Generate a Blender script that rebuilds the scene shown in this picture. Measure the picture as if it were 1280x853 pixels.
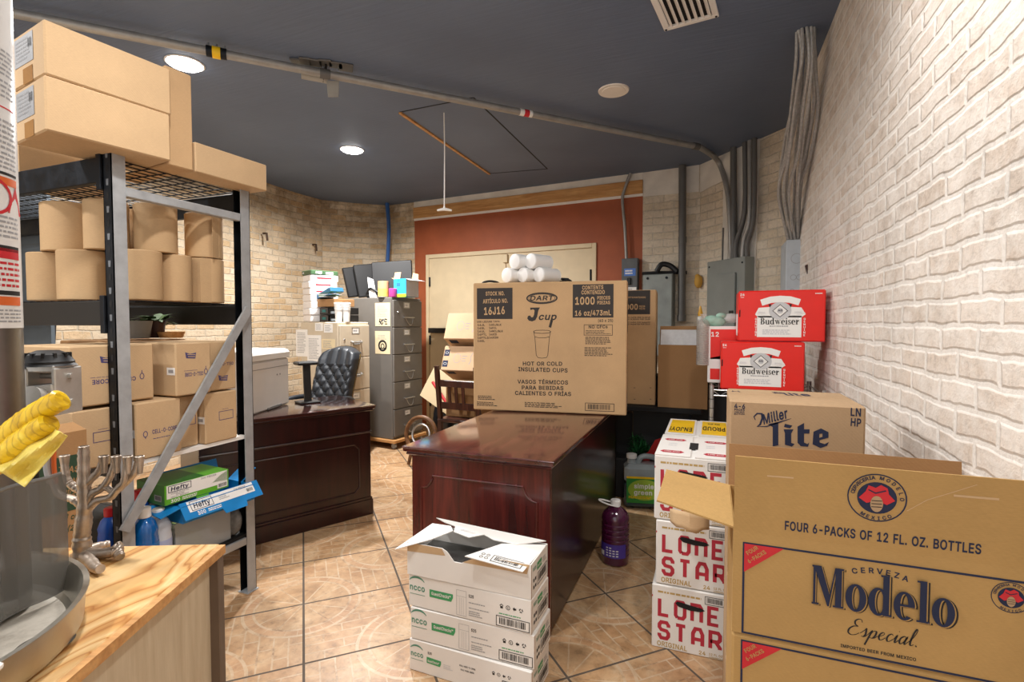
import bpy, bmesh, math, random
from mathutils import Vector, Matrix, geometry
random.seed(7)
for o in list(bpy.data.objects): bpy.data.objects.remove(o)
SC = bpy.context.scene
COL = SC.collection
R = math.radians

# ---------------------------------------------------------------- camera, world, exposure
CAM_H = 1.33; FPX = 640.0; PITCH = math.atan(23.5/640); YAW = R(21.3)
cd = bpy.data.cameras.new('camera'); cam = bpy.data.objects.new('camera', cd); COL.objects.link(cam)
cd.sensor_width = 36; cd.lens = 18.0; cd.clip_start = 0.02
cam.location = (0, 0, CAM_H); cam.rotation_euler = (R(90)-PITCH, 0, YAW)
SC.camera = cam
W = bpy.data.worlds.new('world'); SC.world = W; W.use_nodes = True
W.node_tree.nodes['Background'].inputs[0].default_value = (1.0, 0.985, 0.965, 1)
W.node_tree.nodes['Background'].inputs[1].default_value = 0.95
vs = SC.view_settings
vs.view_transform = 'Standard'; vs.look = 'None'; vs.gamma = 1; vs.use_curve_mapping = False
vs.exposure = 0.3
CAN_POWER = 58          # watts of the recessed ceiling lights in the far half of the room
NEAR_POWER = 20         # watts of the unseen fill lights added nearer the viewer
CAN_COL = (1.0, 0.975, 0.95)

# ---------------------------------------------------------------- photograph pixel -> point helpers
FW = Vector((-math.sin(YAW)*math.cos(PITCH), math.cos(YAW)*math.cos(PITCH), -math.sin(PITCH)))
RT = Vector((math.cos(YAW), math.sin(YAW), 0)); UP = RT.cross(FW); EYE = Vector((0, 0, CAM_H))
def ray(px, py): return FW + RT*((px-640)/FPX) + UP*((426.5-py)/FPX)
def at(px, py, x=None, y=None, z=None):
    d = ray(px, py)
    t = (x/d.x) if x is not None else (y/d.y) if y is not None else ((z-CAM_H)/d.z)
    return EYE + d*t

# ---------------------------------------------------------------- materials
def lin(h):
    h = h.lstrip('#'); c = [int(h[i:i+2], 16)/255 for i in (0, 2, 4)]
    return tuple((v/12.92 if v <= .04045 else ((v+.055)/1.055)**2.4) for v in c) + (1,)
class NT:
    def __init__(s, name):
        s.m = bpy.data.materials.new(name); s.m.use_nodes = True
        s.t = s.m.node_tree; s.b = s.t.nodes['Principled BSDF']
    def n(s, typ, **kw):
        k = s.t.nodes.new(typ)
        for a, v in kw.items():
            if a.startswith('i_'):
                key = a[2:]; key = int(key) if key.isdigit() else key.replace('_', ' ')
                if isinstance(v, bpy.types.NodeSocket): s.t.links.new(v, k.inputs[key])
                else: k.inputs[key].default_value = v
            else: setattr(k, a, v)
        return k
    def L(s, a, b): s.t.links.new(a, b)
    def math(s, op, a, b=0.0, c=None):
        k = s.n('ShaderNodeMath', operation=op)
        for i, v in enumerate((a, b) if c is None else (a, b, c)):
            if isinstance(v, bpy.types.NodeSocket): s.L(v, k.inputs[i])
            else: k.inputs[i].default_value = v
        return k.outputs[0]
    def mix(s, f, a, b, blend='MIX'):
        k = s.n('ShaderNodeMix', data_type='RGBA', blend_type=blend)
        for i, v in ((0, f), (6, a), (7, b)):
            if isinstance(v, bpy.types.NodeSocket): s.L(v, k.inputs[i])
            else: k.inputs[i].default_value = v
        return k.outputs[2]
    def ramp(s, f, stops):
        k = s.n('ShaderNodeValToRGB'); s.L(f, k.inputs[0]); e = k.color_ramp.elements
        e[0].position, e[0].color = stops[0]; e[1].position, e[1].color = stops[-1]
        for p, c in stops[1:-1]:
            q = e.new(p); q.color = c
        return k.outputs[0]
    def bump(s, h, strength=.3, dist=.01):
        k = s.n('ShaderNodeBump'); k.inputs['Strength'].default_value = strength; k.inputs['Distance'].default_value = dist
        s.L(h, k.inputs['Height']); s.L(k.outputs[0], s.b.inputs['Normal'])
    def base(s, c, rough=.6, metal=0.0):
        if isinstance(c, bpy.types.NodeSocket): s.L(c, s.b.inputs['Base Color'])
        else: s.b.inputs['Base Color'].default_value = c
        if isinstance(rough, bpy.types.NodeSocket): s.L(rough, s.b.inputs['Roughness'])
        else: s.b.inputs['Roughness'].default_value = rough
        s.b.inputs['Metallic'].default_value = metal
def g(v): return (v, v, v, 1)
def scl(c, k): return (c[0]*k, c[1]*k, c[2]*k, 1)
MATS = {}
def plain(name, hexc, rough=.6, metal=0.0, var=.12, scale=9.0, bump=0.0, spec=None, coat=0.0):
    """coloured surface with a little procedural mottling"""
    if name in MATS: return MATS[name]
    n = NT(name); c = lin(hexc)
    tc = n.n('ShaderNodeTexCoord').outputs['Object']
    no = n.n('ShaderNodeTexNoise', i_Vector=tc, i_Scale=scale, i_Detail=5.0)
    n.base(n.ramp(no.outputs[0], [(.3, scl(c, 1-var)), (.7, scl(c, 1+var*.6))]), rough, metal)
    if bump:
        n2 = n.n('ShaderNodeTexNoise', i_Vector=tc, i_Scale=scale*12, i_Detail=4.0)
        n.bump(n2.outputs[0], bump, .004)
    if coat: n.b.inputs['Coat Weight'].default_value = coat; n.b.inputs['Coat Roughness'].default_value = .12
    MATS[name] = n.m; return n.m
def cardboard(name, hexc):
    if name in MATS: return MATS[name]
    n = NT(name); c = lin(hexc)
    tc = n.n('ShaderNodeTexCoord').outputs['Object']
    no = n.n('ShaderNodeTexNoise', i_Vector=tc, i_Scale=4.0, i_Detail=6.0, i_Roughness=.6)
    fi = n.n('ShaderNodeTexNoise', i_Vector=n.n('ShaderNodeMapping', i_Vector=tc, i_Scale=(90, 90, 700)).outputs[0], i_Scale=1.0, i_Detail=2.0)
    col = n.ramp(no.outputs[0], [(.3, scl(c, .88)), (.7, scl(c, 1.07))])
    col = n.mix(.22, col, n.ramp(fi.outputs[0], [(.3, scl(c, .75)), (.7, scl(c, 1.2))]))
    n.base(col, .78)
    wv = n.n('ShaderNodeTexWave', i_Vector=tc, i_Scale=60.0, i_Distortion=.6); wv.bands_direction = 'DIAGONAL'
    n.bump(wv.outputs[1], .05, .002)
    n.b.inputs['Specular IOR Level'].default_value = .25
    MATS[name] = n.m; return n.m
def brick_mat(name, c1, c2, mortar, bw=.215, rh=.078, ms=.011, stain=0.0, stain_z=2.4, stain_c='#6b5b4a', bumpk=.7, distort=.010, wash=(.50, .70, .55)):
    n = NT(name)
    uv = n.n('ShaderNodeTexCoord').outputs['UV']
    nz = n.n('ShaderNodeTexNoise', i_Vector=uv, i_Scale=7.0, i_Detail=4.0)
    off = n.n('ShaderNodeVectorMath', operation='SUBTRACT', i_0=nz.outputs['Color'], i_1=(.5, .5, .5))
    off = n.n('ShaderNodeVectorMath', operation='SCALE', i_0=off.outputs[0]); off.inputs['Scale'].default_value = distort*2.2
    v = n.n('ShaderNodeVectorMath', operation='ADD', i_0=uv, i_1=off.outputs[0]).outputs[0]
    br = n.n('ShaderNodeTexBrick', i_Vector=v, i_Color1=lin(c1), i_Color2=lin(c2), i_Mortar=lin(mortar), i_Scale=1.0)
    br.inputs['Mortar Size'].default_value = ms; br.inputs['Mortar Smooth'].default_value = .6
    br.inputs['Brick Width'].default_value = bw; br.inputs['Row Height'].default_value = rh; br.inputs['Bias'].default_value = -.1
    big = n.n('ShaderNodeTexNoise', i_Vector=uv, i_Scale=2.1, i_Detail=7.0, i_Roughness=.65)
    fine = n.n('ShaderNodeTexNoise', i_Vector=uv, i_Scale=42.0, i_Detail=5.0, i_Roughness=.7)
    col = n.mix(.65, br.outputs[0], n.ramp(big.outputs[0], [(.30, g(.62)), (.62, g(1.05))]), 'MULTIPLY')
    col = n.mix(.55, col, n.ramp(fine.outputs[0], [(.28, g(.55)), (.50, g(1.0)), (.8, g(1.12))]), 'MULTIPLY')
    # rubbed-on whitewash in patches
    ww = n.n('ShaderNodeTexNoise', i_Vector=uv, i_Scale=11.0, i_Detail=6.0, i_Roughness=.7)
    col = n.mix(n.ramp(ww.outputs[0], [(wash[0], g(0)), (wash[1], g(wash[2]))]), col, lin(mortar))
    if stain:
        sep = n.n('ShaderNodeSeparateXYZ', i_0=uv)
        up = n.n('ShaderNodeMapRange', i_Value=sep.outputs[1]); up.inputs[1].default_value = stain_z-.5; up.inputs[2].default_value = stain_z+.35
        sn = n.n('ShaderNodeTexNoise', i_Vector=uv, i_Scale=3.3, i_Detail=9.0, i_Roughness=.72)
        f = n.math('MULTIPLY', up.outputs[0], n.ramp(sn.outputs[0], [(.40, g(0)), (.62, g(1))]))
        col = n.mix(n.math('MULTIPLY', f, stain), col, lin(stain_c))
    n.base(col, .85); n.b.inputs['Specular IOR Level'].default_value = .2
    h = n.math('SUBTRACT', n.math('MULTIPLY', fine.outputs[0], .35), n.math('MULTIPLY', br.outputs[1], .55))
    h = n.math('ADD', h, n.math('MULTIPLY', ww.outputs[0], .5))
    n.bump(h, bumpk, .02)
    MATS[name] = n.m; return n.m
def wood_mat(name, dark, light, rough=.3, axis=2, scale=7.0, stretch=.09, coat=0.0):
    n = NT(name)
    tc = n.n('ShaderNodeTexCoord').outputs['Object']
    s = [1.0, 1.0, 1.0]; s[axis] = stretch
    mp = n.n('ShaderNodeMapping', i_Vector=tc, i_Scale=tuple(s)).outputs[0]
    no = n.n('ShaderNodeTexNoise', i_Vector=mp, i_Scale=scale*4, i_Detail=7.0, i_Distortion=.9)
    f = n.n('ShaderNodeTexNoise', i_Vector=mp, i_Scale=scale*22, i_Detail=3.0)
    col = n.ramp(no.outputs[0], [(.30, lin(dark)), (.68, lin(light))])
    col = n.mix(.35, col, n.ramp(f.outputs[0], [(.3, g(.55)), (.65, g(1.1))]), 'MULTIPLY')
    n.base(col, rough)
    if coat: n.b.inputs['Coat Weight'].default_value = coat; n.b.inputs['Coat Roughness'].default_value = .10
    n.bump(f.outputs[0], .04, .001)
    MATS[name] = n.m; return n.m
def plywood_mat():
    n = NT('plywood_face'); tc = n.n('ShaderNodeTexCoord').outputs['Object']
    mp = n.n('ShaderNodeMapping', i_Vector=tc, i_Scale=(3.2, .8, 3.2)).outputs[0]
    no = n.n('ShaderNodeTexNoise', i_Vector=mp, i_Scale=2.0, i_Detail=3.5, i_Distortion=.9)
    bands = n.math('FRACT', n.math('MULTIPLY', no.outputs[0], 11.0))
    col = n.ramp(bands, [(.0, lin('#b67c3f')), (.10, lin('#d3a668')), (.55, lin('#dfbd88')), (.88, lin('#cb9858')), (1, lin('#a86c33'))])
    f = n.n('ShaderNodeTexNoise', i_Vector=n.n('ShaderNodeMapping', i_Vector=tc, i_Scale=(90, 6, 90)).outputs[0], i_Scale=1.0, i_Detail=3.0)
    col = n.mix(.35, col, n.ramp(f.outputs[0], [(.3, g(.72)), (.7, g(1.08))]), 'MULTIPLY')
    n.base(col, .48); n.bump(f.outputs[0], .06, .001); MATS['plywood'] = n.m; return n.m
def metal_mat(name, hexc, rough=.35, var=.15, scale=14.0, metal=1.0):
    n = NT(name); c = lin(hexc); tc = n.n('ShaderNodeTexCoord').outputs['Object']
    no = n.n('ShaderNodeTexNoise', i_Vector=tc, i_Scale=scale, i_Detail=6.0, i_Roughness=.65)
    n.base(n.ramp(no.outputs[0], [(.3, scl(c, 1-var)), (.7, scl(c, 1+var*.5))]), n.ramp(no.outputs[0], [(.3, g(rough*.8)), (.7, g(min(1, rough*1.3)))]), metal)
    MATS[name] = n.m; return n.m
def emit(name, col, k):
    n = NT(name); n.base(col, .5); n.b.inputs['Emission Color'].default_value = col; n.b.inputs['Emission Strength'].default_value = k
    MATS[name] = n.m; return n.m
def clear_mat(name, hexc, alpha, rough=.1):
    """clear or tinted plastic: glossy surface over a see-through body"""
    n = NT(name); n.base(lin(hexc), rough)
    n.b.inputs['Alpha'].default_value = alpha
    MATS[name] = n.m; return n.m
def floor_mat():
    n = NT('stone_look_tile')
    tc = n.n('ShaderNodeTexCoord').outputs['Object']
    T = .457; A = R(43.5)
    sub = n.n('ShaderNodeVectorMath', operation='SUBTRACT', i_0=tc, i_1=(-1.777, 1.85, 0))
    rot = n.n('ShaderNodeVectorRotate', rotation_type='Z_AXIS', i_Vector=sub.outputs[0]); rot.inputs['Angle'].default_value = -A
    wob = n.n('ShaderNodeTexNoise', i_Vector=tc, i_Scale=16.0, i_Detail=3.0)
    p0 = n.n('ShaderNodeVectorMath', operation='SCALE', i_0=rot.outputs[0]); p0.inputs['Scale'].default_value = 1/T
    s = n.n('ShaderNodeSeparateXYZ', i_0=p0.outputs[0]); U, V = s.outputs[0], s.outputs[1]
    M = n.math
    # tiny wobble for the moulded relief lines only
    w = n.n('ShaderNodeSeparateColor', i_0=wob.outputs['Color'])
    u = M('ADD', U, M('MULTIPLY', M('SUBTRACT', w.outputs[0], .5), .010)); v = M('ADD', V, M('MULTIPLY', M('SUBTRACT', w.outputs[1], .5), .010))
    def edge(x):            # distance to the nearest integer
        f = M('FRACT', x); return M('MINIMUM', f, M('SUBTRACT', 1.0, f))
    grout = M('LESS_THAN', M('MINIMUM', edge(U), edge(V)), .0105)
    a = M('MULTIPLY', M('ADD', u, v), .5); b = M('MULTIPLY', M('SUBTRACT', u, v), .5)
    da = M('SUBTRACT', a, M('ROUND', a)); db = M('SUBTRACT', b, M('ROUND', b))
    du = M('ADD', da, db); dv = M('SUBTRACT', da, db)
    r = M('SQRT', M('ADD', M('MULTIPLY', du, du), M('MULTIPLY', dv, dv)))
    ang = M('DIVIDE', M('ARCTAN2', dv, du), 2*math.pi)
    def near(x, c, wd): return M('LESS_THAN', M('ABSOLUTE', M('SUBTRACT', x, c)), wd)
    ro, ri = .56, .46
    seg = M('LESS_THAN', M('MULTIPLY', edge(M('MULTIPLY', ang, 30.0)), r), .26*.06)
    wedge = M('LESS_THAN', M('MULTIPLY', edge(M('MULTIPLY', ang, 12.0)), r), .013)
    inring = M('MULTIPLY', M('LESS_THAN', r, ro), M('GREATER_THAN', r, ri)); incore = M('LESS_THAN', r, ri); outside = M('GREATER_THAN', r, ro)
    # bricks: the run turns a quarter on every second tile
    par = M('LESS_THAN', M('PINGPONG', M('ADD', M('FLOOR', U), M('FLOOR', V)), 1.0), .5)
    bu = n.n('ShaderNodeMix', data_type='FLOAT'); n.L(par, bu.inputs[0]); n.L(u, bu.inputs[2]); n.L(v, bu.inputs[3])
    bv = n.n('ShaderNodeMix', data_type='FLOAT'); n.L(par, bv.inputs[0]); n.L(v, bv.inputs[2]); n.L(u, bv.inputs[3])
    cv = n.n('ShaderNodeCombineXYZ', i_0=bu.outputs[0], i_1=bv.outputs[0])
    br = n.n('ShaderNodeTexBrick', i_Vector=cv.outputs[0], i_Color1=g(.35), i_Color2=g(.75), i_Mortar=g(0), i_Scale=1.0)
    br.inputs['Mortar Size'].default_value = .008; br.inputs['Brick Width'].default_value = .34; br.inputs['Row Height'].default_value = .125; br.inputs['Mortar Smooth'].default_value = .1
    line = M('MAXIMUM', near(r, ro, .015), near(r, ri, .012))
    line = M('MAXIMUM', line, M('MULTIPLY', inring, seg)); line = M('MAXIMUM', line, M('MULTIPLY', incore, wedge))
    line = M('MAXIMUM', line, M('MULTIPLY', outside, br.outputs[1]))
    n1 = n.n('ShaderNodeTexNoise', i_Vector=tc, i_Scale=5.0, i_Detail=8.0, i_Roughness=.68, i_Distortion=.5)
    n2 = n.n('ShaderNodeTexNoise', i_Vector=tc, i_Scale=24.0, i_Detail=7.0, i_Roughness=.72)
    stone = n.ramp(n1.outputs[0], [(.28, lin('#8f6d4e')), (.43, lin('#b08a63')), (.57, lin('#c2a07a')), (.74, lin('#d0b898'))])
    stone = n.mix(.75, stone, n.ramp(n2.outputs[0], [(.30, g(.42)), (.47, g(.92)), (.75, g(1.15))]), 'MULTIPLY')
    tint = n.mix(M('MULTIPLY', outside, .35), g(1), n.ramp(br.outputs[0], [(0, lin('#dcb892')), (1, g(1))]))
    stone = n.mix(1.0, stone, tint, 'MULTIPLY')
    stone = n.mix(M('MULTIPLY', inring, .30), stone, lin('#b98a66'))
    n3 = n.n('ShaderNodeTexNoise', i_Vector=tc, i_Scale=9.0, i_Detail=6.0, i_Roughness=.7)
    lc = n.ramp(n3.outputs[0], [(.36, lin('#7c5c40')), (.46, lin('#c0a88a')), (.66, lin('#d6c5ab'))])
    col = n.mix(M('MULTIPLY', line, .62), stone, lc)
    col = n.mix(grout, col, lin('#574c42'))
    n.base(col, n.mix(grout, g(.38), g(.85)))
    h = M('SUBTRACT', M('MULTIPLY', n2.outputs[0], .5), M('ADD', M('MULTIPLY', line, .35), M('MULTIPLY', grout, .8)))
    n.bump(h, .35, .006)
    return n.m

# ---------------------------------------------------------------- mesh building
_txt = {}
def fill2d(contours):
    """triangles filling the outlines, holes left open"""
    V, E = [], []
    for l in contours:
        l = [p for i, p in enumerate(l) if math.dist(p[:2], l[i-1][:2]) > 1e-7]; o = len(V); V += [Vector((p[0], p[1])) for p in l]; E += [(o+i, o+(i+1) % len(l)) for i in range(len(l))]
    sc_ = max(max(abs(p.x), abs(p.y)) for p in V) or 1
    r = geometry.delaunay_2d_cdt(V, E, [], 0, sc_*1e-6); v2 = r[0]; out = []
    for f in r[2]:
        c = sum((v2[i] for i in f), Vector((0, 0)))/len(f); ins = False
        for a, b in E:
            a, b = V[a], V[b]
            if (a.y > c.y) != (b.y > c.y) and c.x < (b.x-a.x)*(c.y-a.y)/(b.y-a.y)+a.x: ins = not ins
        if ins: out.append(tuple(f))
    return [(p.x, p.y) for p in v2], out
GLYPHS = {
    'A': '518|292,555 185,555 -14,2 101,0 151,142 328,142 379,0 493,2;239,401 291,245 187,245',
    'B': '494|412,451 401,477 384,499 364,518 340,534 311,546 277,553 242,555 37,555 37,0 287,2 323,9 354,20 382,35 403,56 420,78 432,103 439,130 441,159 439,187 433,214 422,238 402,266 370,290 390,308 408,332 418,362 421,397 419,425;306,424 313,395 311,377 303,362 293,350 278,340 260,334 237,331 148,331 148,452 266,449 284,444 297,435;330,178 330,144 315,121 300,111 277,106 244,103 148,103 148,231 274,228 295,220 311,209 322,195',
    'C': '548|480,429 453,475 416,512 371,540 322,557 267,562 221,558 178,546 138,527 103,499 73,466 49,426 31,382 21,331 17,277 21,223 31,173 49,128 73,88 103,55 138,28 178,8 221,-3 266,-7 322,-1 373,15 395,28 436,60 454,80 480,126 502,206 391,206 380,168 370,150 358,135 327,113 308,105 267,99 218,108 196,119 177,134 160,153 146,178 135,206 129,239 126,277 129,315 135,349 146,377 160,400 177,420 196,436 218,447 241,453 267,456 308,450 327,442 358,420 370,405 380,387 391,348 502,348',
    'D': '540|471,381 454,424 430,463 400,495 365,521 322,540 277,551 226,555 37,555 37,0 220,0 272,3 319,15 362,34 399,60 429,92 454,132 471,175 481,225 485,278 481,332;358,375 374,314 374,242 358,182 344,159 327,139 307,124 281,113 250,106 214,103 148,103 148,452 220,452 254,449 284,442 308,431 328,416 345,398',
    'E': '457|395,555 37,555 37,0 398,0 398,103 148,103 148,229 378,229 378,332 148,332 148,452 395,452',
    'F': '448|392,555 37,555 37,0 148,0 148,221 369,221 369,324 148,324 148,452 392,452',
    'G': '558|481,427 454,473 417,510 373,538 347,549 321,556 265,562 219,558 176,546 137,527 101,499 72,466 48,426 31,382 20,331 17,277 20,223 31,173 48,129 72,88 102,55 137,28 177,8 221,-3 269,-7 312,-4 351,6 388,22 420,43 449,70 471,103 488,139 498,179 501,302 260,302 260,199 390,199 385,177 376,157 350,126 315,106 269,99 218,108 197,118 160,154 146,178 135,206 129,239 126,277 129,315 135,349 146,377 160,402 176,420 195,435 217,447 240,453 265,456 287,454 326,441 342,432 368,403 392,349 503,349',
    'H': '555|480,555 369,555 369,335 148,335 148,555 37,555 37,0 148,0 148,232 369,232 369,0 480,0',
    'I': '338|292,555 8,555 8,452 95,452 95,103 8,103 8,0 292,0 292,103 206,103 206,452 292,452',
    'J': '434|359,555 249,555 249,169 246,145 240,126 231,113 203,98 185,96 166,98 150,104 139,113 129,127 123,145 121,219 10,219 10,167 15,118 32,75 59,39 95,13 138,-2 185,-7 232,-2 274,13 310,39 338,74 355,118 359,167',
    'K': '505|482,547 448,555 354,555 148,330 148,555 37,555 37,0 148,0 148,181 196,232 360,0 449,0 482,6 468,36 273,310 465,516',
    'L': '431|384,103 148,103 148,555 37,555 37,0 384,0',
    'M': '666|591,555 460,555 330,218 313,166 168,555 37,555 37,0 145,0 144,320 270,0 358,0 481,316 481,0 591,0',
    'N': '561|486,555 376,555 376,195 149,555 37,555 37,0 148,0 144,366 374,0 486,0',
    'O': '571|502,382 485,426 461,466 431,499 396,527 356,546 313,558 267,562 221,558 178,546 138,527 103,499 73,466 49,426 31,382 21,331 17,277 21,223 31,173 49,128 73,88 103,55 138,28 178,8 221,-3 267,-7 313,-3 356,8 396,28 431,55 461,88 485,128 502,173 513,223 516,277 513,331;387,378 398,349 405,315 405,239 398,206 387,177 373,153 337,118 315,107 292,101 241,101 196,119 177,134 146,177 135,205 126,277 135,349 146,377 177,421 196,436 241,453 267,456 292,453 316,447 337,437 356,421 373,401',
    'P': '483|422,434 411,464 393,490 371,512 343,530 312,544 275,552 236,555 37,555 37,0 148,0 148,186 275,188 312,196 343,210 371,228 393,252 411,277 430,337 432,371 430,404;312,414 319,394 319,347 312,328 301,311 285,299 254,290 148,288 148,452 232,452 272,447 286,442 301,430',
    'Q': '571|502,382 485,426 461,466 431,499 396,527 356,546 313,558 267,562 221,558 178,546 138,527 103,499 73,466 49,426 31,382 21,331 17,277 21,223 31,173 49,128 73,88 103,55 138,28 178,8 221,-3 267,-7 313,-3 349,7 389,-48 468,-48 501,-42 487,-11 434,59 461,88 485,128 502,173 513,223 516,277 513,331;387,378 398,349 405,315 405,239 398,206 387,177 373,153 368,147 324,205 245,205 212,198 227,168 279,100 241,101 218,107 196,119 177,134 146,177 135,205 126,277 135,349 146,377 177,421 196,436 241,453 267,456 292,453 316,447 337,437 356,421 373,401',
    'R': '487|339,0 60,0 148,0 148,198 233,198;423,438 410,467 394,493 344,532 311,545 237,555 37,555 37,0 428,0 460,4 448,34 346,221 370,237 394,258 410,283 423,312 430,343 432,375 430,407;313,417 322,375 319,352 313,334 303,321 287,311 255,302 148,301 148,452 255,451 288,442 303,431',
    'S': '485|411,460 396,486 376,508 353,526 326,542 295,553 262,560 192,560 159,553 128,542 100,526 76,508 56,484 74,506 56,484 41,457 31,427 40,455 31,427 29,394 34,358 47,324 70,295 100,272 136,255 286,207 314,187 323,162 319,145 310,129 297,116 261,99 225,95 174,104 155,113 141,126 132,142 122,183 11,183 20,127 30,97 45,70 65,46 89,27 119,11 150,0 185,-7 264,-7 301,1 333,13 362,29 387,50 405,74 420,101 429,131 430,187 415,232 396,258 373,280 321,308 219,338 161,361 141,384 138,399 140,414 160,440 176,450 198,456 225,459 271,451 289,441 302,429 310,416 318,378 427,378 421,431',
    'T': '487|440,555 9,555 9,452 170,452 170,0 280,0 280,452 440,452',
    'U': '555|480,555 370,555 368,182 357,147 334,121 302,104 282,99 259,98 235,99 215,104 183,121 161,147 149,182 147,555 37,555 37,195 40,159 49,123 65,91 50,121 65,91 86,63 112,38 143,17 179,3 217,-6 300,-6 339,3 374,18 405,38 431,63 453,91 468,123 477,159 480,195',
    'V': '518|493,553 379,555 241,155 100,555 -14,553 188,0 294,0',
    'W': '724|699,554 585,555 492,190 398,555 288,555 194,193 100,555 -13,554 137,0 248,0 343,354 437,0 548,0',
    'X': '512|479,549 446,555 362,555 236,370 117,555 29,555 -4,549 10,519 172,283 -1,36 -15,6 18,0 103,0 201,139 238,197 273,139 370,0 456,0 489,6 475,36 304,286 465,519',
    'Y': '510|487,550 455,555 368,555 260,378 236,334 212,378 104,555 16,555 -16,550 -4,520 180,224 180,0 291,0 291,224 475,520',
    'Z': '476|420,555 17,555 17,452 277,453 19,76 19,0 422,0 422,103 160,101 420,478',
    'a': '427|352,331 342,354 323,382 299,402 272,416 244,424 194,430 148,426 105,412 64,386 31,348 9,299 112,270 126,298 145,317 175,329 215,329 230,324 246,309 250,298 250,277 120,256 67,236 42,219 23,196 12,167 7,132 9,103 17,77 43,36 63,19 84,7 109,-2 134,-7 160,-9 194,-6 224,3 254,20 254,0 360,0 360,275;253,184 250,144 243,128 232,114 217,102 196,94 170,91 153,93 128,103 116,117 115,127 121,147 142,160',
    'b': '462|391,326 373,356 351,381 326,403 295,419 263,428 229,430 192,427 161,417 137,400 137,555 30,555 30,0 135,0 135,25 162,6 193,-5 229,-8 264,-6 297,5 325,20 352,40 374,67 391,98 403,133 411,171 411,253 403,290;294,276 304,236 304,188 301,167 286,132 265,107 238,95 203,95 175,107 164,117 146,147 137,187 137,237 140,259 154,293 175,316 187,324 220,330 238,328 252,324 278,305',
    'c': '434|393,284 374,334 359,359 340,381 294,412 237,429 207,430 170,428 136,419 104,402 77,381 53,355 35,324 22,289 14,251 11,210 14,170 22,132 35,98 53,67 77,41 105,19 136,4 170,-5 207,-8 268,0 295,11 319,25 296,12 319,25 341,44 360,66 375,91 394,141 289,168 273,125 248,102 207,92 172,99 147,118 130,148 124,167 119,210 130,273 148,304 159,315 189,328 207,330 235,326 256,316 277,288 288,258',
    'd': '462|395,555 288,555 288,400 263,417 233,427 196,430 161,428 128,418 99,403 73,381 51,356 34,326 21,290 13,253 13,171 21,133 34,97 51,67 73,41 98,20 128,5 161,-6 195,-8 232,-5 262,6 290,25 290,0 395,0;278,278 289,212 284,166 270,129 250,107 222,95 186,95 159,107 138,131 124,167 121,189 121,235 130,276 138,292 147,305 172,324 205,330 222,328 237,324 261,306',
    'e': '442|379,313 367,339 335,380 317,397 274,419 228,429 168,428 133,417 102,401 75,380 101,400 75,380 52,354 34,323 13,250 11,210 14,170 22,132 35,98 53,67 76,41 105,19 137,4 173,-5 211,-8 266,-2 292,6 334,31 352,46 373,74 397,130 294,154 278,124 258,103 230,94 194,94 163,104 150,113 131,139 122,169 394,169 393,252;277,283 281,267 124,267 130,283 143,302 159,317 187,328 205,330 231,327 250,318 265,303',
    'f': '292|273,563 188,576 156,573 125,563 98,546 77,522 62,490 58,425 -17,425 -17,327 58,327 58,0 165,0 165,327 251,327 251,425 165,425 167,459 171,466 179,471 195,474 243,465',
    'g': '463|395,425 290,425 290,399 263,417 233,428 196,430 162,428 130,419 99,403 74,381 52,356 34,326 21,293 13,255 13,174 21,136 34,102 53,74 74,49 130,15 161,7 195,5 232,8 262,18 288,34 285,-5 278,-22 268,-34 232,-49 182,-49 163,-44 138,-27 106,11 19,-37 46,-82 67,-104 93,-124 126,-139 178,-149 207,-151 270,-143 241,-149 300,-134 326,-121 350,-103 369,-80 385,-53 393,-21 395,13;279,279 288,240 288,191 279,153 267,132 251,117 223,107 187,107 159,118 142,133 130,155 121,193 121,238 124,258 138,293 159,316 172,324 187,328 223,328 238,324 262,306',
    'h': '448|372,327 361,355 328,396 306,412 282,422 255,429 196,428 166,418 137,402 137,555 30,555 30,0 137,0 137,249 140,275 147,295 157,309 190,326 210,329 244,321 265,299 270,281 273,257 273,0 380,0 380,264',
    'i': '205|145,531 130,552 109,566 84,570 58,566 38,552 22,532 18,506 22,481 38,461 58,447 84,443 109,447 130,461 145,482 149,506;137,425 30,425 30,0 137,0',
    'j': '205|137,425 30,425 30,-5 28,-24 16,-38 -33,-41 -33,-144 30,-141 54,-136 77,-126 103,-106 123,-77 130,-55 137,-8;145,531 130,552 109,566 126,554 109,566 83,570 58,566 37,552 22,531 18,506 22,482 37,461 58,447 83,443 109,447 130,461 145,482 149,506',
    'k': '419|394,416 360,425 274,425 137,284 137,555 30,555 30,0 137,0 137,154 151,167 283,0 372,0 405,7 390,37 232,237 376,386',
    'l': '227|137,555 30,555 32,78 41,50 57,26 80,11 108,0 209,4 189,100 139,100 138,104',
    'm': '648|572,337 561,362 547,384 529,402 508,415 461,431 402,429 372,419 343,403 319,381 303,401 279,419 250,429 219,432 190,430 162,420 135,403 135,425 30,425 30,0 137,0 137,260 140,283 146,301 156,313 183,328 199,330 221,327 237,317 247,302 251,281 251,0 358,0 358,269 360,288 365,302 386,323 400,328 418,330 440,327 458,318 471,296 473,276 473,0 580,0 580,279',
    'n': '448|372,327 361,355 328,396 306,412 282,422 255,429 196,428 166,418 135,401 135,425 30,425 30,0 137,0 137,249 140,275 147,295 157,309 190,326 210,329 244,321 265,299 270,281 273,257 273,0 380,0 380,264',
    'o': '453|393,290 380,324 362,355 339,381 311,403 279,419 245,428 207,430 170,428 136,419 104,402 77,381 53,355 35,324 22,289 14,251 11,210 14,170 22,132 35,98 53,67 77,41 105,19 136,4 170,-5 207,-8 245,-5 279,4 311,19 339,41 362,67 380,98 393,132 402,170 404,210 402,251;285,273 295,233 295,188 285,148 268,119 243,99 207,92 172,99 159,107 147,118 130,148 119,210 130,273 148,304 173,323 189,328 226,328 242,323 268,304',
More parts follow.
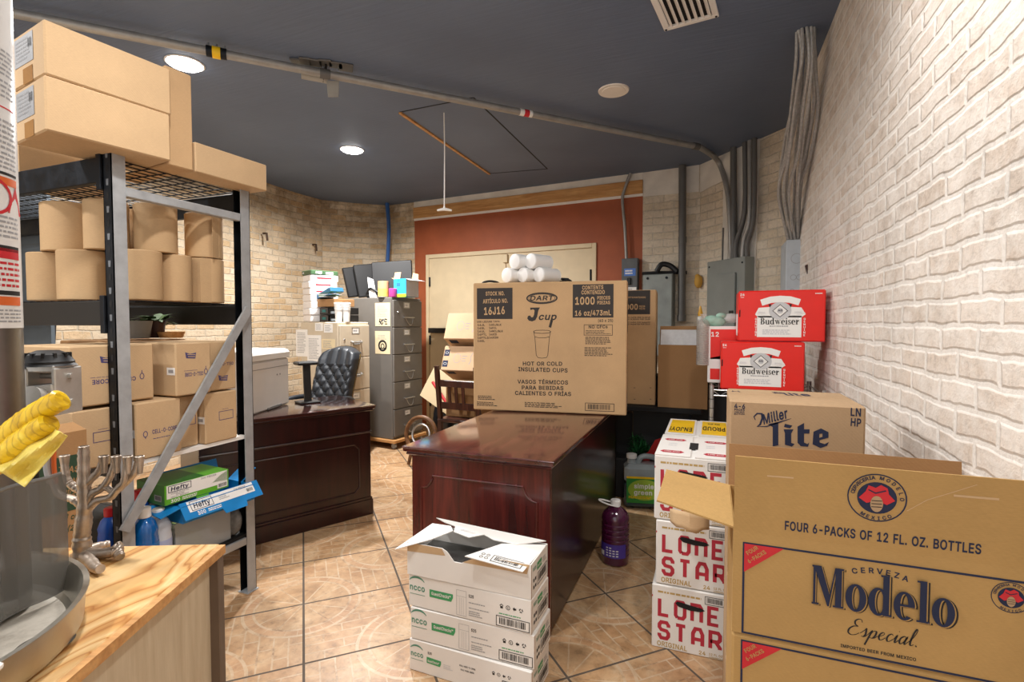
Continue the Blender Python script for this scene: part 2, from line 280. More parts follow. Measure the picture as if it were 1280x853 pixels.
    'p': '462|391,326 373,356 351,381 326,403 295,419 263,428 229,430 192,427 161,417 135,399 135,425 30,425 30,-143 137,-143 137,23 163,6 193,-5 229,-8 264,-6 297,5 325,20 352,40 374,67 391,98 403,133 411,171 411,253 403,290;294,276 304,236 304,188 301,167 286,132 265,107 238,95 203,95 175,107 164,117 146,147 137,187 137,237 140,259 154,293 175,316 187,324 220,330 238,328 252,324 278,305',
    'q': '462|395,425 290,425 290,398 263,417 233,427 196,430 161,428 128,418 99,403 73,381 51,356 34,326 21,290 13,253 13,171 21,133 34,97 51,67 73,41 98,20 128,5 161,-6 195,-8 232,-5 262,6 288,23 288,-143 395,-143;278,278 289,212 284,166 270,129 250,107 222,95 186,95 159,107 138,131 124,167 121,189 121,235 130,276 138,292 147,305 172,324 205,330 222,328 237,324 261,306',
    'r': '297|266,430 187,429 162,421 135,406 135,425 30,425 30,0 137,0 137,259 139,279 146,295 156,307 170,317 187,323 207,326 266,319',
    's': '403|355,297 335,350 317,377 293,400 263,416 215,429 158,429 131,423 82,402 46,369 34,346 26,323 24,297 27,267 38,239 55,215 80,195 143,171 227,149 238,142 244,127 241,116 230,104 202,93 182,91 156,94 137,102 125,115 108,157 8,134 19,88 30,65 45,46 81,15 63,28 104,4 155,-7 182,-8 213,-7 269,8 314,37 344,79 352,104 354,130 351,159 340,187 323,210 300,229 269,245 153,276 139,284 134,291 132,299 135,311 145,321 163,330 187,333 212,329 228,321 238,308 255,273',
    't': '265|227,425 149,425 149,517 42,517 42,425 -17,425 -17,327 42,327 42,115 45,82 57,53 76,27 103,9 133,-1 168,-4 241,5 221,100 156,99 150,106 149,122 149,327 227,327',
    'u': '448|380,425 273,425 273,177 270,150 263,131 251,116 237,105 220,99 200,96 166,104 154,114 145,127 139,145 137,425 30,425 31,129 38,98 48,71 64,48 82,28 128,3 155,-3 182,-5 213,-3 243,7 275,25 275,0 380,0',
    'v': '427|401,423 289,425 195,160 100,425 -13,423 147,0 242,0',
    'w': '605|575,424 462,425 399,186 333,425 235,425 169,188 104,425 -7,424 121,0 216,0 283,239 351,0 446,0',
    'x': '417|385,419 352,425 270,425 191,303 113,425 29,425 -4,419 10,389 127,218 2,36 -12,6 21,0 103,0 189,132 275,0 358,0 391,6 377,36 252,215 371,389',
    'y': '427|401,423 289,425 194,160 100,425 -13,423 139,22 121,-24 106,-41 89,-44 44,-37 18,-137 120,-143 149,-134 173,-119 195,-99 225,-44',
    'z': '418|356,425 25,425 25,323 209,323 19,77 19,0 362,0 362,102 169,102 356,346',
    '0': '491|406,426 388,465 366,499 337,525 305,546 267,558 227,562 186,558 149,546 116,525 88,499 65,465 87,497 65,465 47,426 34,381 27,331 27,223 34,173 47,128 65,89 87,56 116,29 149,9 118,27 149,9 186,-3 227,-7 268,-3 305,9 337,29 366,56 388,89 406,128 419,173 426,223 426,331 419,381;299,406 315,351 321,277 315,203 308,174 299,149 274,114 260,103 245,98 208,98 193,103 166,128 145,174 138,203 132,277 138,351 145,381 166,426 179,441 193,452 209,458 227,460 260,452 274,441',
    '1': '491|299,555 190,555 63,462 63,381 69,348 100,362 189,428 189,101 53,101 53,0 414,0 414,101 299,101',
    '2': '491|394,454 381,480 363,503 342,523 317,540 288,552 258,559 225,562 161,552 132,539 107,523 85,502 66,477 53,449 45,418 41,362 148,362 153,407 159,425 170,440 183,450 202,457 224,460 245,457 263,451 278,441 288,430 295,414 297,394 290,359 264,320 41,79 41,0 412,0 412,103 204,103 335,243 383,311 401,364 404,395 402,425',
    '3': '491|395,555 47,555 47,452 241,452 134,331 134,248 226,246 264,236 283,223 296,207 304,189 306,168 303,145 296,129 283,115 266,105 244,99 219,96 174,103 144,125 137,138 127,178 17,178 26,121 36,92 52,66 96,25 153,2 185,-5 218,-7 254,-5 319,14 347,31 371,52 389,76 405,104 413,135 416,168 414,200 404,230 391,257 371,283 346,304 317,320 270,333 395,475',
    '4': '491|343,550 311,555 234,555 17,187 17,105 259,105 259,0 366,0 366,105 436,105 436,209 366,209 366,364 259,364 259,209 147,209 331,520',
    '5': '491|389,555 75,555 42,256 134,245 156,261 196,275 217,277 242,274 263,265 280,251 294,233 303,202 305,185 302,160 294,138 281,121 264,107 244,99 221,96 201,98 183,104 169,114 149,140 140,176 34,176 40,123 50,96 64,70 83,48 129,13 158,2 189,-5 221,-7 257,-4 289,4 321,18 347,38 370,60 389,87 403,117 411,151 413,212 408,239 390,285 362,324 325,354 280,373 229,380 199,377 162,366 172,452 389,452',
    '6': '491|355,549 322,555 240,555 92,337 59,270 42,213 43,150 51,117 64,86 82,59 65,84 82,59 104,36 131,18 160,4 192,-4 226,-7 261,-4 291,4 321,17 348,35 370,58 388,85 401,113 410,146 412,180 410,214 390,274 373,300 352,321 327,338 269,358 231,360 341,519;301,205 304,180 301,156 293,135 282,118 267,106 248,97 226,94 205,97 186,106 170,118 159,136 151,156 148,181 151,206 158,226 170,242 186,255 204,262 226,265 248,263 267,254 282,242 293,225',
    '7': '491|414,555 39,555 39,452 288,452 76,33 66,4 97,0 179,0 414,467',
    '8': '491|395,461 363,508 342,527 289,553 258,560 226,562 194,560 163,553 110,527 71,486 57,460 50,432 47,403 50,372 59,344 74,318 100,290 86,282 63,257 44,228 30,182 29,158 31,128 41,98 55,72 75,49 98,29 76,47 98,29 126,13 157,2 190,-5 262,-5 295,2 327,13 354,29 378,49 397,72 412,98 421,128 424,158 417,206 390,257 365,282 352,290 378,318 393,344 402,372 405,403;311,181 314,162 311,143 304,127 292,115 275,104 254,98 208,96 177,104 160,115 148,127 141,143 138,162 141,181 149,199 162,214 179,225 201,232 226,235 251,232 273,225 290,214 303,199;294,416 296,399 294,380 287,365 277,353 263,344 247,338 206,338 188,344 175,353 165,365 158,380 156,399 158,416 165,431 175,443 187,451 205,457 226,460 265,451 279,443 288,431',
    '9': '491|402,439 388,468 370,495 348,519 322,537 293,551 260,559 226,562 192,559 160,551 105,520 83,497 65,471 51,442 43,408 41,375 43,341 50,310 63,281 80,255 101,234 125,217 154,204 185,197 221,195 111,36 97,6 130,0 212,0 360,218 394,284 404,313 412,370 410,404;301,399 304,373 301,349 293,329 282,312 267,300 248,292 226,289 205,292 186,300 159,329 152,350 148,375 151,399 159,419 171,436 186,449 205,458 226,460 248,458 267,449 282,436 293,419',
    '.': '226|160,91 144,113 122,128 95,134 69,127 47,113 31,91 27,64 31,38 46,15 69,0 95,-4 122,0 145,15 160,38 164,64',
    ',': '226|166,116 48,117 11,-119 101,-119',
    '-': '491|360,290 91,290 91,188 360,188',
    '/': '287|264,578 160,579 -15,-75 89,-76',
    '(': '311|267,582 236,585 164,585 140,544 124,509 97,433 71,309 66,230 76,125 89,72 107,19 129,-33 163,-96 236,-96 267,-93 210,47 189,112 178,171 174,230 184,332 201,407 226,481',
    ')': '311|164,472 134,543 111,585 37,585 6,582 47,481 72,407 89,332 99,230 90,143 75,82 51,14 6,-93 37,-96 111,-96 144,-34 183,69 197,122 205,177 206,268 196,350',
    '&': '486|433,270 327,270 325,224 320,202 252,285 291,314 308,333 324,352 336,376 345,400 347,428 342,463 328,494 306,522 277,542 253,552 227,558 173,558 123,542 93,521 71,493 60,471 54,447 52,421 55,388 77,338 103,302 45,251 26,223 14,191 11,156 13,127 22,99 34,73 22,97 34,73 52,49 74,30 99,15 129,2 162,-5 197,-7 251,0 305,20 326,33 353,0 438,0 471,7 456,38 395,112 419,160 426,186;259,113 242,103 218,96 193,92 171,95 153,101 129,122 122,137 122,170 138,196 168,221;236,441 239,427 235,409 221,391 186,365 166,396 162,408 160,422 165,443 179,455 201,461 218,458 229,451',
    '!': '234|162,90 147,112 125,128 98,132 72,128 49,113 35,90 28,64 35,38 49,15 72,0 98,-4 125,0 147,16 162,38 166,64;155,555 40,555 44,160 151,160',
    ':': '226|160,366 145,389 122,404 95,408 69,404 46,389 31,366 27,339 31,313 46,290 69,275 95,271 122,275 145,290 160,313 164,339;160,91 144,113 122,128 95,134 69,127 47,113 31,91 27,64 31,38 46,15 69,0 95,-4 122,0 145,15 160,38 164,64',
    '™': '462|417,555 339,555 298,458 257,555 4,555 4,480 59,480 59,326 138,326 138,480 170,480 179,480 179,326 258,326 258,363 274,326 322,326 338,363 338,326 417,326',
    'Í': '338|292,555 8,555 8,452 95,452 95,103 8,103 8,0 292,0 292,103 206,103 206,452 292,452;272,700 240,705 156,705 103,591 93,561 186,558 259,669',
    'É': '457|395,555 37,555 37,0 398,0 398,103 148,103 148,229 378,229 378,332 148,332 148,452 395,452;339,700 307,705 224,705 170,591 160,561 191,558 253,558 326,669',
    "'": '244|160,555 46,555 56,318 150,318',
    '+': '491|414,272 278,272 278,410 175,410 175,272 38,272 38,172 175,172 175,34 278,34 278,172 414,172',
}
def glyph(ch):
    """outlines of one sans letter; cap height 555"""
    if ch == ' ': return 270, []
    adv, body = GLYPHS.get(ch, GLYPHS['O']).split('|')
    return float(adv), [[tuple(float(q) for q in p.split(',')) for p in l.split(' ')] for l in body.split(';') if l]
_gm = {}
def text_mesh(body, bold=0.0, shear=0.0):
    k = (body, bold, shear)
    if k in _txt: return _txt[k]
    x = 0; vsx, fs = [], []
    for ch in body:
        if ch not in _gm:
            a_, ls = glyph(ch); _gm[ch] = (a_, *(fill2d([[(p[0]/1000, p[1]/1000) for p in l] for l in ls]) if ls else ([], [])))
        a_, v2, f2 = _gm[ch]; o = len(vsx)
        vsx += [(p[0]+x+shear*p[1], p[1]) for p in v2]; fs += [tuple(i+o for i in f) for f in f2]; x += a_/1000
    if not vsx: vsx = [(0, 0)]
    bb = (min(p[0] for p in vsx), max(p[0] for p in vsx), 0, 0)
    _txt[k] = (vsx, fs, bb); return _txt[k]
CAP = .555
class MB:
    def __init__(s, M=None): s.v = []; s.f = []; s.mi = []; s.mats = []; s.M = M
    def idx(s, m):
        if m not in s.mats: s.mats.append(m)
        return s.mats.index(m)
    def add(s, vs_, fs_, m):
        o = len(s.v); i = s.idx(m)
        s.v += [Vector(p) for p in vs_]; s.f += [tuple(a+o for a in f) for f in fs_]; s.mi += [i]*len(fs_)
        return s
    def box(s, x0, x1, y0, y1, z0, z1, m, b=0.0, X=None):
        if b <= 0:
            vv = [(x, y, z) for x in (x0, x1) for y in (y0, y1) for z in (z0, z1)]
            ff = [(0, 1, 3, 2), (4, 6, 7, 5), (0, 4, 5, 1), (2, 3, 7, 6), (0, 2, 6, 4), (1, 5, 7, 3)]
        else:
            vv, ff = [], []; id_ = {}
            lo, hi = (x0, y0, z0), (x1, y1, z1)
            for cx in (0, 1):
                for cy in (0, 1):
                    for cz in (0, 1):
                        c = (cx, cy, cz)
                        for ax in range(3):
                            p = []
                            for k in range(3):
                                e = hi[k] if c[k] else lo[k]
                                if k != ax: e += -b if c[k] else b
                                p.append(e)
                            id_[(c, ax)] = len(vv); vv.append(tuple(p))
            for ax in range(3):
                a1, a2 = (ax+1) % 3, (ax+2) % 3
                for sd in (0, 1):
                    q = []
                    for (p1, p2) in ((0, 0), (1, 0), (1, 1), (0, 1)):
                        c = [0, 0, 0]; c[ax] = sd; c[a1] = p1; c[a2] = p2; q.append(id_[(tuple(c), ax)])
                    ff.append(tuple(q) if sd else tuple(q[::-1]))
            for ax in range(3):
                a1, a2 = (ax+1) % 3, (ax+2) % 3
                for p1 in (0, 1):
                    for p2 in (0, 1):
                        c0 = [0, 0, 0]; c0[a1] = p1; c0[a2] = p2; c1 = list(c0); c1[ax] = 1; c0, c1 = tuple(c0), tuple(c1)
                        q = (id_[(c0, a1)], id_[(c1, a1)], id_[(c1, a2)], id_[(c0, a2)])
                        ff.append(q if (p1 == p2) else q[::-1])
            for cx in (0, 1):
                for cy in (0, 1):
                    for cz in (0, 1):
                        c = (cx, cy, cz); q = tuple(id_[(c, k)] for k in range(3)); ff.append(q if (cx+cy+cz) % 2 else q[::-1])
        if X is not None: vv = [X @ Vector(p) for p in vv]
        return s.add(vv, ff, m)
    def quad(s, a, b, c, d, m): return s.add([a, b, c, d], [(0, 1, 2, 3)], m)
    def slab(s, pts, nrm, th, m):
        """flat polygon pts given thickness th along -nrm"""
        nrm = Vector(nrm).normalized(); n = len(pts); P_ = [Vector(p) for p in pts]
        vv = P_ + [p - nrm*th for p in P_]
        ff = [tuple(range(n)), tuple(range(2*n-1, n-1, -1))] + [(i, i+n, (i+1) % n+n, (i+1) % n) for i in range(n)]
        return s.add(vv, ff, m)
    def lathe(s, prof, m, n=24, c=(0, 0, 0), X=None, caps=True, a0=0.0, a1=2*math.pi):
        """prof: (r, z) pairs"""
        full = abs(a1-a0-2*math.pi) < 1e-6; k = n if full else n+1
        vv = [(c[0]+r*math.cos(a0+(a1-a0)*i/n), c[1]+r*math.sin(a0+(a1-a0)*i/n), c[2]+z) for (r, z) in prof for i in range(k)]
        ff = []
        for j in range(len(prof)-1):
            for i in range(n):
                i2 = (i+1) % k
                ff.append((j*k+i, j*k+i2, (j+1)*k+i2, (j+1)*k+i))
        if full and caps:
            if prof[0][0] > 1e-6: ff.append(tuple(range(k-1, -1, -1)))
            if prof[-1][0] > 1e-6: ff.append(tuple((len(prof)-1)*k+i for i in range(k)))
        if X is not None: vv = [X @ Vector(p) for p in vv]
        return s.add(vv, ff, m)
    def tube(s, pts, r, m, n=10, closed=False, caps=True, flat=None):
        P_ = [Vector(p) for p in pts]; N = len(P_); rr = r if isinstance(r, (list, tuple)) else [r]*N
        vv = []; up = None
        for i in range(N):
            if closed: t = P_[(i+1) % N]-P_[i-1]
            else: t = P_[min(i+1, N-1)]-P_[max(i-1, 0)]
            t.normalize()
            if up is None:
                up = Vector((0, 0, 1)) if abs(t.z) < .9 else Vector((1, 0, 0))
            sd = t.cross(up).normalized(); up = sd.cross(t).normalized()
            for k in range(n):
                a = 2*math.pi*k/n
                vv.append(P_[i]+(sd*math.cos(a)+up*math.sin(a)*(flat or 1))*rr[i])
        ff = []
        for i in range(N if closed else N-1):
            j = (i+1) % N
            for k in range(n):
                k2 = (k+1) % n; ff.append((i*n+k, i*n+k2, j*n+k2, j*n+k))
        if caps and not closed: ff += [tuple(range(n-1, -1, -1)), tuple((N-1)*n+k for k in range(n))]
        return s.add(vv, ff, m)
    def bar(s, p0, p1, w, h, m, up=(0, 0, 1)):
        p0, p1 = Vector(p0), Vector(p1); t = (p1-p0); L = t.length; t.normalize()
        sd = t.cross(Vector(up)).normalized(); u = sd.cross(t)
        X = Matrix((sd, t, u)).transposed().to_4x4(); X.translation = p0
        return s.box(-w/2, w/2, 0, L, -h/2, h/2, m, X=X)
    def sphere(s, c, r, m, nu=12, nv=8, sc=(1, 1, 1)):
        prof = [(r*math.sin(math.pi*j/nv), -r*math.cos(math.pi*j/nv)) for j in range(nv+1)]
        X = Matrix.Translation(Vector(c)) @ Matrix.Diagonal((*sc, 1))
        return s.lathe(prof, m, nu, X=X, caps=False)
    def build(s, name, parent=None, loc=(0, 0, 0), rz=0.0, smooth=True, ang=32):
        me = bpy.data.meshes.new(name); me.from_pydata([tuple(p) for p in s.v], [], s.f)
        for m in s.mats: me.materials.append(m)
        me.polygons.foreach_set('material_index', s.mi)
        me.update()
        if smooth:
            me.polygons.foreach_set('use_smooth', [True]*len(me.polygons))
            me.set_sharp_from_angle(angle=R(ang))
        o = bpy.data.objects.new(name, me); COL.objects.link(o)
        o.location = loc; o.rotation_euler = (0, 0, rz)
        if parent is not None: o.parent = parent
        return o
class Face:
    """a printed face: o origin, u and v axes; ink lies a hair proud of the face"""
    def __init__(s, mb, o, u, v, X=None, eps=.0006):
        s.mb = mb; s.o = Vector(o); s.u = Vector(u).normalized(); s.v = Vector(v).normalized(); s.n = s.u.cross(s.v); s.X = X or Matrix(); s.e = eps; s.k = 1
    def p(s, a, b): return s.o + s.u*a + s.v*b + s.n*(s.e*s.k)
    def lay(s, k): s.k = k; return s
    def px(s, x, y):
        """where the photograph's pixel meets this face"""
        W_ = s.X; o = W_ @ s.o; n = (W_.to_3x3() @ s.n); d = ray(x, y)
        q = EYE + d*((o-EYE).dot(n)/d.dot(n)); q = W_.inverted() @ q - s.o
        return (q.dot(s.u), q.dot(s.v))
    def rect(s, a0, b0, a1, b1, m): s.mb.quad(s.p(a0, b0), s.p(a1, b0), s.p(a1, b1), s.p(a0, b1), m); return s
    def poly(s, pts, m): s.mb.add([s.p(*q) for q in pts], [tuple(range(len(pts)))], m); return s
    def fill(s, contours, m):
        v2, f2 = fill2d(contours); s.mb.add([s.p(*q) for q in v2], f2, m); return s
    def line(s, pts, w, m, closed=False):
        N = len(pts); P_ = [Vector((q[0], q[1])) for q in pts]; ww = w if isinstance(w, (list, tuple)) else [w]*N
        vv = []
        for i in range(N):
            if closed: a, b = P_[i-1], P_[(i+1) % N]
            else: a, b = P_[max(i-1, 0)], P_[min(i+1, N-1)]
            d1 = (P_[i]-a); d2 = (b-P_[i])
            if d1.length < 1e-9: d1 = d2
            if d2.length < 1e-9: d2 = d1
            d1.normalize(); d2.normalize(); t = d1+d2
            if t.length < 1e-6: t = d1.copy()
            t.normalize(); nn = Vector((-t.y, t.x)); c = max(.5, nn.dot(Vector((-d1.y, d1.x))))
            o = nn*(ww[i]/2/c); vv += [s.p(*(P_[i]+o)), s.p(*(P_[i]-o))]
        ff = [(2*i, 2*i+1, 2*((i+1) % N)+1, 2*((i+1) % N)) for i in range(N if closed else N-1)]
        s.mb.add(vv, ff, m); return s
    def frame(s, a0, b0, a1, b1, w, m): return s.line([(a0, b0), (a1, b0), (a1, b1), (a0, b1)], w, m, True)
    def oval(s, a, b, ra, rb, m, w=None, n=32, t0=0.0, t1=2*math.pi):
        full = abs(t1-t0-2*math.pi) < 1e-6
        pts = [(a+ra*math.cos(t0+(t1-t0)*i/n), b+rb*math.sin(t0+(t1-t0)*i/n)) for i in range(n if full else n+1)]
        return s.poly(pts, m) if w is None else s.line(pts, w, m, full)
    def text(s, body, a, b, h, m, w=None, al='C', bold=.0, shear=0.0, rot=0.0):
        """cap height h, anchored on the baseline at (a, b)"""
        v2, f2, bb = text_mesh(body, bold, shear); ky = h/CAP; kx = ky if w is None else w/max(1e-6, bb[1]-bb[0])
        x0 = bb[0] if al == 'L' else bb[1] if al == 'R' else (bb[0]+bb[1])/2
        c, sn = math.cos(rot), math.sin(rot); out = []
        for q in v2:
            x, y = (q[0]-x0)*kx, q[1]*ky
            out.append(s.p(a+x*c-y*sn, b+x*sn+y*c))
        s.mb.add(out, f2, m); return s
    def tpx(s, body, x0, y0, x1, y1, h, m, bold=0.0, shear=0.0):
        """lettering whose baseline runs between two photograph pixels, cap height h pixels"""
        A_ = s.px(x0, y0); B_ = s.px(x1, y1); C_ = s.px(x0, y0-h)
        d = (B_[0]-A_[0], B_[1]-A_[1])
        return s.text(body, A_[0], A_[1], abs(C_[1]-A_[1]), m, w=math.hypot(*d), al='L', bold=bold, shear=shear, rot=math.atan2(d[1], d[0]))
    def barcode(s, a0, b0, a1, b1, ink, paper=None, frame=True, seed=1):
        rd = random.Random(seed)
        if paper: s.rect(a0, b0, a1, b1, paper)
        k = s.k; s.k = k+1
        if frame: s.frame(a0, b0, a1, b1, (b1-b0)*.07, ink)
        m_ = (a1-a0)*.09; x = a0+m_; e = a1-m_; un = (e-x)/60
        while x < e-un*2:
            w = un*rd.choice((.7, 1, 1.6, 2.2)); s.rect(x, b0+(b1-b0)*.20, min(x+w, e), b1-(b1-b0)*.14, ink); x += w+un*rd.choice((.8, 1.1, 1.7))
        s.k = k; return s
    def lines(s, a0, b0, a1, b1, n, ink, fill=.5, seed=1):
        """small print too fine to read"""
        rd = random.Random(seed); st = (b1-b0)/n
        for i in range(n):
            y = b1-(i+1)*st; x = a0
            end = a0+(a1-a0)*rd.uniform(.7, 1)
            while x < end:
                w = rd.uniform(.04, .13)*(a1-a0); s.rect(x, y+st*.25, min(end, x+w), y+st*(.25+fill), ink); x += w+(a1-a0)*.02
        return s
def sm(ps, n=8):
    out = []; ps = [Vector(p) for p in ps]
    for i in range(len(ps)-1):
        p_, a_, b_, q_ = ps[max(i-1, 0)], ps[i], ps[i+1], ps[min(i+2, len(ps)-1)]
        for k in range(n):
            s_ = k/n; out.append(.5*((2*a_)+(b_-p_)*s_+(2*p_-5*a_+4*b_-q_)*s_*s_+(3*a_-p_-3*b_+q_)*s_**3))
    out.append(ps[-1]); return out
def thing(name, label, cat, loc=(0, 0, 0), rz=0.0, group=None):
    o = bpy.data.objects.new(name, None); COL.objects.link(o); o.empty_display_size = .05
    o.location = loc; o.rotation_euler = (0, 0, rz)
    return tag(o, label, cat, group)
def tag(o, label, cat, group=None):
    o['label'] = label; o['category'] = cat
    if group: o['group'] = group
    return o
def struct(o): o['kind'] = 'structure'; return o
def XF(loc, rz): return Matrix.Translation(Vector(loc)) @ Matrix.Rotation(rz, 4, 'Z')

# ---------------------------------------------------------------- palette
KRAFT = cardboard('kraft_board', '#c3a077'); KRAFT2 = cardboard('kraft_board_pale', '#c5a680'); KRAFT3 = cardboard('kraft_board_dark', '#a17a52')
KRAFT_M = cardboard('kraft_board_golden', '#b08d58'); KRAFT_L = cardboard('kraft_board_grey', '#ae9170')
INK = plain('black_ink', '#1d1a1a', .7); NAVY = plain('navy_ink', '#16203e', .75); RED = plain('red_ink', '#c4202b', .6); PURP = plain('violet_ink', '#4a4370', .7)
BOXW = plain('white_board', '#e4e1dc', .5, var=.03); LSRED = plain('crimson_ink', '#b3293c', .6); GOLD = plain('tan_ink', '#b99b5e', .6); YEL = plain('yellow_sticker', '#f2c511', .45)
BUDRED = plain('red_carton', '#e2231a', .38, var=.05); WHITE = plain('white_paper', '#eceae6', .6, var=.03); GREY = plain('grey_ink', '#9a9a9c', .6); PALEGREY = plain('pale_grey_ink', '#c9c9cb', .6)
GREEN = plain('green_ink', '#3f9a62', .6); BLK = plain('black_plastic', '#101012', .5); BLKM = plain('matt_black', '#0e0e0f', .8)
STEEL = metal_mat('galvanised_steel', '#a9abad', .5, .2, metal=.25); STEELD = metal_mat('dark_steel', '#33363b', .5, .3); CHROME = metal_mat('chrome', '#bdbdbd', .36); ALU = metal_mat('cast_aluminium', '#c9c7c2', .36, .2, metal=.6)
CONDUIT = metal_mat('grey_conduit', '#a09e9a', .42, .2, metal=.45); CONDUITD = plain('painted_dark_pipe', '#636260', .5, .2); NICKEL = metal_mat('antique_nickel', '#b8aa9c', .36, .35, 30, metal=.7)
PANEL = plain('grey_enamel', '#858a86', .5, var=.12, scale=5); PANELD = plain('dark_grey_enamel', '#585b5d', .5); PANELL = plain('light_grey_enamel', '#bcc4ca', .5)
FILEG = plain('file_grey', '#6f6b66', .42, var=.06); FILEB = plain('file_beige', '#cbbda6', .5, var=.06)
CREAM = plain('cream_paint', '#dcc8a4', .55, var=.05); TERRA = plain('terracotta_paint', '#a2532f', .62, var=.13, scale=5, bump=.1); BEAM = wood_mat('raw_timber', '#b07a44', '#d5a469', .7, 0)
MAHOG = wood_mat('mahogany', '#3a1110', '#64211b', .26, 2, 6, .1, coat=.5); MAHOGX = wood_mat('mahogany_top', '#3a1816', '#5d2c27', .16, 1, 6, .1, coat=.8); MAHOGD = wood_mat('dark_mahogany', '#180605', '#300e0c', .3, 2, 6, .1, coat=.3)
MAHOGT = wood_mat('dark_mahogany_top', '#22100e', '#3f211d', .14, 0, 6, .1, coat=.8)
WALNUT = wood_mat('walnut', '#2a1510', '#4a271c', .35, 2, 7)
PLASTER = plain('old_plaster', '#ded8ce', .85, var=.14, scale=6, bump=.2)
BRICK_R = brick_mat('whitewashed_brick', '#d9cabb', '#e8ded3', '#ece6de', bw=.20, rh=.066, ms=.012, stain=.25, stain_z=3.0, distort=.014, wash=(.40, .64, .8), bumpk=.42)
BRICK_B = brick_mat('tan_brick', '#cdb08a', '#e2d4bd', '#cfc1aa', bw=.20, rh=.070, distort=.015, stain=.85, stain_z=2.55, stain_c='#6e5a45', ms=.008)
BRICK_C = brick_mat('pale_tan_brick', '#dfcfb6', '#ebdfcc', '#e0d5c4', stain=.6, stain_z=2.7, ms=.007, stain_c='#8a7a66')

# ---------------------------------------------------------------- room shell
HC = 2.9
def wall(name, pts, z0, z1, m, th=.08):
    bmv, uvs, fs = [], [], []; u = 0.0; N = len(pts)
    nr = []
    for i in range(N):
        a, b = Vector(pts[max(i-1, 0)]), Vector(pts[min(i+1, N-1)]); t = (b-a).normalized(); nr.append(Vector((-t.y, t.x)))
    for i, p in enumerate(pts):
        if i: u += (Vector(pts[i])-Vector(pts[i-1])).length
        q = Vector(p)+nr[i]*th
        for (x, y, z) in ((p[0], p[1], z0), (p[0], p[1], z1), (q.x, q.y, z1), (q.x, q.y, z0)): bmv.append((x, y, z)); uvs.append((u, z))
    for i in range(N-1):
        for k in range(4):
            k2 = (k+1) % 4; fs.append((i*4+k, (i+1)*4+k, (i+1)*4+k2, i*4+k2))
    fs += [(0, 1, 2, 3), ((N-1)*4+3, (N-1)*4+2, (N-1)*4+1, (N-1)*4)]
    me = bpy.data.meshes.new(name); me.from_pydata(bmv, [], fs); me.materials.append(m)
    lay = me.uv_layers.new(name='UVMap')
    for l in me.loops: lay.data[l.index].uv = uvs[l.vertex_index]
    o = bpy.data.objects.new(name, me); COL.objects.link(o); return struct(o)
XR = .565
BL, BR = (-3.648, 5.839), (-.692, 5.567); CA, CB = (-.123, 5.496), (XR, 4.67)
b = MB(); b.box(-5.2, 1.1, -1.6, 6.6, -.08, 0, floor_mat()); struct(b.build('floor', smooth=False))
n = NT('slate_ceiling_paint'); tc = n.n('ShaderNodeTexCoord').outputs['Object']
no = n.n('ShaderNodeTexNoise', i_Vector=tc, i_Scale=1.3, i_Detail=5.0)
st = n.n('ShaderNodeTexNoise', i_Vector=n.n('ShaderNodeMapping', i_Vector=tc, i_Rotation=(0, 0, R(40)), i_Scale=(3, 60, 1)).outputs[0], i_Scale=1.0, i_Detail=5.0, i_Distortion=.4)
n.base(n.ramp(no.outputs[0], [(.3, lin('#5a6880')), (.7, lin('#67768f'))]), .62); n.bump(st.outputs[0], .30, .01)
b = MB(); b.box(-5.2, 1.1, -1.0, 6.6, HC, HC+.08, n.m); struct(b.build('ceiling', smooth=False))
wall('wall_left', [(-4.62, -1.0), (-4.62, 2.0), (-4.644, 4.0), (-4.70, 4.55), (-4.72, 4.9), (-4.687, 5.293)], 0, HC, BRICK_B)
wall('wall_corner_left', [(-4.687, 5.293), (-4.40, 5.60), (-4.078, 5.869)], 0, HC, BRICK_B)
wall('wall_back_left', [(-4.078, 5.869), BL], 0, HC, BRICK_B)
wall('wall_back_right', [BR, CA], 0, HC, BRICK_C)
wall('wall_corner_right', [CA, CB], 0, HC, BRICK_C)
wall('wall_right', [CB, (XR, -1.0)], 0, HC, BRICK_R)
# the red painted wall with the double door
ab = math.atan2(BR[1]-BL[1], BR[0]-BL[0]); LB = math.hypot(BR[0]-BL[0], BR[1]-BL[1]); XB = XF((*BL, 0), ab)
fb = Face(MB(), (0, 0, 0), (1, 0, 0), (0, 0, 1), XB)
zb0 = fb.px(660, 258)[1]; zb1 = fb.px(660, 243)[1]; zr = fb.px(660, 261)[1]
du0, dzt = fb.px(533, 319); du1, _ = fb.px(746, 306)
b = MB(); b.box(0, LB, 0, .08, 0, zr, TERRA); struct(b.build('wall_back', None, (*BL, 0), ab))
b = MB(); b.box(0, LB, -.012, .08, zb1, HC, PLASTER); struct(b.build('trim_1', None, (*BL, 0), ab))
b = MB(); b.box(0, LB, -.03, .08, zb0, zb1, BEAM, .003); b.box(0, LB, -.012, .08, zr, zb0, WHITE); struct(b.build('trim_2', None, (*BL, 0), ab))
door = thing('door_1', 'cream double door set in the red wall', 'door', (*BL, 0), ab); del door['label'], door['category']; struct(door)
b = MB(); fw_ = .05
for (x0, x1, z0, z1) in ((du0, du0+fw_, 0, dzt), (du1-fw_, du1, 0, dzt), (du0+fw_, du1-fw_, dzt-fw_, dzt)): b.box(x0, x1, -.02, .0, z0, z1, CREAM, .004)
b.build('door_frame', door)
mid = fb.px(633, 320)[0]
for x0, x1 in ((du0+fw_, mid-.004), (mid+.004, du1-fw_)):
    b = MB(); b.box(x0, x1, -.010, 0, .01, dzt-fw_-.004, CREAM, .003); lf = b.build('door_leaf', door)
    h = MB()
    hx = x0+.012 if x0 < mid-.1 else x1-.012
    for hz in (dzt-.35, 1.1, .3): h.tube([(hx, -.02, hz-.06), (hx, -.02, hz+.06)], .011, STEELD, 8)
    h.build('hinge', lf)
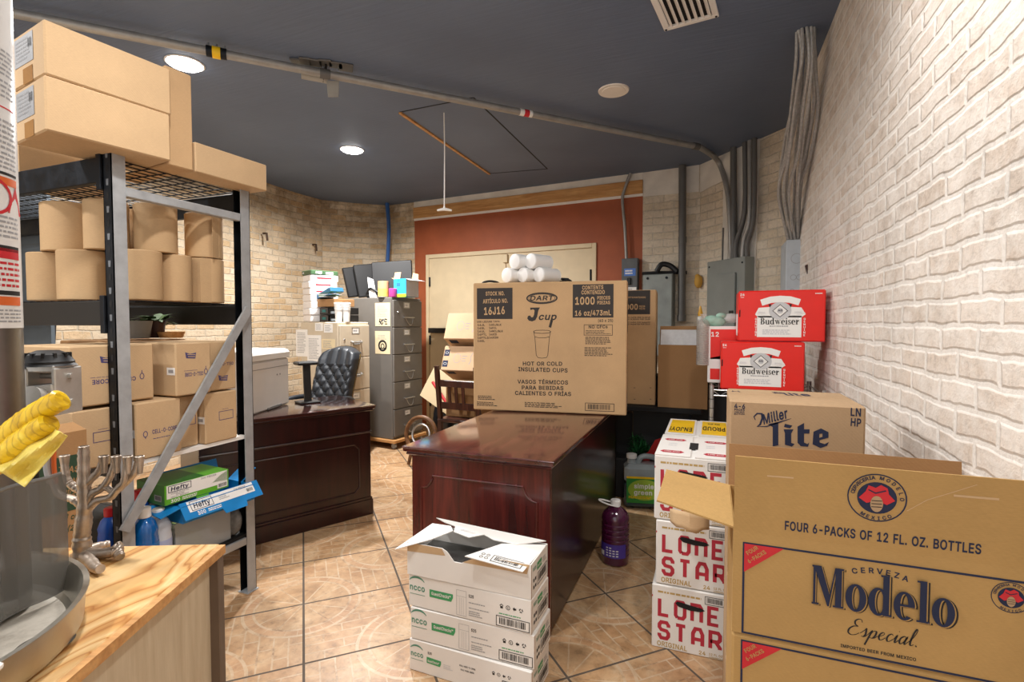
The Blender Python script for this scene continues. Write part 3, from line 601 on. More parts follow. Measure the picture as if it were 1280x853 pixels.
b = MB(); b.box(mid-.03, mid+.03, -.04, -.01, dzt-.16, dzt-.06, CREAM, .004); b.build('latch_plate', door)
z_ = fb.px(545, 413)[1]; b = MB(); b.box(du0+.08, mid-.1, -.09, -.05, z_-.035, z_+.03, BLK, .006)
for x in (du0+.1, mid-.14): b.box(x, x+.04, -.05, -.01, z_-.03, z_+.02, BLK)
b.build('push_bar', door)
# plaster strip behind the conduits, skim plaster band at the head of the wall
ac = math.atan2(CB[1]-CA[1], CB[0]-CA[0]); LC = math.hypot(CB[0]-CA[0], CB[1]-CA[1]); XC = XF((*CA, 0), ac)
fc = Face(MB(), (0, 0, 0), (1, 0, 0), (0, 0, 1), XC)
b = MB(); b.slab([(fc.px(907, 220)[0], -.012, 1.2), (fc.px(946, 200)[0], -.012, 1.2), (fc.px(950, 200)[0], -.012, HC), (fc.px(905, 220)[0], -.012, HC)], (0, -1, 0), .011, PLASTER)
b.slab([(.0, -.008, fc.px(878, 240)[1]), (fc.px(906, 200)[0], -.008, fc.px(904, 226)[1]), (fc.px(906, 200)[0], -.008, HC), (0, -.008, HC)], (0, -1, 0), .007, PLASTER)
struct(b.build('trim_3', None, (*CA, 0), ac))
ar = math.atan2(CA[1]-BR[1], CA[0]-BR[0]); XBR = XF((*BR, 0), ar); fr = Face(MB(), (0, 0, 0), (1, 0, 0), (0, 0, 1), XBR)
b = MB(); b.slab([(0, -.006, fr.px(806, 246)[1]), (.56, -.006, fr.px(872, 240)[1]), (.56, -.006, HC), (0, -.006, HC)], (0, -1, 0), .005, PLASTER); struct(b.build('trim_4', None, (*BR, 0), ar))

# ---------------------------------------------------------------- ceiling things
GLOW = emit('lamp_glow', (1.0, .98, .96, 1), 16)
def recessed_light(loc, label, power):
    t = thing('recessed_light', label, 'light', loc, 0, 'lit recessed ceiling lights')
    b = MB(); b.lathe([(.095, 0), (.106, 0), (.106, -.004), (.098, -.007), (.095, -.004)], WHITE, 32, caps=False); b.build('trim_ring', t)
    b = MB(); b.lathe([(.0, -.026), (.05, -.024), (.080, -.018), (.093, -.008), (.095, -.001)], GLOW, 32, caps=False); b.build('diffuser', t)
    ld = bpy.data.lights.new('lamp', 'AREA'); ld.shape = 'DISK'; ld.size = .15; ld.energy = power; ld.color = CAN_COL; ld.spread = R(165)
    lo = bpy.data.objects.new('lamp', ld); COL.objects.link(lo); lo.parent = t; lo.location = (0, 0, -.032)
    return t
recessed_light((-2.997, 2.227, HC), 'lit round recessed ceiling light above the cartons on the steel rack', CAN_POWER*.65)
recessed_light((-3.068, 3.865, HC), 'lit round recessed ceiling light in open ceiling beyond the steel rack', CAN_POWER*1.5)
for p in ((-1.2, .9), (-2.9, .5), (.15, 1.35), (-1.3, -.7)): recessed_light((*p, HC), 'unseen recessed ceiling light added as fill nearer the viewer, out of frame', NEAR_POWER*(.7 if p[0] > 0 else 1))  # unseen lights, added to fill the front and the right wall
b = MB(); b.lathe([(.0, -.010), (.075, -.010), (.078, -.006), (.1, -.008), (.104, 0)], plain('off_white_plastic', '#e9e4dc', .5, var=.03), 40, caps=False)
tag(b.build('ceiling_disc', None, (-.64, 3.536, HC)), 'unlit round cream disc set flush in the dark ceiling', 'ceiling fixture')
# louvred vent
p0 = at(829, 33, z=HC); p1 = at(898, 14, z=HC); p2 = at(822, 0, z=HC); av = math.atan2(p1.y-p0.y, p1.x-p0.x); Lv = (p1-p0).length
t = thing('air_vent', 'white louvred air vent at the top edge of the dark ceiling', 'vent', (p0.x, p0.y, HC), av)
DV = .30; b = MB()
for (x0, x1, y0, y1) in ((0, Lv, -0, .03), (0, Lv, -DV, -DV+.03), (0, .03, -DV+.03, 0), (Lv-.03, Lv, -DV+.03, 0)): b.box(x0, x1, y0, y1, -.014, 0, WHITE, .003)
b.build('frame', t); b = MB(); b.box(.03, Lv-.03, -DV+.03, 0, -.003, -.001, BLKM); b.build('duct_opening', t)
for i in range(7):
    b = MB(); x = .042+(Lv-.084)*i/6; b.box(-.011, .011, -DV+.03, .0, -.0015, .0015, WHITE, X=Matrix.Translation((x, 0, -.009)) @ Matrix.Rotation(R(38), 4, 'Y')); b.build('slat', t)
for x in (.012, Lv-.012):
    b = MB(); b.lathe([(.0, -.019), (.005, -.018), (.006, -.014)], STEELD, 10, c=(x, .015, 0)); b.build('screw', t)
# attic hatch: seams and one raw timber edge; pull cord
HA, HB_ = at(500, 140, z=HC), at(612, 217, z=HC); HX = at(592, 122, z=HC); HY = at(680, 232, z=HC); HD = at(695, 205, z=HC)
t = thing('ceiling_hatch', 'dark ceiling hatch panel with one raw orange timber edge', 'hatch', (HA.x, HA.y, HC))
b = MB(); b.bar((0, 0, -.006), HB_-HA+Vector((0, 0, -.006)), .022, .014, BEAM); b.build('raw_timber_edge', t)
b = MB()
for q0, q1 in ((HA, HX), (HX, HX+(HB_-HA)*1.05), (HB_, HX+(HB_-HA)*1.05)): b.bar(q0-HA+Vector((0, 0, -.001)), q1-HA+Vector((0, 0, -.001)), .010, .003, BLKM)
b.build('seam', t)
b = MB(); q = at(555, 141, z=HC); zl = at(555, 263, x=q.x).z
t = thing('hatch_pull', 'thin white pull cord with a small tee handle hanging from the ceiling hatch', 'cord', (q.x, q.y, HC))
b.tube([(0, 0, 0), (.004, 0, -.3), (0, 0, zl-HC+.03)], .0045, WHITE, 6); b.build('cord', t)
b = MB(); b.tube([(-.055*math.cos(YAW), -.055*math.sin(YAW), zl-HC), (0, 0, zl-HC+.01), (.055*math.cos(YAW), .055*math.sin(YAW), zl-HC)], [.007, .013, .007], WHITE, 8); b.lathe([(.004, .035), (.014, .0)], WHITE, 10, c=(0, 0, zl-HC)); b.build('tee_handle', t)
# long conduit under the ceiling
ZP = 2.84; a = at(20, 17, z=ZP); e = at(875, 184, z=ZP); d = (e-a).normalized()
fcp = Face(MB(), (0, -.075, 0), (1, 0, 0), (0, 0, 1), XC)
def onC(x, y, off=.05):
    f_ = Face(MB(), (0, -off, 0), (1, 0, 0), (0, 0, 1), XC); u_, v_ = f_.px(x, y); return XC @ Vector((u_, -off, v_))
t = thing('ceiling_conduit', 'long galvanised pipe running under the dark ceiling and bending down to the breaker panel', 'pipe', (a.x, a.y, ZP))
pts = [a-d*.7, e]; k1, k2, k3, kz = onC(897, 201), onC(908, 232), onC(912, 262), onC(915, 324)
b = MB(); b.tube([p-a for p in [a-d*.7, a+d*1.5, e-d*.1]+sm([e, k1, k2, k3, kz])], .024, CONDUIT, 14); b.build('pipe', t)
for px_, py_, m_ in ((272, 73, YEL), (405, 98, CONDUITD), (650, 147, WHITE), (870, 183, CONDUITD)):
    q = at(px_, py_, z=ZP); q = a+d*((q-a).dot(d)); b = MB()
    if m_ is YEL:
        b.tube([q-a-d*.05, q-a+d*.05], .030, STEELD, 12); b.tube([q-a-d*.02, q-a+d*.02], .032, YEL, 12)
        for s in (-.04, 0, .04): b.tube([q-a+d*s, q-a+d*s+Vector((0, 0, .045))], .006, CHROME, 6)
        b.build('coupling', t)
    elif m_ is WHITE: b.tube([q-a-d*.05, q-a+d*.05], .0248, WHITE, 12); b.tube([q-a-d*.015, q-a+d*.025], .0252, RED, 12); b.build('paper_tag', t)
    else: b.tube([q-a-d*.03, q-a+d*.03], .029, m_, 12); b.build('coupling', t)
# hanger patch with strap and duct tape
q = at(400, 77, z=HC); t = thing('pipe_hanger', 'perforated strap hanger with torn tape holding the long pipe to the ceiling', 'hanger', (q.x, q.y, HC))
b = MB()
for i in range(6): b.box(-.17+i*.055, -.11+i*.06, -.03-.01*(i % 2), .03+.012*(i % 3), -.012, -.001, CONDUITD, .003, X=Matrix.Rotation(R(6*(i % 3)-6), 4, 'Z') @ Matrix.Rotation(R(35), 4, 'Z'))
b.build('ceiling_plate', t)
q2 = at(405, 98, z=ZP); b = MB(); b.bar((.03, .02, -.01), (q2.x-q.x, q2.y-q.y, ZP-HC-.02), .026, .004, STEELD, (1, 0, 0)); b.build('strap', t)
b = MB(); v_ = Vector((q2.x-q.x, q2.y-q.y, ZP-HC))
b.tube([v_-d*.13, v_+d*.02], .0275, plain('duct_tape', '#9d9a92', .5), 12)
b.slab([v_+Vector((.02, 0, -.02)), v_+Vector((.09, .03, -.02)), v_+Vector((.085, .03, -.115)), v_+Vector((.03, 0, -.12))], (-.36, .93, 0), .004, MATS['duct_tape']); b.build('tape', t)

# ---------------------------------------------------------------- electrics on the far walls
def pipe(name, label, cat, pts, r, m, base=None, coup=()):
    o0 = pts[-1]; b = MB(); b.tube([Vector(p)-o0 for p in pts], r, m, 12)
    for (i, s) in coup:
        q = pts[i]-o0; b.tube([q-Vector((0, 0, .03)), q+Vector((0, 0, .03))], r*s, m, 12)
    return tag(b.build(name, None, o0), label, cat)
# breaker panel
f1 = Face(MB(), (0, -.115, 0), (1, 0, 0), (0, 0, 1), XC)
u0 = f1.px(884, 330)[0]; u1 = f1.px(931, 330)[0]; zt = f1.px(915, 323)[1]; z0 = 1.02
t = thing('breaker_panel', 'tall grey-green breaker panel with a raised door on the right brick corner', 'electrical panel', tuple(XC @ Vector((u0, 0, z0))), ac); wP = u1-u0; hP = zt-z0
b = MB(); b.box(0, wP, -.115, -.001, 0, hP, PANEL, .004); b.build('cabinet', t)
b = MB(); b.box(wP*.30, wP*.80, -.135, -.115, .10, hP-.13, PANEL, .004); dr = b.build('door', t)
b = MB(); b.box(wP*.68, wP*.78, -.142, -.135, hP*.42, hP*.47, BLK); b.build('latch', dr)
for x in (.03, wP-.03):
    for z in (.04, hP-.05): MB().lathe([(0, .006), (.008, .004), (.009, 0)], STEELD, 8, X=Matrix.Translation((x, -.115, z)) @ Matrix.Rotation(R(90), 4, 'X')).build('screw', t)
for (nm, lb, top, mids, m_, r_) in (
    ('conduit', 'grey conduit rising straight from the breaker panel left of the two jogged ones', (917, 175), [(917, 322)], CONDUITD, .028),
    ('conduit', 'dark conduit with a jog above the breaker panel, left of the shiny pair', (931, 180), [(931, 262), (920, 305), (920, 322)], CONDUITD, .022),
    ('conduit', 'shiny conduit with a jog, standing between two dark conduits', (937, 178), [(937, 270), (930, 300), (928, 322)], CONDUIT, .020),
    ('conduit', 'dark conduit with a jog, rightmost at the breaker panel', (943, 172), [(942, 270), (934, 305), (934, 322)], CONDUITD, .020),
    ('conduit', 'thin dark rod standing left of the bent ceiling pipe at the breaker panel', (904, 285), [(903, 322)], CONDUITD, .008)):
    A0 = onC(*top, .06); A0.z = HC-.002 if nm == 'conduit' and top[1] < 200 else A0.z
    ps = [A0]+[onC(*q, .06) for q in mids]; ps[-1].z = zt+.0
    pipe(nm, lb, 'pipe', sm(ps, 6) if len(ps) > 2 else ps, r_, m_)
# meter box on the red wall
f1 = Face(MB(), (0, -.09, 0), (1, 0, 0), (0, 0, 1), XB)
u0 = f1.px(777, 330)[0]; u1 = f1.px(797, 330)[0]; zt = f1.px(787, 323)[1]; zb = f1.px(787, 372)[1]
t = thing('disconnect_box', 'small grey switch box with a blue label on the red wall', 'switch box', tuple(XB @ Vector((u0, 0, zb))), ab); w_ = u1-u0; h_ = zt-zb
b = MB(); b.box(0, w_, -.09, -.001, 0, h_, PANELD, .004); b.build('case', t)
b = MB(); b.box(.028, w_-.02, -.0915, -.09, h_*.55, h_*.74, plain('blue_label', '#4a78c8', .5)); F_ = Face(b, (0, -.0915, 0), (1, 0, 0), (0, 0, 1)); F_.lines(.04, h_*.58, w_-.03, h_*.71, 2, WHITE, .6, 3); b.build('label', t)
b = MB(); b.box(w_*.38, w_*.60, -.11, -.09, h_*.33, h_*.5, BLK, .004); b.build('switch', t)
b = MB(); b.box(.02, w_-.01, -.0915, -.09, h_*.05, h_*.26, WHITE); F_ = Face(b, (0, -.0915, 0), (1, 0, 0), (0, 0, 1)); F_.lines(.03, h_*.06, w_-.03, h_*.23, 4, GREY, .5, 4); b.build('notice', t)
def onB(x, y, off): 
    f_ = Face(MB(), (0, -off, 0), (1, 0, 0), (0, 0, 1), XB); u_, v_ = f_.px(x, y); return XB @ Vector((u_, -off, v_))
ps = [onB(788, 214, .05), onB(781, 236, .05), onB(778, 250, .05), onB(781, 285, .05), onB(783, 323, .05)]; ps[0].z = HC-.002; ps[-1].z = (XB @ Vector((0, 0, zt))).z
pipe('conduit', 'thin shiny conduit kinked at its top above the small grey switch box', 'pipe', sm(ps, 5), .016, CONDUIT)
# grey enclosure on the brick right of it
def onR(x, y, off):
    f_ = Face(MB(), (0, -off, 0), (1, 0, 0), (0, 0, 1), XBR); u_, v_ = f_.px(x, y); return Vector((u_, -off, v_))
q0, q1 = onR(803, 409, .14), onR(841, 342, .14)
t = thing('enclosure', 'square light grey enclosure with a rusty face on the far brick wall', 'electrical box', tuple(XBR @ Vector((q0.x, 0, q0.z-.3))), ar); w_ = q1.x-q0.x; h_ = q1.z-q0.z+.3
b = MB(); b.box(0, w_, -.14, -.001, 0, h_, PANEL, .006); b.build('case', t)
b = MB(); b.box(.006, w_-.006, -.148, -.14, .01, h_-.006, plain('aged_grey', '#8f9693', .55, var=.22, scale=7), .003); b.build('cover', t)
for x in (.05, w_-.06): MB().lathe([(0, .01), (.012, .008), (.014, 0)], STEELD, 8, X=Matrix.Translation((x, -.148, h_-.04)) @ Matrix.Rotation(R(90), 4, 'X')).build('screw', t)
b = MB(); b.tube([(-.02, -.07, h_+.018), (.12, -.08, h_+.02), (w_+.12, -.05, h_+.012)], .018, BLK, 8); b.tube(sm([(.13, -.1, h_+.03), (.18, -.1, h_+.10), (.26, -.08, h_+.085), (.33, -.08, h_+.02)]), .028, BLK, 8)
tag(b.build('cable_coil', None, tuple(XBR @ Vector((q0.x, 0, q0.z-.3))), ar), 'black cable lump lying on the square grey enclosure', 'cable')
ps = [XBR @ onR(853, 205, .07), XBR @ onR(853, 300, .07), XBR @ onR(852, 398, .07)]; ps[0].z = HC-.002
pipe('standpipe', 'thick dark vertical pipe on the far brick between the two grey boxes', 'pipe', ps, .036, CONDUITD, coup=((1, 1.12), (2, 1.2)))
b = MB(); q = XBR @ onR(873, 352, .05); b.sphere((0, 0, 0), .05, plain('yellow_foam', '#c99b45', .8, bump=.4), sc=(.8, .7, 1.35)); b.sphere((-.01, 0, .05), .025, MATS['yellow_foam'])
tag(b.build('foam_blob', None, q), 'hardened yellow foam blob on the far brick beside the dark pipe', 'foam')
# pull box on the right wall with armoured cables
yb = 4.05; q0 = at(982, 361, y=yb); q1 = at(1007, 299, y=yb)
t = thing('pull_box', 'upright pale grey pull box below the bundle of armoured cables', 'electrical box', (q0.x, yb, 1.25)); w_ = q1.x-q0.x; h_ = q1.z-1.25
b = MB(); b.box(0, w_, 0, .30, 0, h_, PANELL, .004); F_ = Face(b, (0, 0, 0), (1, 0, 0), (0, 0, 1))
for (fx, fz, fr_) in ((.55, .80, .034), (.40, .60, .018), (.72, .60, .018), (.35, .45, .016), (.70, .42, .018), (.5, .30, .02)): F_.oval(w_*fx, h_*fz, fr_, fr_, GREY, .003, 20)
b.build('case', t)
TOPB = Vector((q0.x+w_/2, yb+.1, q1.z)); TOPC = at(1007, 38, z=HC)
rd = random.Random(5)
CBL = metal_mat('cable_armour', '#b9b7b3', .45, .3, 60, metal=.2)
for i in range(12):
    a_ = i*math.pi/6; sx, sy = math.cos(a_), math.sin(a_); b = MB(); p_ = [TOPC+Vector((sx*.042, sy*.035, 0))]
    for (px_, py_, yy_, sp_) in ((1008, 72, 3.23, 9), (1006, 130, 3.38, 15), (997, 190, 3.60, 17), (989, 240, 3.84, 14)):
        q = at(px_+sx*sp_+rd.uniform(-4, 4), py_+rd.uniform(-6, 6), y=yy_+sy*.05); q.x = min(q.x, XR-.02-.012*(i % 3)); p_.append(q)
    p_.append(TOPB+Vector((sx*.036, sy*.06, 0)))
    b.tube([p-TOPB for p in sm(p_, 10)], .0085, CBL, 8)
    tag(b.build('armoured_cable', None, TOPB), 'grey armoured cable in the bundle hanging from the ceiling at the right wall', 'cable', 'armoured cables at the right wall')
b = MB(); q = at(1022, 352, y=3.75); b.box(-.045, .045, -.02, .02, -.5, .12, WALNUT, .003, X=Matrix.Rotation(R(-14), 4, 'Y'))
tag(b.build('wood_offcut', None, (q.x, q.y, q.z)), 'weathered wood offcut leaning on the right wall behind the top red carton', 'wood scrap')
# blue hose in the left corner
b = MB(); HS = [at(484, 258, y=5.75), at(486, 285, y=5.74), at(485, 318, y=5.74), at(483, 345, y=5.74)]; HS[0].z = HC-.002; o0 = HS[-1]
b.tube([p-o0 for p in sm(HS, 6)], .026, plain('blue_hose', '#2b5a9a', .45), 10); tag(b.build('blue_hose', None, o0), 'bright blue hose running down the far left brick corner', 'hose')
for (x, y, lb) in ((329, 292, 'rusty iron hook in the left brick wall, nearer the steel rack'), (391, 306, 'rusty iron hook in the left brick wall, nearer the corner')):
    q = at(x, y, x=-4.64 if x < 350 else -4.69); b = MB(); b.tube([(0, 0, 0), (.05, 0, 0), (.06, 0, -.08)], .012, plain('rust', '#4a3526', .8), 8); tag(b.build('wall_hook', None, q), lb, 'hook')

# ================================================================= cartons
def carton_body(w, d, h, m, b=.004, seam='x', tape=None):
    mb = MB(); mb.box(0, w, 0, d, 0, h, m, b)
    return mb
def F_front(mb, X, w, d, h): return Face(mb, (0, 0, 0), (1, 0, 0), (0, 0, 1), X)
def F_right(mb, X, w, d, h): return Face(mb, (w, 0, 0), (0, 1, 0), (0, 0, 1), X)
def F_left(mb, X, w, d, h): return Face(mb, (0, d, 0), (0, -1, 0), (0, 0, 1), X)
def F_top(mb, X, w, d, h): return Face(mb, (0, 0, h), (1, 0, 0), (0, 1, 0), X)

# ---- serif lettering built stroke by stroke (heavy stems, hairline serifs); unit: x-height 1
def serif_glyph(ch):
    """list of contours sets; each set is filled on its own"""
    def el(cx, cy, rx, ry, n=26, a0=0, a1=2*math.pi): return [(cx+rx*math.cos(a0+(a1-a0)*i/n), cy+ry*math.sin(a0+(a1-a0)*i/n)) for i in range(n)]
    def rc(x0, y0, x1, y1): return [[(x0, y0), (x1, y0), (x1, y1), (x0, y1)]]
    A = 1.52; t = .07
    if ch == 'M': return 1.50, [rc(.0, 0, .34, t), rc(.06, 0, .17, A), rc(1.0, 0, 1.5, t), rc(1.10, 0, 1.40, A), rc(0, A-t, .4, A), rc(1.1, A-t, 1.5, A), [[(.07, A), (.44, A), (.88, .35), (.74, .0)]], [[(.74, 0), (.82, .0), (1.14, A), (1.08, A)]]]
    if ch == 'B': return 1.06, [rc(0, 0, .6, t), rc(0, A-t, .6, A), rc(.12, 0, .38, A), [el(.5, 1.14, .42, .38), el(.46, 1.14, .18, .31)], [el(.54, .42, .48, .42), el(.48, .42, .22, .35)]]
    if ch == 'o': return .98, [[el(.49, .5, .48, .53), el(.49, .5, .17, .44)]]
    if ch == 'd': return 1.06, [[el(.46, .5, .45, .53), el(.50, .5, .19, .44)], rc(.66, 0, .94, A), rc(.56, A-t, .94, A), rc(.66, 0, 1.06, t)]
    if ch == 'e':
        o = el(.47, .5, .46, .53, 40, .05, 2*math.pi-.75); i_ = el(.47, .5, .17, .44, 40, .05, 2*math.pi-.75)[::-1]
        return .94, [[o+i_], rc(.30, .48, .92, .56)]
    if ch == 'l': return .56, [rc(.13, 0, .42, A), rc(0, A-t, .42, A), rc(0, 0, .56, t)]
    if ch == 'u': return 1.08, [rc(.12, .2, .39, 1), rc(0, 1-t, .39, 1), rc(.70, 0, .97, 1), rc(.58, 1-t, .97, 1), rc(.7, 0, 1.08, t), [el(.48, .3, .36, .32, 20, math.pi, 2*math.pi)+[(.84, .3)]+el(.54, .3, .2, .22, 20, math.pi, 2*math.pi)[::-1]]]
    if ch == 'w': return 1.46, [rc(0, 1-t, .44, 1), rc(.5, 1-t, .92, 1), rc(1.1, 1-t, 1.46, 1), [[(.08, 1), (.36, 1), (.60, .28), (.50, 0)]], [[(.5, 0), (.56, 0), (.76, .62), (.70, .75)]], [[(.58, 1), (.86, 1), (1.08, .28), (.98, 0)]], [[(.98, 0), (1.04, 0), (1.34, 1), (1.26, 1)]]]
    if ch == 'i': return .54, [rc(.13, 0, .40, 1), rc(0, 1-t, .4, 1), rc(0, 0, .54, t), [el(.26, 1.32, .15, .15)]]
    if ch == 'r': return .76, [rc(.12, 0, .39, 1), rc(0, 1-t, .39, 1), rc(0, 0, .54, t), [el(.62, .84, .14, .15)], [[(.36, .6), (.5, .95), (.66, 1.0), (.6, .9), (.39, .5)]]]
    if ch == 's': return .74, [[[(.06, .0), (.13, .0), (.13, .36), (.06, .36)]], [[(.58, .66), (.64, .66), (.64, 1.0), (.58, 1.0)]], [[(.10, .18), (.22, .02), (.40, -.03), (.60, .06), (.69, .26), (.62, .44), (.30, .66), (.26, .78), (.34, .93), (.46, .95), (.60, .80), (.56, .97), (.40, 1.03), (.18, .98), (.07, .80), (.10, .60), (.24, .48), (.46, .34), (.50, .20), (.42, .07), (.32, .05), (.14, .22)]]]
    return .5, []
def serif_text(F, word, a, b, w, xh, m, track=.06, arc=None):
    """word set from a, total width w, x-height xh"""
    gl = [serif_glyph(c) for c in word]; tot = sum(g_[0]+track for g_ in gl)-track; k = w/tot; x = a; k0_ = F.k
    for (adv, sets) in gl:
        for cs in sets:
            F.k += .05
            if cs: F.fill([[(x+q[0]*k, b+q[1]*xh) for q in c] for c in cs], m)
        x += (adv+track)*k
    F.k = k0_
# ---- chamfered block lettering
BLOCK = {'L': [[(0, 1), (0, 0), (1, 0)]], 'O': [[(.2, 0), (.8, 0), (1, .16), (1, .84), (.8, 1), (.2, 1), (0, .84), (0, .16), (.2, 0)]],
         'N': [[(0, 0), (0, 1), (.8, 1), (1, .84), (1, 0)]], 'E': [[(1, 1), (0, 1), (0, 0), (1, 0)], [(0, .5), (.85, .5)]],
         'S': [[(1, .72), (1, .84), (.8, 1), (.2, 1), (0, .84), (0, .66), (.2, .52), (.8, .48), (1, .34), (1, .16), (.8, 0), (.2, 0), (0, .16), (0, .28)]],
         'T': [[(0, 1), (1, 1)], [(.5, 1), (.5, 0)]], 'A': [[(0, 0), (0, .7), (.25, 1), (.75, 1), (1, .7), (1, 0)], [(0, .36), (1, .36)]],
         'R': [[(0, 0), (0, 1), (.8, 1), (1, .84), (1, .58), (.8, .44), (0, .44)], [(.55, .44), (1, .1), (1, 0)]]}
def block_text(F, word, a, b, w, h, m, st=.29, gap=.30):
    n_ = len(word); lw = w/(n_+gap*(n_-1)); s_ = lw*st
    for i, c in enumerate(word):
        x = a+i*lw*(1+gap)
        for pl in BLOCK[c]:
            F.k += .05; F.line([(x+s_/2+q[0]*(lw-s_), b+s_/2+q[1]*(h-s_)) for q in pl], s_, m)
        F.k -= .05*len(BLOCK[c])

# ---------------------------------------------------------------- golden bottle cartons at the right front
MX, MY, MW, MD, MH = .049, 1.172, .510, .33, .2225
def emblem(F, a, b, r):
    F.lay(1).oval(a, b, r, r*.98, NAVY, r*.05); F.oval(a, b, r*.70, r*.68, NAVY)
    F.lay(2).oval(a, b, r*.70, r*.68, KRAFT_M, r*.03)
    F.poly([(a-.62*r, b-.05*r), (a-.40*r, b+.22*r), (a-.30*r, b+.50*r), (a-.05*r, b+.42*r), (a+.12*r, b+.56*r), (a+.35*r, b+.44*r), (a+.40*r, b+.2*r), (a+.62*r, b-.05*r), (a+.35*r, b-.25*r), (a, b-.12*r), (a-.35*r, b-.25*r)], RED)
    F.lay(3).oval(a, b-.25*r, .22*r, .34*r, KRAFT_L, n=18)
    F.line([(a-.3*r, b+.32*r), (a-.05*r, b+.2*r), (a+.3*r, b+.34*r)], r*.05, NAVY)
    for i in range(3): F.lay(4).line([(a-.18*r, b-.12*r-.13*r*i), (a+.18*r, b-.10*r-.13*r*i)], r*.03, INK)
    F.lay(2)
    for word, c0, c1, up in (('CERVECERIA', 2.95, 1.75, 1), ('MODELO', 1.40, .05, 1), ('MEXICO', 4.15, 5.28, -1)):
        for i, ch in enumerate(word):
            an = c0+(c1-c0)*i/(len(word)-1); rr_ = r*(.775 if up > 0 else .93)
            F.text(ch, a+rr_*math.cos(an), b+rr_*math.sin(an), r*.15, NAVY, bold=.02, rot=an-math.pi/2 if up > 0 else an+math.pi/2)
    F.lay(1)
CURSIVE = {'E': (1.35, [[(1.2, 1.75), (1.05, 2.05), (.7, 2.1), (.42, 1.8), (.55, 1.4), (.85, 1.2), (.45, 1.12), (.1, .75), (.12, .25), (.5, .0), (.95, .1), (1.3, .4)]]),
    's': (.75, [[(-.05, .4), (.3, .85), (.42, 1.1), (.5, .75), (.55, .35), (.4, .03), (.15, .08)], [(.4, .03), (.6, .1), (.78, .4)]]),
    'p': (1.0, [[(0, .4), (.28, .95), (.2, .2), (.05, -.95)], [(.22, .35), (.45, .9), (.75, .95), (.8, .5), (.6, .05), (.25, .1)], [(.6, .05), (.8, .1), (1.02, .4)]]),
    'e': (.8, [[(0, .4), (.35, .55), (.6, .8), (.45, 1.0), (.2, .8), (.12, .4), (.3, .03), (.55, .08), (.82, .4)]]),
    'c': (.78, [[(.65, .82), (.5, 1.0), (.22, .8), (.12, .4), (.28, .03), (.52, .08), (.8, .4)]]),
    'i': (.5, [[(0, .4), (.22, .95), (.18, .3), (.28, .02), (.52, .4)], [(.26, 1.42), (.31, 1.5)]]),
    'a': (.95, [[(.7, .85), (.45, 1.0), (.15, .7), (.12, .25), (.32, .0), (.6, .4), (.75, .95), (.66, .3), (.76, .02), (.98, .4)]]),
    'l': (.7, [[(0, .4), (.35, 1.1), (.5, 1.9), (.36, 2.1), (.22, 1.5), (.2, .4), (.35, .02), (.6, .2)]]),
    '.': (.4, [[(.1, .02), (.2, .1)]])}
def script_word(F, word, a, b, w, h, m):
    """joined cursive hand, h = height of the capital"""
    tot = sum(CURSIVE[c][0] for c in word); k = w/tot; ky = h/2.1; x = a; k0 = F.k
    for ch in word:
        adv, sts = CURSIVE[ch]
        for st in sts:
            P_ = sm([(x+(q[0]+.30*q[1])*k*.93, b+q[1]*ky, 0) for q in st], 5); n_ = len(P_)
            ww = [h*(.035+.055*max(0, -(P_[min(i+1, n_-1)].y-P_[max(i-1, 0)].y))/max(1e-6, (P_[min(i+1, n_-1)]-P_[max(i-1, 0)]).length)) for i in range(n_)]
            if ch == '.': ww = [h*.09]*n_
            F.k += .04; F.line([(p.x, p.y) for p in P_], ww, m)
        x += adv*k
    F.k = k0
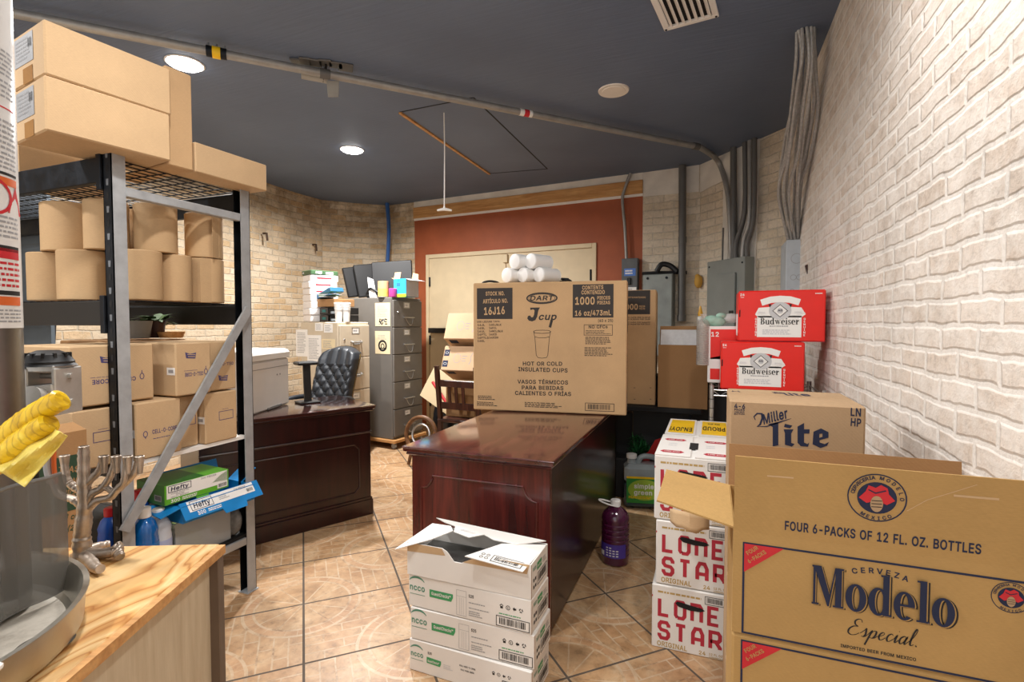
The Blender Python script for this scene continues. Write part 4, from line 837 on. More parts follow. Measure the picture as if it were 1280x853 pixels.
def golden_carton(z, label, opened, kids=True):
    t = thing('beer_carton', label, 'carton', (MX, MY, z), 0, 'golden bottle cartons stacked at the right front'); X = XF((MX, MY, z), 0)
    mb = MB(); w, d, h = MW, MD, MH-.003
    if opened:
        th = .004
        mb.box(0, w, 0, th, 0, h, KRAFT_M); mb.box(0, w, d-th, d, 0, h, KRAFT_M); mb.box(0, th, th, d-th, 0, h, KRAFT_M); mb.box(w-th, w, th, d-th, 0, h, KRAFT_M); mb.box(th, w-th, th, d-th, 0, th, KRAFT_M)
    else: mb.box(0, w, 0, d, 0, h, KRAFT_M, .005)
    if kids:
        F = F_front(mb, X, w, d, h)
        if opened:
            P = lambda x, y: (880+x*.367, 540+y*.367)
            q0 = F.px(*P(136, 378)); q1 = F.px(*P(136, 683))
        else: q0 = (.020, h-.012); q1 = (.020, .012)
        F.frame(q0[0], q1[1], w-.012, q0[1], .0042, NAVY)
        tw = .075; th_ = .062
        F.lay(2).poly([(q0[0]+.001, q0[1]-.001), (q0[0]+.001, q0[1]-th_), (q0[0]+tw, q0[1]-.001)], RED)
        F.lay(3).text('FOUR', q0[0]+.0185, q0[1]-.0165, .0085, KRAFT_M, w=.026, rot=R(40)).text('6-PACKS', q0[0]+.0275, q0[1]-.0285, .0085, KRAFT_M, w=.042, rot=R(40)); F.lay(1)
        if opened:
            a0 = F.px(*P(365, 583)); a1 = F.px(*P(858, 660)); xt = F.px(*P(490, 520)); xb = F.px(*P(490, 608))
            xh = abs(xt[1]-xb[1])*1.02
            F.lay(1); serif_text(F, 'Modelo', a0[0]+.0035, a0[1]-.0025, a1[0]-a0[0], xh, INK)
            F.lay(4); serif_text(F, 'Modelo', a0[0]+.0018, a0[1]-.001, a1[0]-a0[0]-.002, xh, KRAFT_M)
            F.lay(7); serif_text(F, 'Modelo', a0[0], a0[1]+.001, a1[0]-a0[0]-.003, xh*.99, NAVY); F.lay(1)
            cx_, cy_ = F.px(*P(598, 490))
            for i, ch in enumerate('CERVEZA'):
                k = i-3; F.text(ch, cx_+k*.0135, cy_+.003-.0007*k*k, .011, NAVY, bold=.005, rot=-k*.06)
            q = F.px(*P(485, 690)); q2 = F.px(*P(730, 728)); script_word(F, 'Especial.', q[0], (q[1]+q2[1])/2-.001, q2[0]-q[0], .034, INK)
            F.tpx('IMPORTED BEER FROM MEXICO', *P(465, 733), *P(722, 782), 4.0, INK, bold=.02)
            q = F.px(*P(1045, 565)); emblem(F, q[0], q[1], .028)
    body = mb.build('body', t)
    if opened:
        P = lambda x, y: (880+x*.367, 540+y*.367)
        fh = .163; lean = .012
        fm = MB(); fm.slab([(0, 0, h), (w, 0, h), (w, -lean, h+fh), (.001, -lean, h+fh)], (0, -1, -.07), .004, KRAFT_M)
        F = Face(fm, (0, 0, h), (1, 0, 0), (0, -lean, fh), X)
        q = F.px(*P(588, 225)); emblem(F, q[0], q[1], .0475)
        F.tpx('FOUR 6-PACKS OF 12 FL. OZ. BOTTLES', *P(275, 334), *P(943, 418), 11.5, NAVY, bold=.025)
        F.lay(1).line([F.px(*P(690, 270)), F.px(*P(760, 232)), F.px(*P(850, 205)), F.px(*P(930, 180))], .0012, KRAFT2).line([F.px(*P(850, 217)), F.px(*P(1005, 230))], .004, KRAFT2).line([F.px(*P(215, 150)), F.px(*P(305, 157))], .003, KRAFT2)
        fm.build('front_flap', t)
        q = at(913, 556, y=MY+MD); bh = q.z-z-h
        fm = MB(); fm.slab([(0, d, h), (w, d, h), (w, d+.012, h+bh), (0, d+.012, h+bh)], (0, -1, .1), .004, KRAFT3); fm.build('back_flap', t)
        # left short flap folded out and down, right one folded out
        A_ = at(826, 580, x=MX-.135); fl = [Vector((0, .012, h)), Vector((0, d-.005, h)), at(829, 576, y=MY+d-.02)-Vector((MX, MY, z)), at(827, 619, y=MY+.10)-Vector((MX, MY, z))]
        L0, L1 = Vector((0, .012, h)), Vector((0, d-.012, h)); dirf = Vector((-.95, 0, .16)).normalized()*.165
        fm = MB(); fm.slab([L1, L0, L0+dirf+Vector((0, .03, 0)), L1+dirf+Vector((0, -.01, 0))], Vector((-.16, 0, -.95)), .004, KRAFT_M); fm.build('side_flap', t)
    return t
for i, lb in enumerate(('golden bottle carton at floor level under the right front stack', 'golden bottle carton second from the floor in the right front stack', 'golden bottle carton with red corner triangle directly under the open one')):
    golden_carton(i*MH, lb, False, kids=(i == 2))
OPEN_CARTON = golden_carton(3*MH, 'open golden bottle carton with raised flaps on top of the right front stack', True)

# ---------------------------------------------------------------- tan long-neck carton behind it, on two plain ones
LX, LY = .054, 1.72
q0 = at(912, 500, y=LY); q1 = at(1083, 512, y=LY); ZT = q0.z; LW_ = min(q1.x-q0.x, .40); LZ = ZT-.275
for i in range(3):
    hh = (LZ-.004)/3; t = MB(); t.box(0, LW_, 0, .30, 0, hh-.003, KRAFT_L, .005); F = F_front(t, None, LW_, .3, hh); F.text('24', .05, hh*.7, .04, NAVY, bold=.02)
    tag(t.build('beer_carton', None, (q0.x, LY, i*hh)), 'plain tan carton hidden in the stack under the tan carton with blue lettering', 'carton', 'plain cartons under the tan carton')
t = thing('beer_carton', 'tan carton with large blue lettering behind the open golden carton', 'carton', (q0.x, LY, LZ)); X = XF((q0.x, LY, LZ), 0)
mb = carton_body(LW_, .30, ZT-LZ, KRAFT_L, .006); F = F_front(mb, X, LW_, .3, 0); P = lambda x, y: (800+x*.293, 340+y*.293)
F.tpx('4-6', *P(402, 582), *P(448, 585), 6, NAVY, bold=.03).tpx('PACKS', *P(402, 592), *P(446, 594), 2.6, NAVY, bold=.02).tpx('LONG NECK', *P(402, 601), *P(446, 602), 1.8, NAVY).tpx('BOTTLES', *P(402, 609), *P(446, 610), 1.8, NAVY)
F.tpx('LN', *P(898, 615), *P(942, 618), 10.3, NAVY, bold=.03).tpx('HP', *P(898, 658), *P(942, 662), 10.3, NAVY, bold=.03)
F.tpx('Miller', *P(528, 652), *P(640, 622), 12.5, NAVY, bold=.018, shear=.38)
F.line([F.px(*P(*q)) for q in ((492, 632), (486, 618), (500, 604), (520, 606), (522, 625), (512, 652), (500, 660), (540, 660), (600, 640), (645, 626))], [.002, .003, .004, .005, .006, .005, .002, .003, .004, .001], NAVY)
def pxpoly(F, pts, P, m): F.fill([[F.px(*P(*q)) for q in c] for c in pts], m)
pxpoly(F, [[(545, 650), (590, 640), (590, 742), (602, 738), (566, 745), (566, 662)]], P, NAVY)
pxpoly(F, [[(618, 648), (650, 656), (640, 668), (614, 662)]], P, NAVY); pxpoly(F, [[(612, 672), (655, 672), (645, 690), (645, 730), (660, 735), (648, 746), (618, 738), (618, 688)]], P, NAVY)
pxpoly(F, [[(672, 660), (700, 645), (700, 672), (724, 672), (722, 690), (700, 690), (700, 728), (714, 735), (722, 728), (716, 746), (686, 744), (672, 730)]], P, NAVY)
pxpoly(F, [[(740, 682), (772, 668), (804, 684), (804, 708), (766, 718), (766, 728), (788, 735), (806, 726), (798, 742), (770, 752), (736, 736)], [(765, 692), (778, 690), (778, 704), (765, 708)]], P, NAVY)
F = F_top(mb, X, LW_, .3, ZT-LZ); F.tpx('Miller', *P(575, 520), *P(618, 521), 2.0, NAVY, shear=.3).tpx('lite', *P(625, 528), *P(735, 532), 3.2, NAVY, bold=.05).tpx('4-6', *P(395, 513), *P(430, 514), 1.6, NAVY)
F.lay(1).line([(0, .15), (LW_, .15)], .002, KRAFT3)
mb.build('body', t)

# ---------------------------------------------------------------- white carton stack with crimson block lettering
SX, SY, SW_, SD, SH = -.212, 2.135, .290, .405, .2645
LSP = lambda x, y: (810+x*.258, 620+y*.258)
def white_carton(x, y, z, label, top=False, rz=0.0, front=True, sticker=False):
    t = thing('beer_carton', label, 'carton', (x, y, z), rz, 'white cartons with crimson block letters'); X = XF((x, y, z), rz)
    w, d, h = SW_, SD, SH-.003
    mb = carton_body(w, d, h, BOXW, .004); F = F_front(mb, None, w, d, h)
    if front:
        fx = lambda u_: u_*w; fy = lambda v_: v_*h
        F.lines(fx(.08), fy(.872), fx(.66), fy(.905), 1, GOLD, .9, 2)
        block_text(F, 'LONE', fx(.08), fy(.505), fx(.815), fy(.305), LSRED); block_text(F, 'STAR', fx(.08), fy(.140), fx(.84), fy(.305), LSRED)
        F.text('ORIGINAL', fx(.075), fy(.035), h*.078, GOLD, w=fx(.40), al='L', bold=.005)
        F.text('24', fx(.63), fy(.035), h*.06, GOLD, w=fx(.085), al='L', bold=.02).text('12 FL OZ', fx(.76), fy(.055), h*.035, GOLD, w=fx(.17), al='L').text('LONGNECKS', fx(.76), fy(.015), h*.025, GOLD, w=fx(.17), al='L')
        F.lay(1).barcode(fx(.70), fy(.83), fx(.955), fy(.945), INK, BOXW, seed=4)
        F.lay(1).rect(-.0, fy(.80), fx(.012), fy(.83), LSRED)
    body = mb.build('body', t)
    if front:
        hm = MB(); F = F_front(hm, None, w, d, h); F.lay(3)
        F.poly([(w*a_, h*b_) for a_, b_ in ((.315, .755), (.36, .71), (.50, .685), (.64, .69), (.70, .72), (.66, .75), (.52, .765), (.40, .785), (.34, .79))], BLKM); hm.build('hand_hole', t)
    if top:
        tm = MB()
        # four top flaps: two pairs, with the square hole between
        for (x0, x1, y0, y1) in ((.0, w*.47, .0, d*.98), (w*.53, w, .0, d*.98)):
            f_ = MB(); f_.box(x0, x1, y0+.002, y1, h, h+.004, BOXW)
            F = Face(f_, (0, 0, h+.004), (1, 0, 0), (0, 1, 0), None)
            if not sticker:
                for yy in (.16, .72):
                    cx_ = (x0+x1)/2+(.01 if x0 else -.005); cy_ = d*yy; a_ = w*.165; c_ = .020
                    F.poly([(cx_-a_, cy_), (cx_-a_*.72, cy_+c_), (cx_+a_*.72, cy_+c_), (cx_+a_, cy_), (cx_+a_*.72, cy_-c_), (cx_-a_*.72, cy_-c_)], LSRED)
                    F.lay(2).text('LONE STAR', cx_, cy_-.007, .014, BOXW, w=a_*1.25, bold=.02).lay(1)
                for k in (.42, .5): F.lines(x0+.04, d*k, x1-.05, d*(k+.05), 1, PALEGREY, .5, 3)
            else:
                F.rect(x0+.012, .03, x1-.008, y1-.03, YEL)
                F.lay(2); cx_, cy_ = (x0+x1)/2, y1*.5
                if x0 == 0: F.text('ENJOY!', cx_, cy_-.03, .10, INK, w=w*.36, bold=.03, rot=math.pi)
                else: F.text('PROUD', cx_, cy_+.03, .10, INK, w=w*.36, bold=.03, rot=math.pi); F.text('We are', cx_, cy_+.12, .035, INK, w=w*.2, rot=math.pi, shear=.2)
            f_.build('top_flap', t)
        if not sticker:
            F = Face(tm, (0, 0, h+.0045), (1, 0, 0), (0, 1, 0), None); F.rect(w*.44, d*.32, w*.56, d*.62, BLKM); tm.build('top_opening', t)
    return t
white_carton(-.213, 2.125, 0, 'white carton with crimson block letters, lowest of its stack, standing on the tiles')
white_carton(-.200, 2.130, SH, 'white carton with crimson block letters, middle of its stack, below the kraft flap')
white_carton(-.209, 2.135, 2*SH, 'white carton with red tabs on its top flaps, topmost of the white stack', True)
for i in range(3):
    white_carton(-.205, 2.56, i*SH, ['white carton standing on the floor behind the crimson lettered stack', 'white carton in the middle of the stack behind the crimson lettered stack', 'white carton with two yellow stickers on top behind the crimson lettered stack'][i], i == 2, front=False, sticker=True)
# torn kraft paper poking out between the stacks
b = MB(); pp = []
for i in range(7):
    for j in range(5):
        s_, r_ = i/6, j/4; q = at(838+48*s_, 636+10*s_+(16+8*math.sin(s_*3.1))*r_+2*math.sin(i*2.1)*r_, y=2.085-.05*math.sin(s_*3.14)-.012*r_); pp.append(q)
ff = [(i*5+j, (i+1)*5+j, (i+1)*5+j+1, i*5+j+1) for i in range(6) for j in range(4)]
b.add([p-OPEN_CARTON.location for p in pp], ff, KRAFT2); o = b.build('torn_flap', OPEN_CARTON); md = o.modifiers.new('thick', 'SOLIDIFY'); md.thickness = .003

# ---------------------------------------------------------------- chrome wire rack with red cartons
YR = 2.99; ZR = .965; q = at(888, 505, y=YR); RX0 = q.x+.005
t = thing('wire_rack', 'chrome wire rack carrying the red cartons by the right wall', 'rack', (RX0, YR, 0)); RW, RD = XR-.03-RX0, .42
for x in (0, RW):
    for y in (0, RD):
        b = MB(); b.tube([(x, y, .01), (x, y, ZR+.02)], .0125, CHROME, 12)
        for k in range(18): b.tube([(x, y, .06+k*.05), (x, y, .063+k*.05)], .0132, STEELD, 12)
        b.lathe([(.015, 0), (.02, .0), (.02, .02), (.012, .03)], BLK, 10, c=(x, y, 0)); b.build('post', t)
for zz in (ZR-.004, .45, .12):
    b = MB()
    for y in (0, RD):
        b.tube([(0, y, zz), (RW, y, zz)], .004, CHROME, 6); b.tube([(0, y, zz-.03), (RW, y, zz-.03)], .004, CHROME, 6)
        k = 12; b.tube([(RW*i/k, y, zz-(.03 if i % 2 else 0)) for i in range(k+1)], .0025, CHROME, 5)
    for x in (0, RW): b.tube([(x, 0, zz), (x, RD, zz)], .004, CHROME, 6)
    for i in range(1, 14): b.tube([(RW*i/14, 0, zz+.003), (RW*i/14, RD, zz+.003)], .002, CHROME, 5)
    b.build('wire_shelf', t)
def red_carton(px0, px1, z, h, label, y):
    q0 = at(px0, 450, y=y); q1 = at(px1, 450, y=y); w = min(q1.x, XR-.012)-q0.x
    t = thing('beer_carton', label, 'carton', (q0.x, y, z)); mb = carton_body(w, .27, h, BUDRED, .006)
    F = F_front(mb, None, w, .27, h); U = lambda u_: u_*w; V = lambda v_: v_*h
    F.text('24', U(.045), V(.90), h*.05, WHITE, bold=.03).text('CANS', U(.045), V(.862), h*.018, WHITE, w=w*.04)
    F.lines(U(.88), V(.91), U(.96), V(.935), 1, WHITE, .7, 2)
    F.rect(U(.225), V(.085), U(.735), V(.50), WHITE)
    F.poly([(U(.10+.0), V(.5))]*0 or [(U(.20), V(.53)), (U(.24), V(.66)), (U(.40), V(.68)), (U(.56), V(.68)), (U(.73), V(.66)), (U(.78), V(.53)), (U(.73), V(.47)), (U(.24), V(.47))], WHITE)
    F.lay(2).line([(U(.27), V(.76)), (U(.38), V(.815)), (U(.49), V(.83)), (U(.60), V(.815)), (U(.71), V(.76))], h*.125, WHITE)
    F.fill([[(U(.49+.13*math.cos(a_)), V(.60+.17*math.sin(a_))) for a_ in [i*math.pi/12 for i in range(24)]]], PALEGREY)
    F.lay(3).fill([[(U(.49), V(.72)), (U(.575), V(.60)), (U(.49), V(.48)), (U(.405), V(.60))]], WHITE).lay(4).line([(U(.49), V(.72)), (U(.575), V(.60)), (U(.49), V(.48)), (U(.405), V(.60))], .0028, INK, True).oval(U(.49), V(.6), w*.035, h*.055, PALEGREY, n=18)
    F.text('AB', U(.49), V(.585), h*.045, INK)
    for s in (-1, 1):
        F.lay(3).poly([(U(.49+s*.10), V(.73)), (U(.49+s*.135), V(.73)), (U(.49+s*.12), V(.66))], INK)
        F.fill([[(U(.49+s*.17), V(.585)), (U(.49+s*.245), V(.60)), (U(.49+s*.285), V(.56)), (U(.49+s*.24), V(.535)), (U(.49+s*.15), V(.50))]], WHITE)
        F.lay(4).lines(U(.49+s*.21-.045), V(.545), U(.49+s*.21+.045), V(.585), 3, PALEGREY, .5, 5)
        for k, ch in enumerate('GENUINE'): F.lay(2).text(ch, U(.49+s*.278), V(.42-.052*k), h*.040, WHITE, bold=.02, rot=0)
    F.lay(3); serif_text(F, 'Budweiser', U(.265), V(.335), U(.44), V(.085), INK)
    F.lines(U(.37), V(.285), U(.60), V(.31), 1, GREY, .7, 6).lines(U(.29), V(.13), U(.69), V(.24), 3, PALEGREY, .55, 7)
    F.lay(1).line([(0, V(.004)), (w, V(.004))], .002, LSRED)
    F = F_left(mb, None, w, .27, h); F.rect(.05, h*.1, .22, h*.55, WHITE)
    mb.build('body', t)
    tb = MB(); F = F_front(tb, None, w, .27, h); F.lay(2).rect(.004, h*.48, .010, h*.62, BLKM); tb.build('tear_tab', t)
    if z > 1.1:
        F2 = MB(); f_ = Face(F2, (0, 0, h), (1, 0, 0), (0, 1, 0), None); f_.text('BUDWEISER', w/2, .02, .04, WHITE, w=w*.55, bold=.02); F2.build('top_print', t)
    return t
red_carton(901, 1006, ZR+.003, .258, 'red 24 pack carton with white label, lower one on the chrome rack', YR+.004)
red_carton(922, 1031, ZR+.003+.261, .268, 'red 24 pack carton with white label, upper one beside the right wall', YR+.012)
y12 = YR+.29; q0 = at(884, 478, y=y12); q1 = at(930, 478, y=y12)
mb = MB(); w = q1.x-q0.x; h = at(884, 408, y=y12).z-ZR-.003; mb.box(0, w, 0, .12, 0, h, WHITE, .004); F = F_front(mb, None, w, .12, h)
F.rect(.015, .02, w-.005, .085, BUDRED).rect(.015, h*.42, w-.005, h-.018, BUDRED).fill([[(.015, .085), (.015, h*.44), (.10, h*.50), (w-.005, h*.52), (w-.005, .085)]], WHITE)
F.lay(2).text('12', .04, h-.062, .028, WHITE, bold=.03)
tag(mb.build('beer_carton', None, (q0.x, y12, ZR+.003)), 'white edged red 12 pack carton standing behind the lower red carton', 'carton')

# ================================================================= desks
def ogee_top(mb, x0, x1, y0, y1, z0, z1, m, ov=.018):
    """desk top with a stepped, rounded edge: rings lofted upwards"""
    lay = [(0.006, z0), (0.0, z0+.006), (0.004, z0+.012), (-.008, z0+.018), (-ov+.004, z1-.010), (-ov, z1-.006), (-ov+.002, z1-.002), (-ov+.008, z1)]
    vv = []
    for (i_, z) in lay: vv += [(x0+i_, y0+i_, z), (x1-i_, y0+i_, z), (x1-i_, y1-i_, z), (x0+i_, y1-i_, z)]
    n_ = len(lay); ff = [tuple(range(3, -1, -1)), tuple((n_-1)*4+k for k in range(4))]
    for j in range(n_-1):
        for k in range(4): ff.append((j*4+k, j*4+(k+1) % 4, (j+1)*4+(k+1) % 4, (j+1)*4+k))
    mb.add(vv, ff, m)
def notch_panel(F, u0, v0, u1, v1, c, concave=True):
    pts = []
    for (cx_, cy_, a0) in ((u0, v0, 90), (u1, v0, 180), (u1, v1, 270), (u0, v1, 0)):
        if concave:
            for i in range(7):
                a_ = R(a0-15*i); pts.append((cx_+c*math.cos(a_), cy_+c*math.sin(a_)))
        else:
            p_, q_ = R(a0), R(a0-90); pts += [(cx_+c*math.cos(p_), cy_+c*math.sin(p_)), (cx_+c*math.cos(q_), cy_+c*math.sin(q_))]
    return [F.o+F.u*q[0]+F.v*q[1]+F.n*.001 for q in pts]
# front desk: end panel towards the viewer, back panel towards the right
D2 = (-1.305, 2.0); DW, DL, DH = .70, 1.62, .762
t = thing('office_desk', 'reddish mahogany desk in the middle carrying the big cup carton', 'desk', (*D2, 0))
b = MB(); ogee_top(b, -.0, DW, 0, DL, DH-.042, DH, MAHOGX, .014); b.build('desk_top', t)
b = MB(); b.box(.02, DW-.012, .02, .045, .0, DH-.042, MAHOG, .002); pe = b.build('end_panel', t)
F = Face(b, (0, .02, 0), (1, 0, 0), (0, 0, 1)); m_ = MB(); m_.tube(notch_panel(F, .07, .09, DW-.07, DH-.13, .06), .0055, MAHOG, 8, closed=True); m_.build('panel_moulding', pe)
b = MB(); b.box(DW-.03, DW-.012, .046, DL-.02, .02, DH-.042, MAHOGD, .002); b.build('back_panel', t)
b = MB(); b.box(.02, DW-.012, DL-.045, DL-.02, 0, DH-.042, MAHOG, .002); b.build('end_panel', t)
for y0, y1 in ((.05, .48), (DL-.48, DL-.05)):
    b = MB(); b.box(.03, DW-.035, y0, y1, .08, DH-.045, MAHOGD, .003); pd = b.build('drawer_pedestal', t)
    for z0, z1 in ((.10, .40), (.41, .68)):
        d_ = MB(); d_.box(.012, .03, y0+.01, y1-.01, z0, z1, MAHOG, .003); dd = d_.build('drawer', pd)
# left desk, turned towards the room; its long front panel faces us
q0 = Vector((-2.165, 2.925)); dv = Vector((-.45, -.893)).normalized(); DL1, DD1 = 1.06, .60
a1 = math.atan2(-dv.y, -dv.x)       # local +x runs from the hidden left end to the right corner
O1 = q0+dv*DL1; X1 = XF((O1.x, O1.y, 0), a1)
t = thing('office_desk', 'dark mahogany desk behind the steel rack with the printer on it', 'desk', (O1.x, O1.y, 0), a1)
b = MB(); ogee_top(b, 0, DL1, 0, DD1, .72, .762, MAHOGT, .014); b.build('desk_top', t)
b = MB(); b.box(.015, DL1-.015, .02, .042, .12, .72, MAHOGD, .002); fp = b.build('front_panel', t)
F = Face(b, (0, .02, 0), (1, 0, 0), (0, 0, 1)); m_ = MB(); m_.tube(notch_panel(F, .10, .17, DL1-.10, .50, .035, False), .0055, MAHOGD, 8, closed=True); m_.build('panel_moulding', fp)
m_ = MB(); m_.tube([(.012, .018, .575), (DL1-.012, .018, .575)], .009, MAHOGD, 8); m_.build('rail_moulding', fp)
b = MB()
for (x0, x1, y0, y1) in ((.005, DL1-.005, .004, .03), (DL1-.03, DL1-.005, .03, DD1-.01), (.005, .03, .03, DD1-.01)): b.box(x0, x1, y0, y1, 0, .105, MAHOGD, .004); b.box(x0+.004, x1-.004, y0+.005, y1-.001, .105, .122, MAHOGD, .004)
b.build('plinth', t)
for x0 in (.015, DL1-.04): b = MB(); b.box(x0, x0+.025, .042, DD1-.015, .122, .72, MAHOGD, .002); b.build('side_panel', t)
def on1(x, y, z): q = X1.inverted() @ at(x, y, z=z); return q

# printer on the left desk
PA, PB_ = Vector((-2.742, 2.752)), Vector((-2.589, 2.319)); dvp = (PA-PB_).normalized(); pr_ = math.atan2(dvp.y, dvp.x); PL = .50
po = PA-dvp*PL; zt = .762; X = XF((po.x, po.y, zt+.004), pr_)
hp = at(364, 447, x=PA.x).z-zt
t = thing('printer', 'large white laser printer standing on the dark mahogany desk', 'printer', (po.x, po.y, zt+.002), pr_)
PWH = plain('printer_white', '#dedcd8', .4, var=.03)
b = MB(); b.box(0, PL, 0, .40, 0, hp, PWH, .012); bo = b.build('body', t)
b = MB(); b.box(.20, PL-.12, -.004, .0, .004, .018, plain('printer_grey', '#7b7c7c', .5)); b.build('foot_slot', bo)
prof = [(0, .0), (0, .035), (.012, .052), (.04, .060), (.36, .064), (.40, .05), (.405, 0)]
b = MB(); vv = [(x, y-.004, hp+z+.004) for x in (-.004, PL+.004) for (y, z) in prof]; n_ = len(prof)
b.add(vv, [tuple(range(n_)), tuple(range(2*n_-1, n_-1, -1))]+[(i, i+n_, (i+1) % n_+n_, (i+1) % n_) for i in range(n_)], PWH); b.build('scanner_lid', t)
b = MB(); b.box(.004, PL-.004, -.0015, .0, hp-.052, hp-.049, MATS['printer_grey']); b.build('panel_gap', t)
for x in (.33, .37): b = MB(); b.lathe([(0, .002), (.005, .002), (.006, 0)], MATS['printer_grey'], 10, X=Matrix.Translation((x, 0, hp*.68)) @ Matrix.Rotation(R(90), 4, 'X')); b.build('screw', t)
# small black stand behind the printer
q = at(369, 508, z=zt); b = MB(); t = thing('tablet_stand', 'slim black stand with a flat head behind the white printer', 'stand', (q.x-.03, q.y+.15, zt), a1)
b.box(-.07, .07, -.06, .07, 0, .012, BLK, .004); b.build('foot', t); b = MB(); b.bar((0, 0, .012), (0, .02, .27), .05, .014, BLK, (0, 1, 0)); b.build('stem', t)
b = MB(); b.box(-.08, .06, -.05, .06, .268, .292, BLK, .008); b.build('head', t)

# ---------------------------------------------------------------- white order-pad cartons in front of the desk
NX, NY, NW, ND, NH = -1.066, 1.642, .500, .185, .124
NG = lambda x, y: (500+x*.25, 640+y*.25)
NLOGO = plain('grey_green_ink', '#4f8a74', .6)
def pad_carton(dx, dy, z, label, kind, rz):
    loc = (NX+dx, NY+dy, z); t = thing('pad_carton', label, 'carton', loc, rz, 'white order pad cartons stacked before the desk'); X = XF(loc, rz); w, d, h = NW, ND, NH-.002
    mb = MB()
    if kind == 'open':
        th = .004
        mb.slab([(0, 0, 0), (w, 0, 0), (w, 0, h), (.62*w, 0, h), (.58*w, 0, h*.86), (.46*w, 0, h*.66), (.40*w, 0, h*.66), (.34*w, 0, h*.93), (.30*w, 0, h), (0, 0, h)], (0, -1, 0), th, BOXW)
        mb.box(0, w, d-th, d, 0, h, BOXW); mb.box(0, th, th, d-th, 0, h, BOXW); mb.box(w-th, w, th, d-th, 0, h, BOXW); mb.box(th, w-th, th, d-th, 0, th, KRAFT2)
        mb.box(th+.002, w-th-.002, th+.002, d-th-.002, th, h*.55, plain('shrink_wrap', '#3a3a38', .15), .01)
        # raw board showing inside the torn front
        mb.quad((0.001, -.0006, h*.72), (.33*w, -.0006, h*.80), (.30*w, -.0006, h), (0.001, -.0006, h), KRAFT2)
        mb.quad((.47*w, -.0006, h*.70), (w*.97, -.0006, h*.72), (w*.99, -.0006, h), (.62*w, -.0006, h), KRAFT2)
    else: mb.box(0, w, 0, d, 0, h, BOXW, .003)
    F = F_front(mb, None, w, d, h); U = lambda a_: a_*w; V = lambda a_: a_*h
    def logo(u_, v_, s_):
        F.text('ncco', U(u_), V(v_), s_*.60, NLOGO, w=s_*1.65, al='L', bold=.008)
        c_ = U(u_)+s_*.8; F.line([(c_+s_*.95*math.cos(a_)-.02*s_, V(v_)+s_*.55+s_*.75*math.sin(a_)) for a_ in [R(150-10*i) for i in range(13)]], [s_*(.06+.14*math.sin(math.pi*i/12)) for i in range(13)], NLOGO)
        F.line([(U(u_), V(v_)-s_*.35), (U(u_)+s_*1.65, V(v_)-s_*.35)], s_*.05, NLOGO)
    def icons(u_, v_, s_):
        for i in range(4):
            x = U(u_)+i*s_*1.45
            if i == 0: F.rect(x-s_*.3, V(v_)-s_*.4, x+s_*.3, V(v_)+s_*.1, INK).line([(x-s_*.4, V(v_)+s_*.15), (x, V(v_)+s_*.5), (x+s_*.4, V(v_)+s_*.15)], s_*.16, INK)
            elif i == 1: F.oval(x, V(v_), s_*.42, s_*.42, INK, s_*.12, 18); F.line([(x, V(v_)-s_*.2), (x, V(v_)+s_*.2)], s_*.15, INK)
            elif i == 2: F.poly([(x-s_*.4, V(v_)), (x, V(v_)+s_*.45), (x, V(v_)-s_*.45)], INK).rect(x, V(v_)-s_*.2, x+s_*.4, V(v_)+s_*.2, INK)
            else:
                for k in range(3): a_ = R(90+120*k); F.line([(x+s_*.4*math.cos(a_+.25), V(v_)+s_*.4*math.sin(a_+.25)), (x+s_*.4*math.cos(a_+1.6), V(v_)+s_*.4*math.sin(a_+1.6))], s_*.22, INK)
    if kind in ('mid',):
        logo(.012, .52, .040); F.poly([(U(.185), V(.42)), (U(.37), V(.42)), (U(.385), V(.55)), (U(.385), V(.66)), (U(.185), V(.66))], GREEN)
        F.lay(2).text('GuestChecks™', U(.285), V(.50), V(.10), BOXW, w=U(.165), bold=.01).lay(1)
        F.frame(U(.415), V(.08), U(.495), V(.84), .0012, GREY)
        for k in (.3, .5, .7): F.line([(U(.415+.08*k), V(.12)), (U(.415+.08*k), V(.62))], .0008, GREY)
        F.line([(U(.415), V(.66)), (U(.495), V(.66))], .001, GREY)
        F.text('525', U(.515), V(.68), V(.095), INK, w=U(.04), al='L', bold=.04); F.lines(U(.515), V(.50), U(.69), V(.56), 1, GREY, .5).lines(U(.515), V(.34), U(.68), V(.40), 1, GREY, .5, 2).lines(U(.515), V(.12), U(.63), V(.30), 3, GREY, .5, 3)
        icons(.775, .64, .017); F.lines(U(.755), V(.40), U(.97), V(.45), 1, GREEN, .6, 8); F.barcode(U(.735), V(.06), U(.985), V(.35), INK, BOXW, seed=9)
    elif kind == 'low':
        logo(.015, .48, .033); F.text('525', U(.165), V(.66), V(.08), INK, w=U(.034), al='L', bold=.04); F.poly([(U(.155), V(.38)), (U(.27), V(.36)), (U(.28), V(.46)), (U(.28), V(.55)), (U(.155), V(.57))], GREEN)
        F.lay(2).text('GuestChecks™', U(.215), V(.42), V(.075), BOXW, w=U(.10)).lay(1)
        F.text('PULL HERE TO OPEN', U(.50), V(.58), V(.05), INK, w=U(.13), bold=.01).text('HALE PARA ABRIR', U(.50), V(.46), V(.05), INK, w=U(.11), bold=.01)
        icons(.71, .66, .014); F.barcode(U(.78), V(.20), U(.985), V(.52), INK, BOXW, seed=9); F.lines(U(.30), V(.34), U(.38), V(.5), 3, PALEGREY, .5)
    if kind != 'low':
        pass
    F = F_right(mb, None, w, d, h); U = lambda a_: a_*d; V = lambda a_: a_*h
    logo2 = F.text('ncco', U(.20), V(.72), V(.14), NLOGO, w=U(.17), bold=.01); F.rect(U(.34), V(.62), U(.62), V(.84), GREEN); F.lay(2).text('GuestChecks', U(.48), V(.69), V(.08), BOXW, w=U(.24)).lay(1)
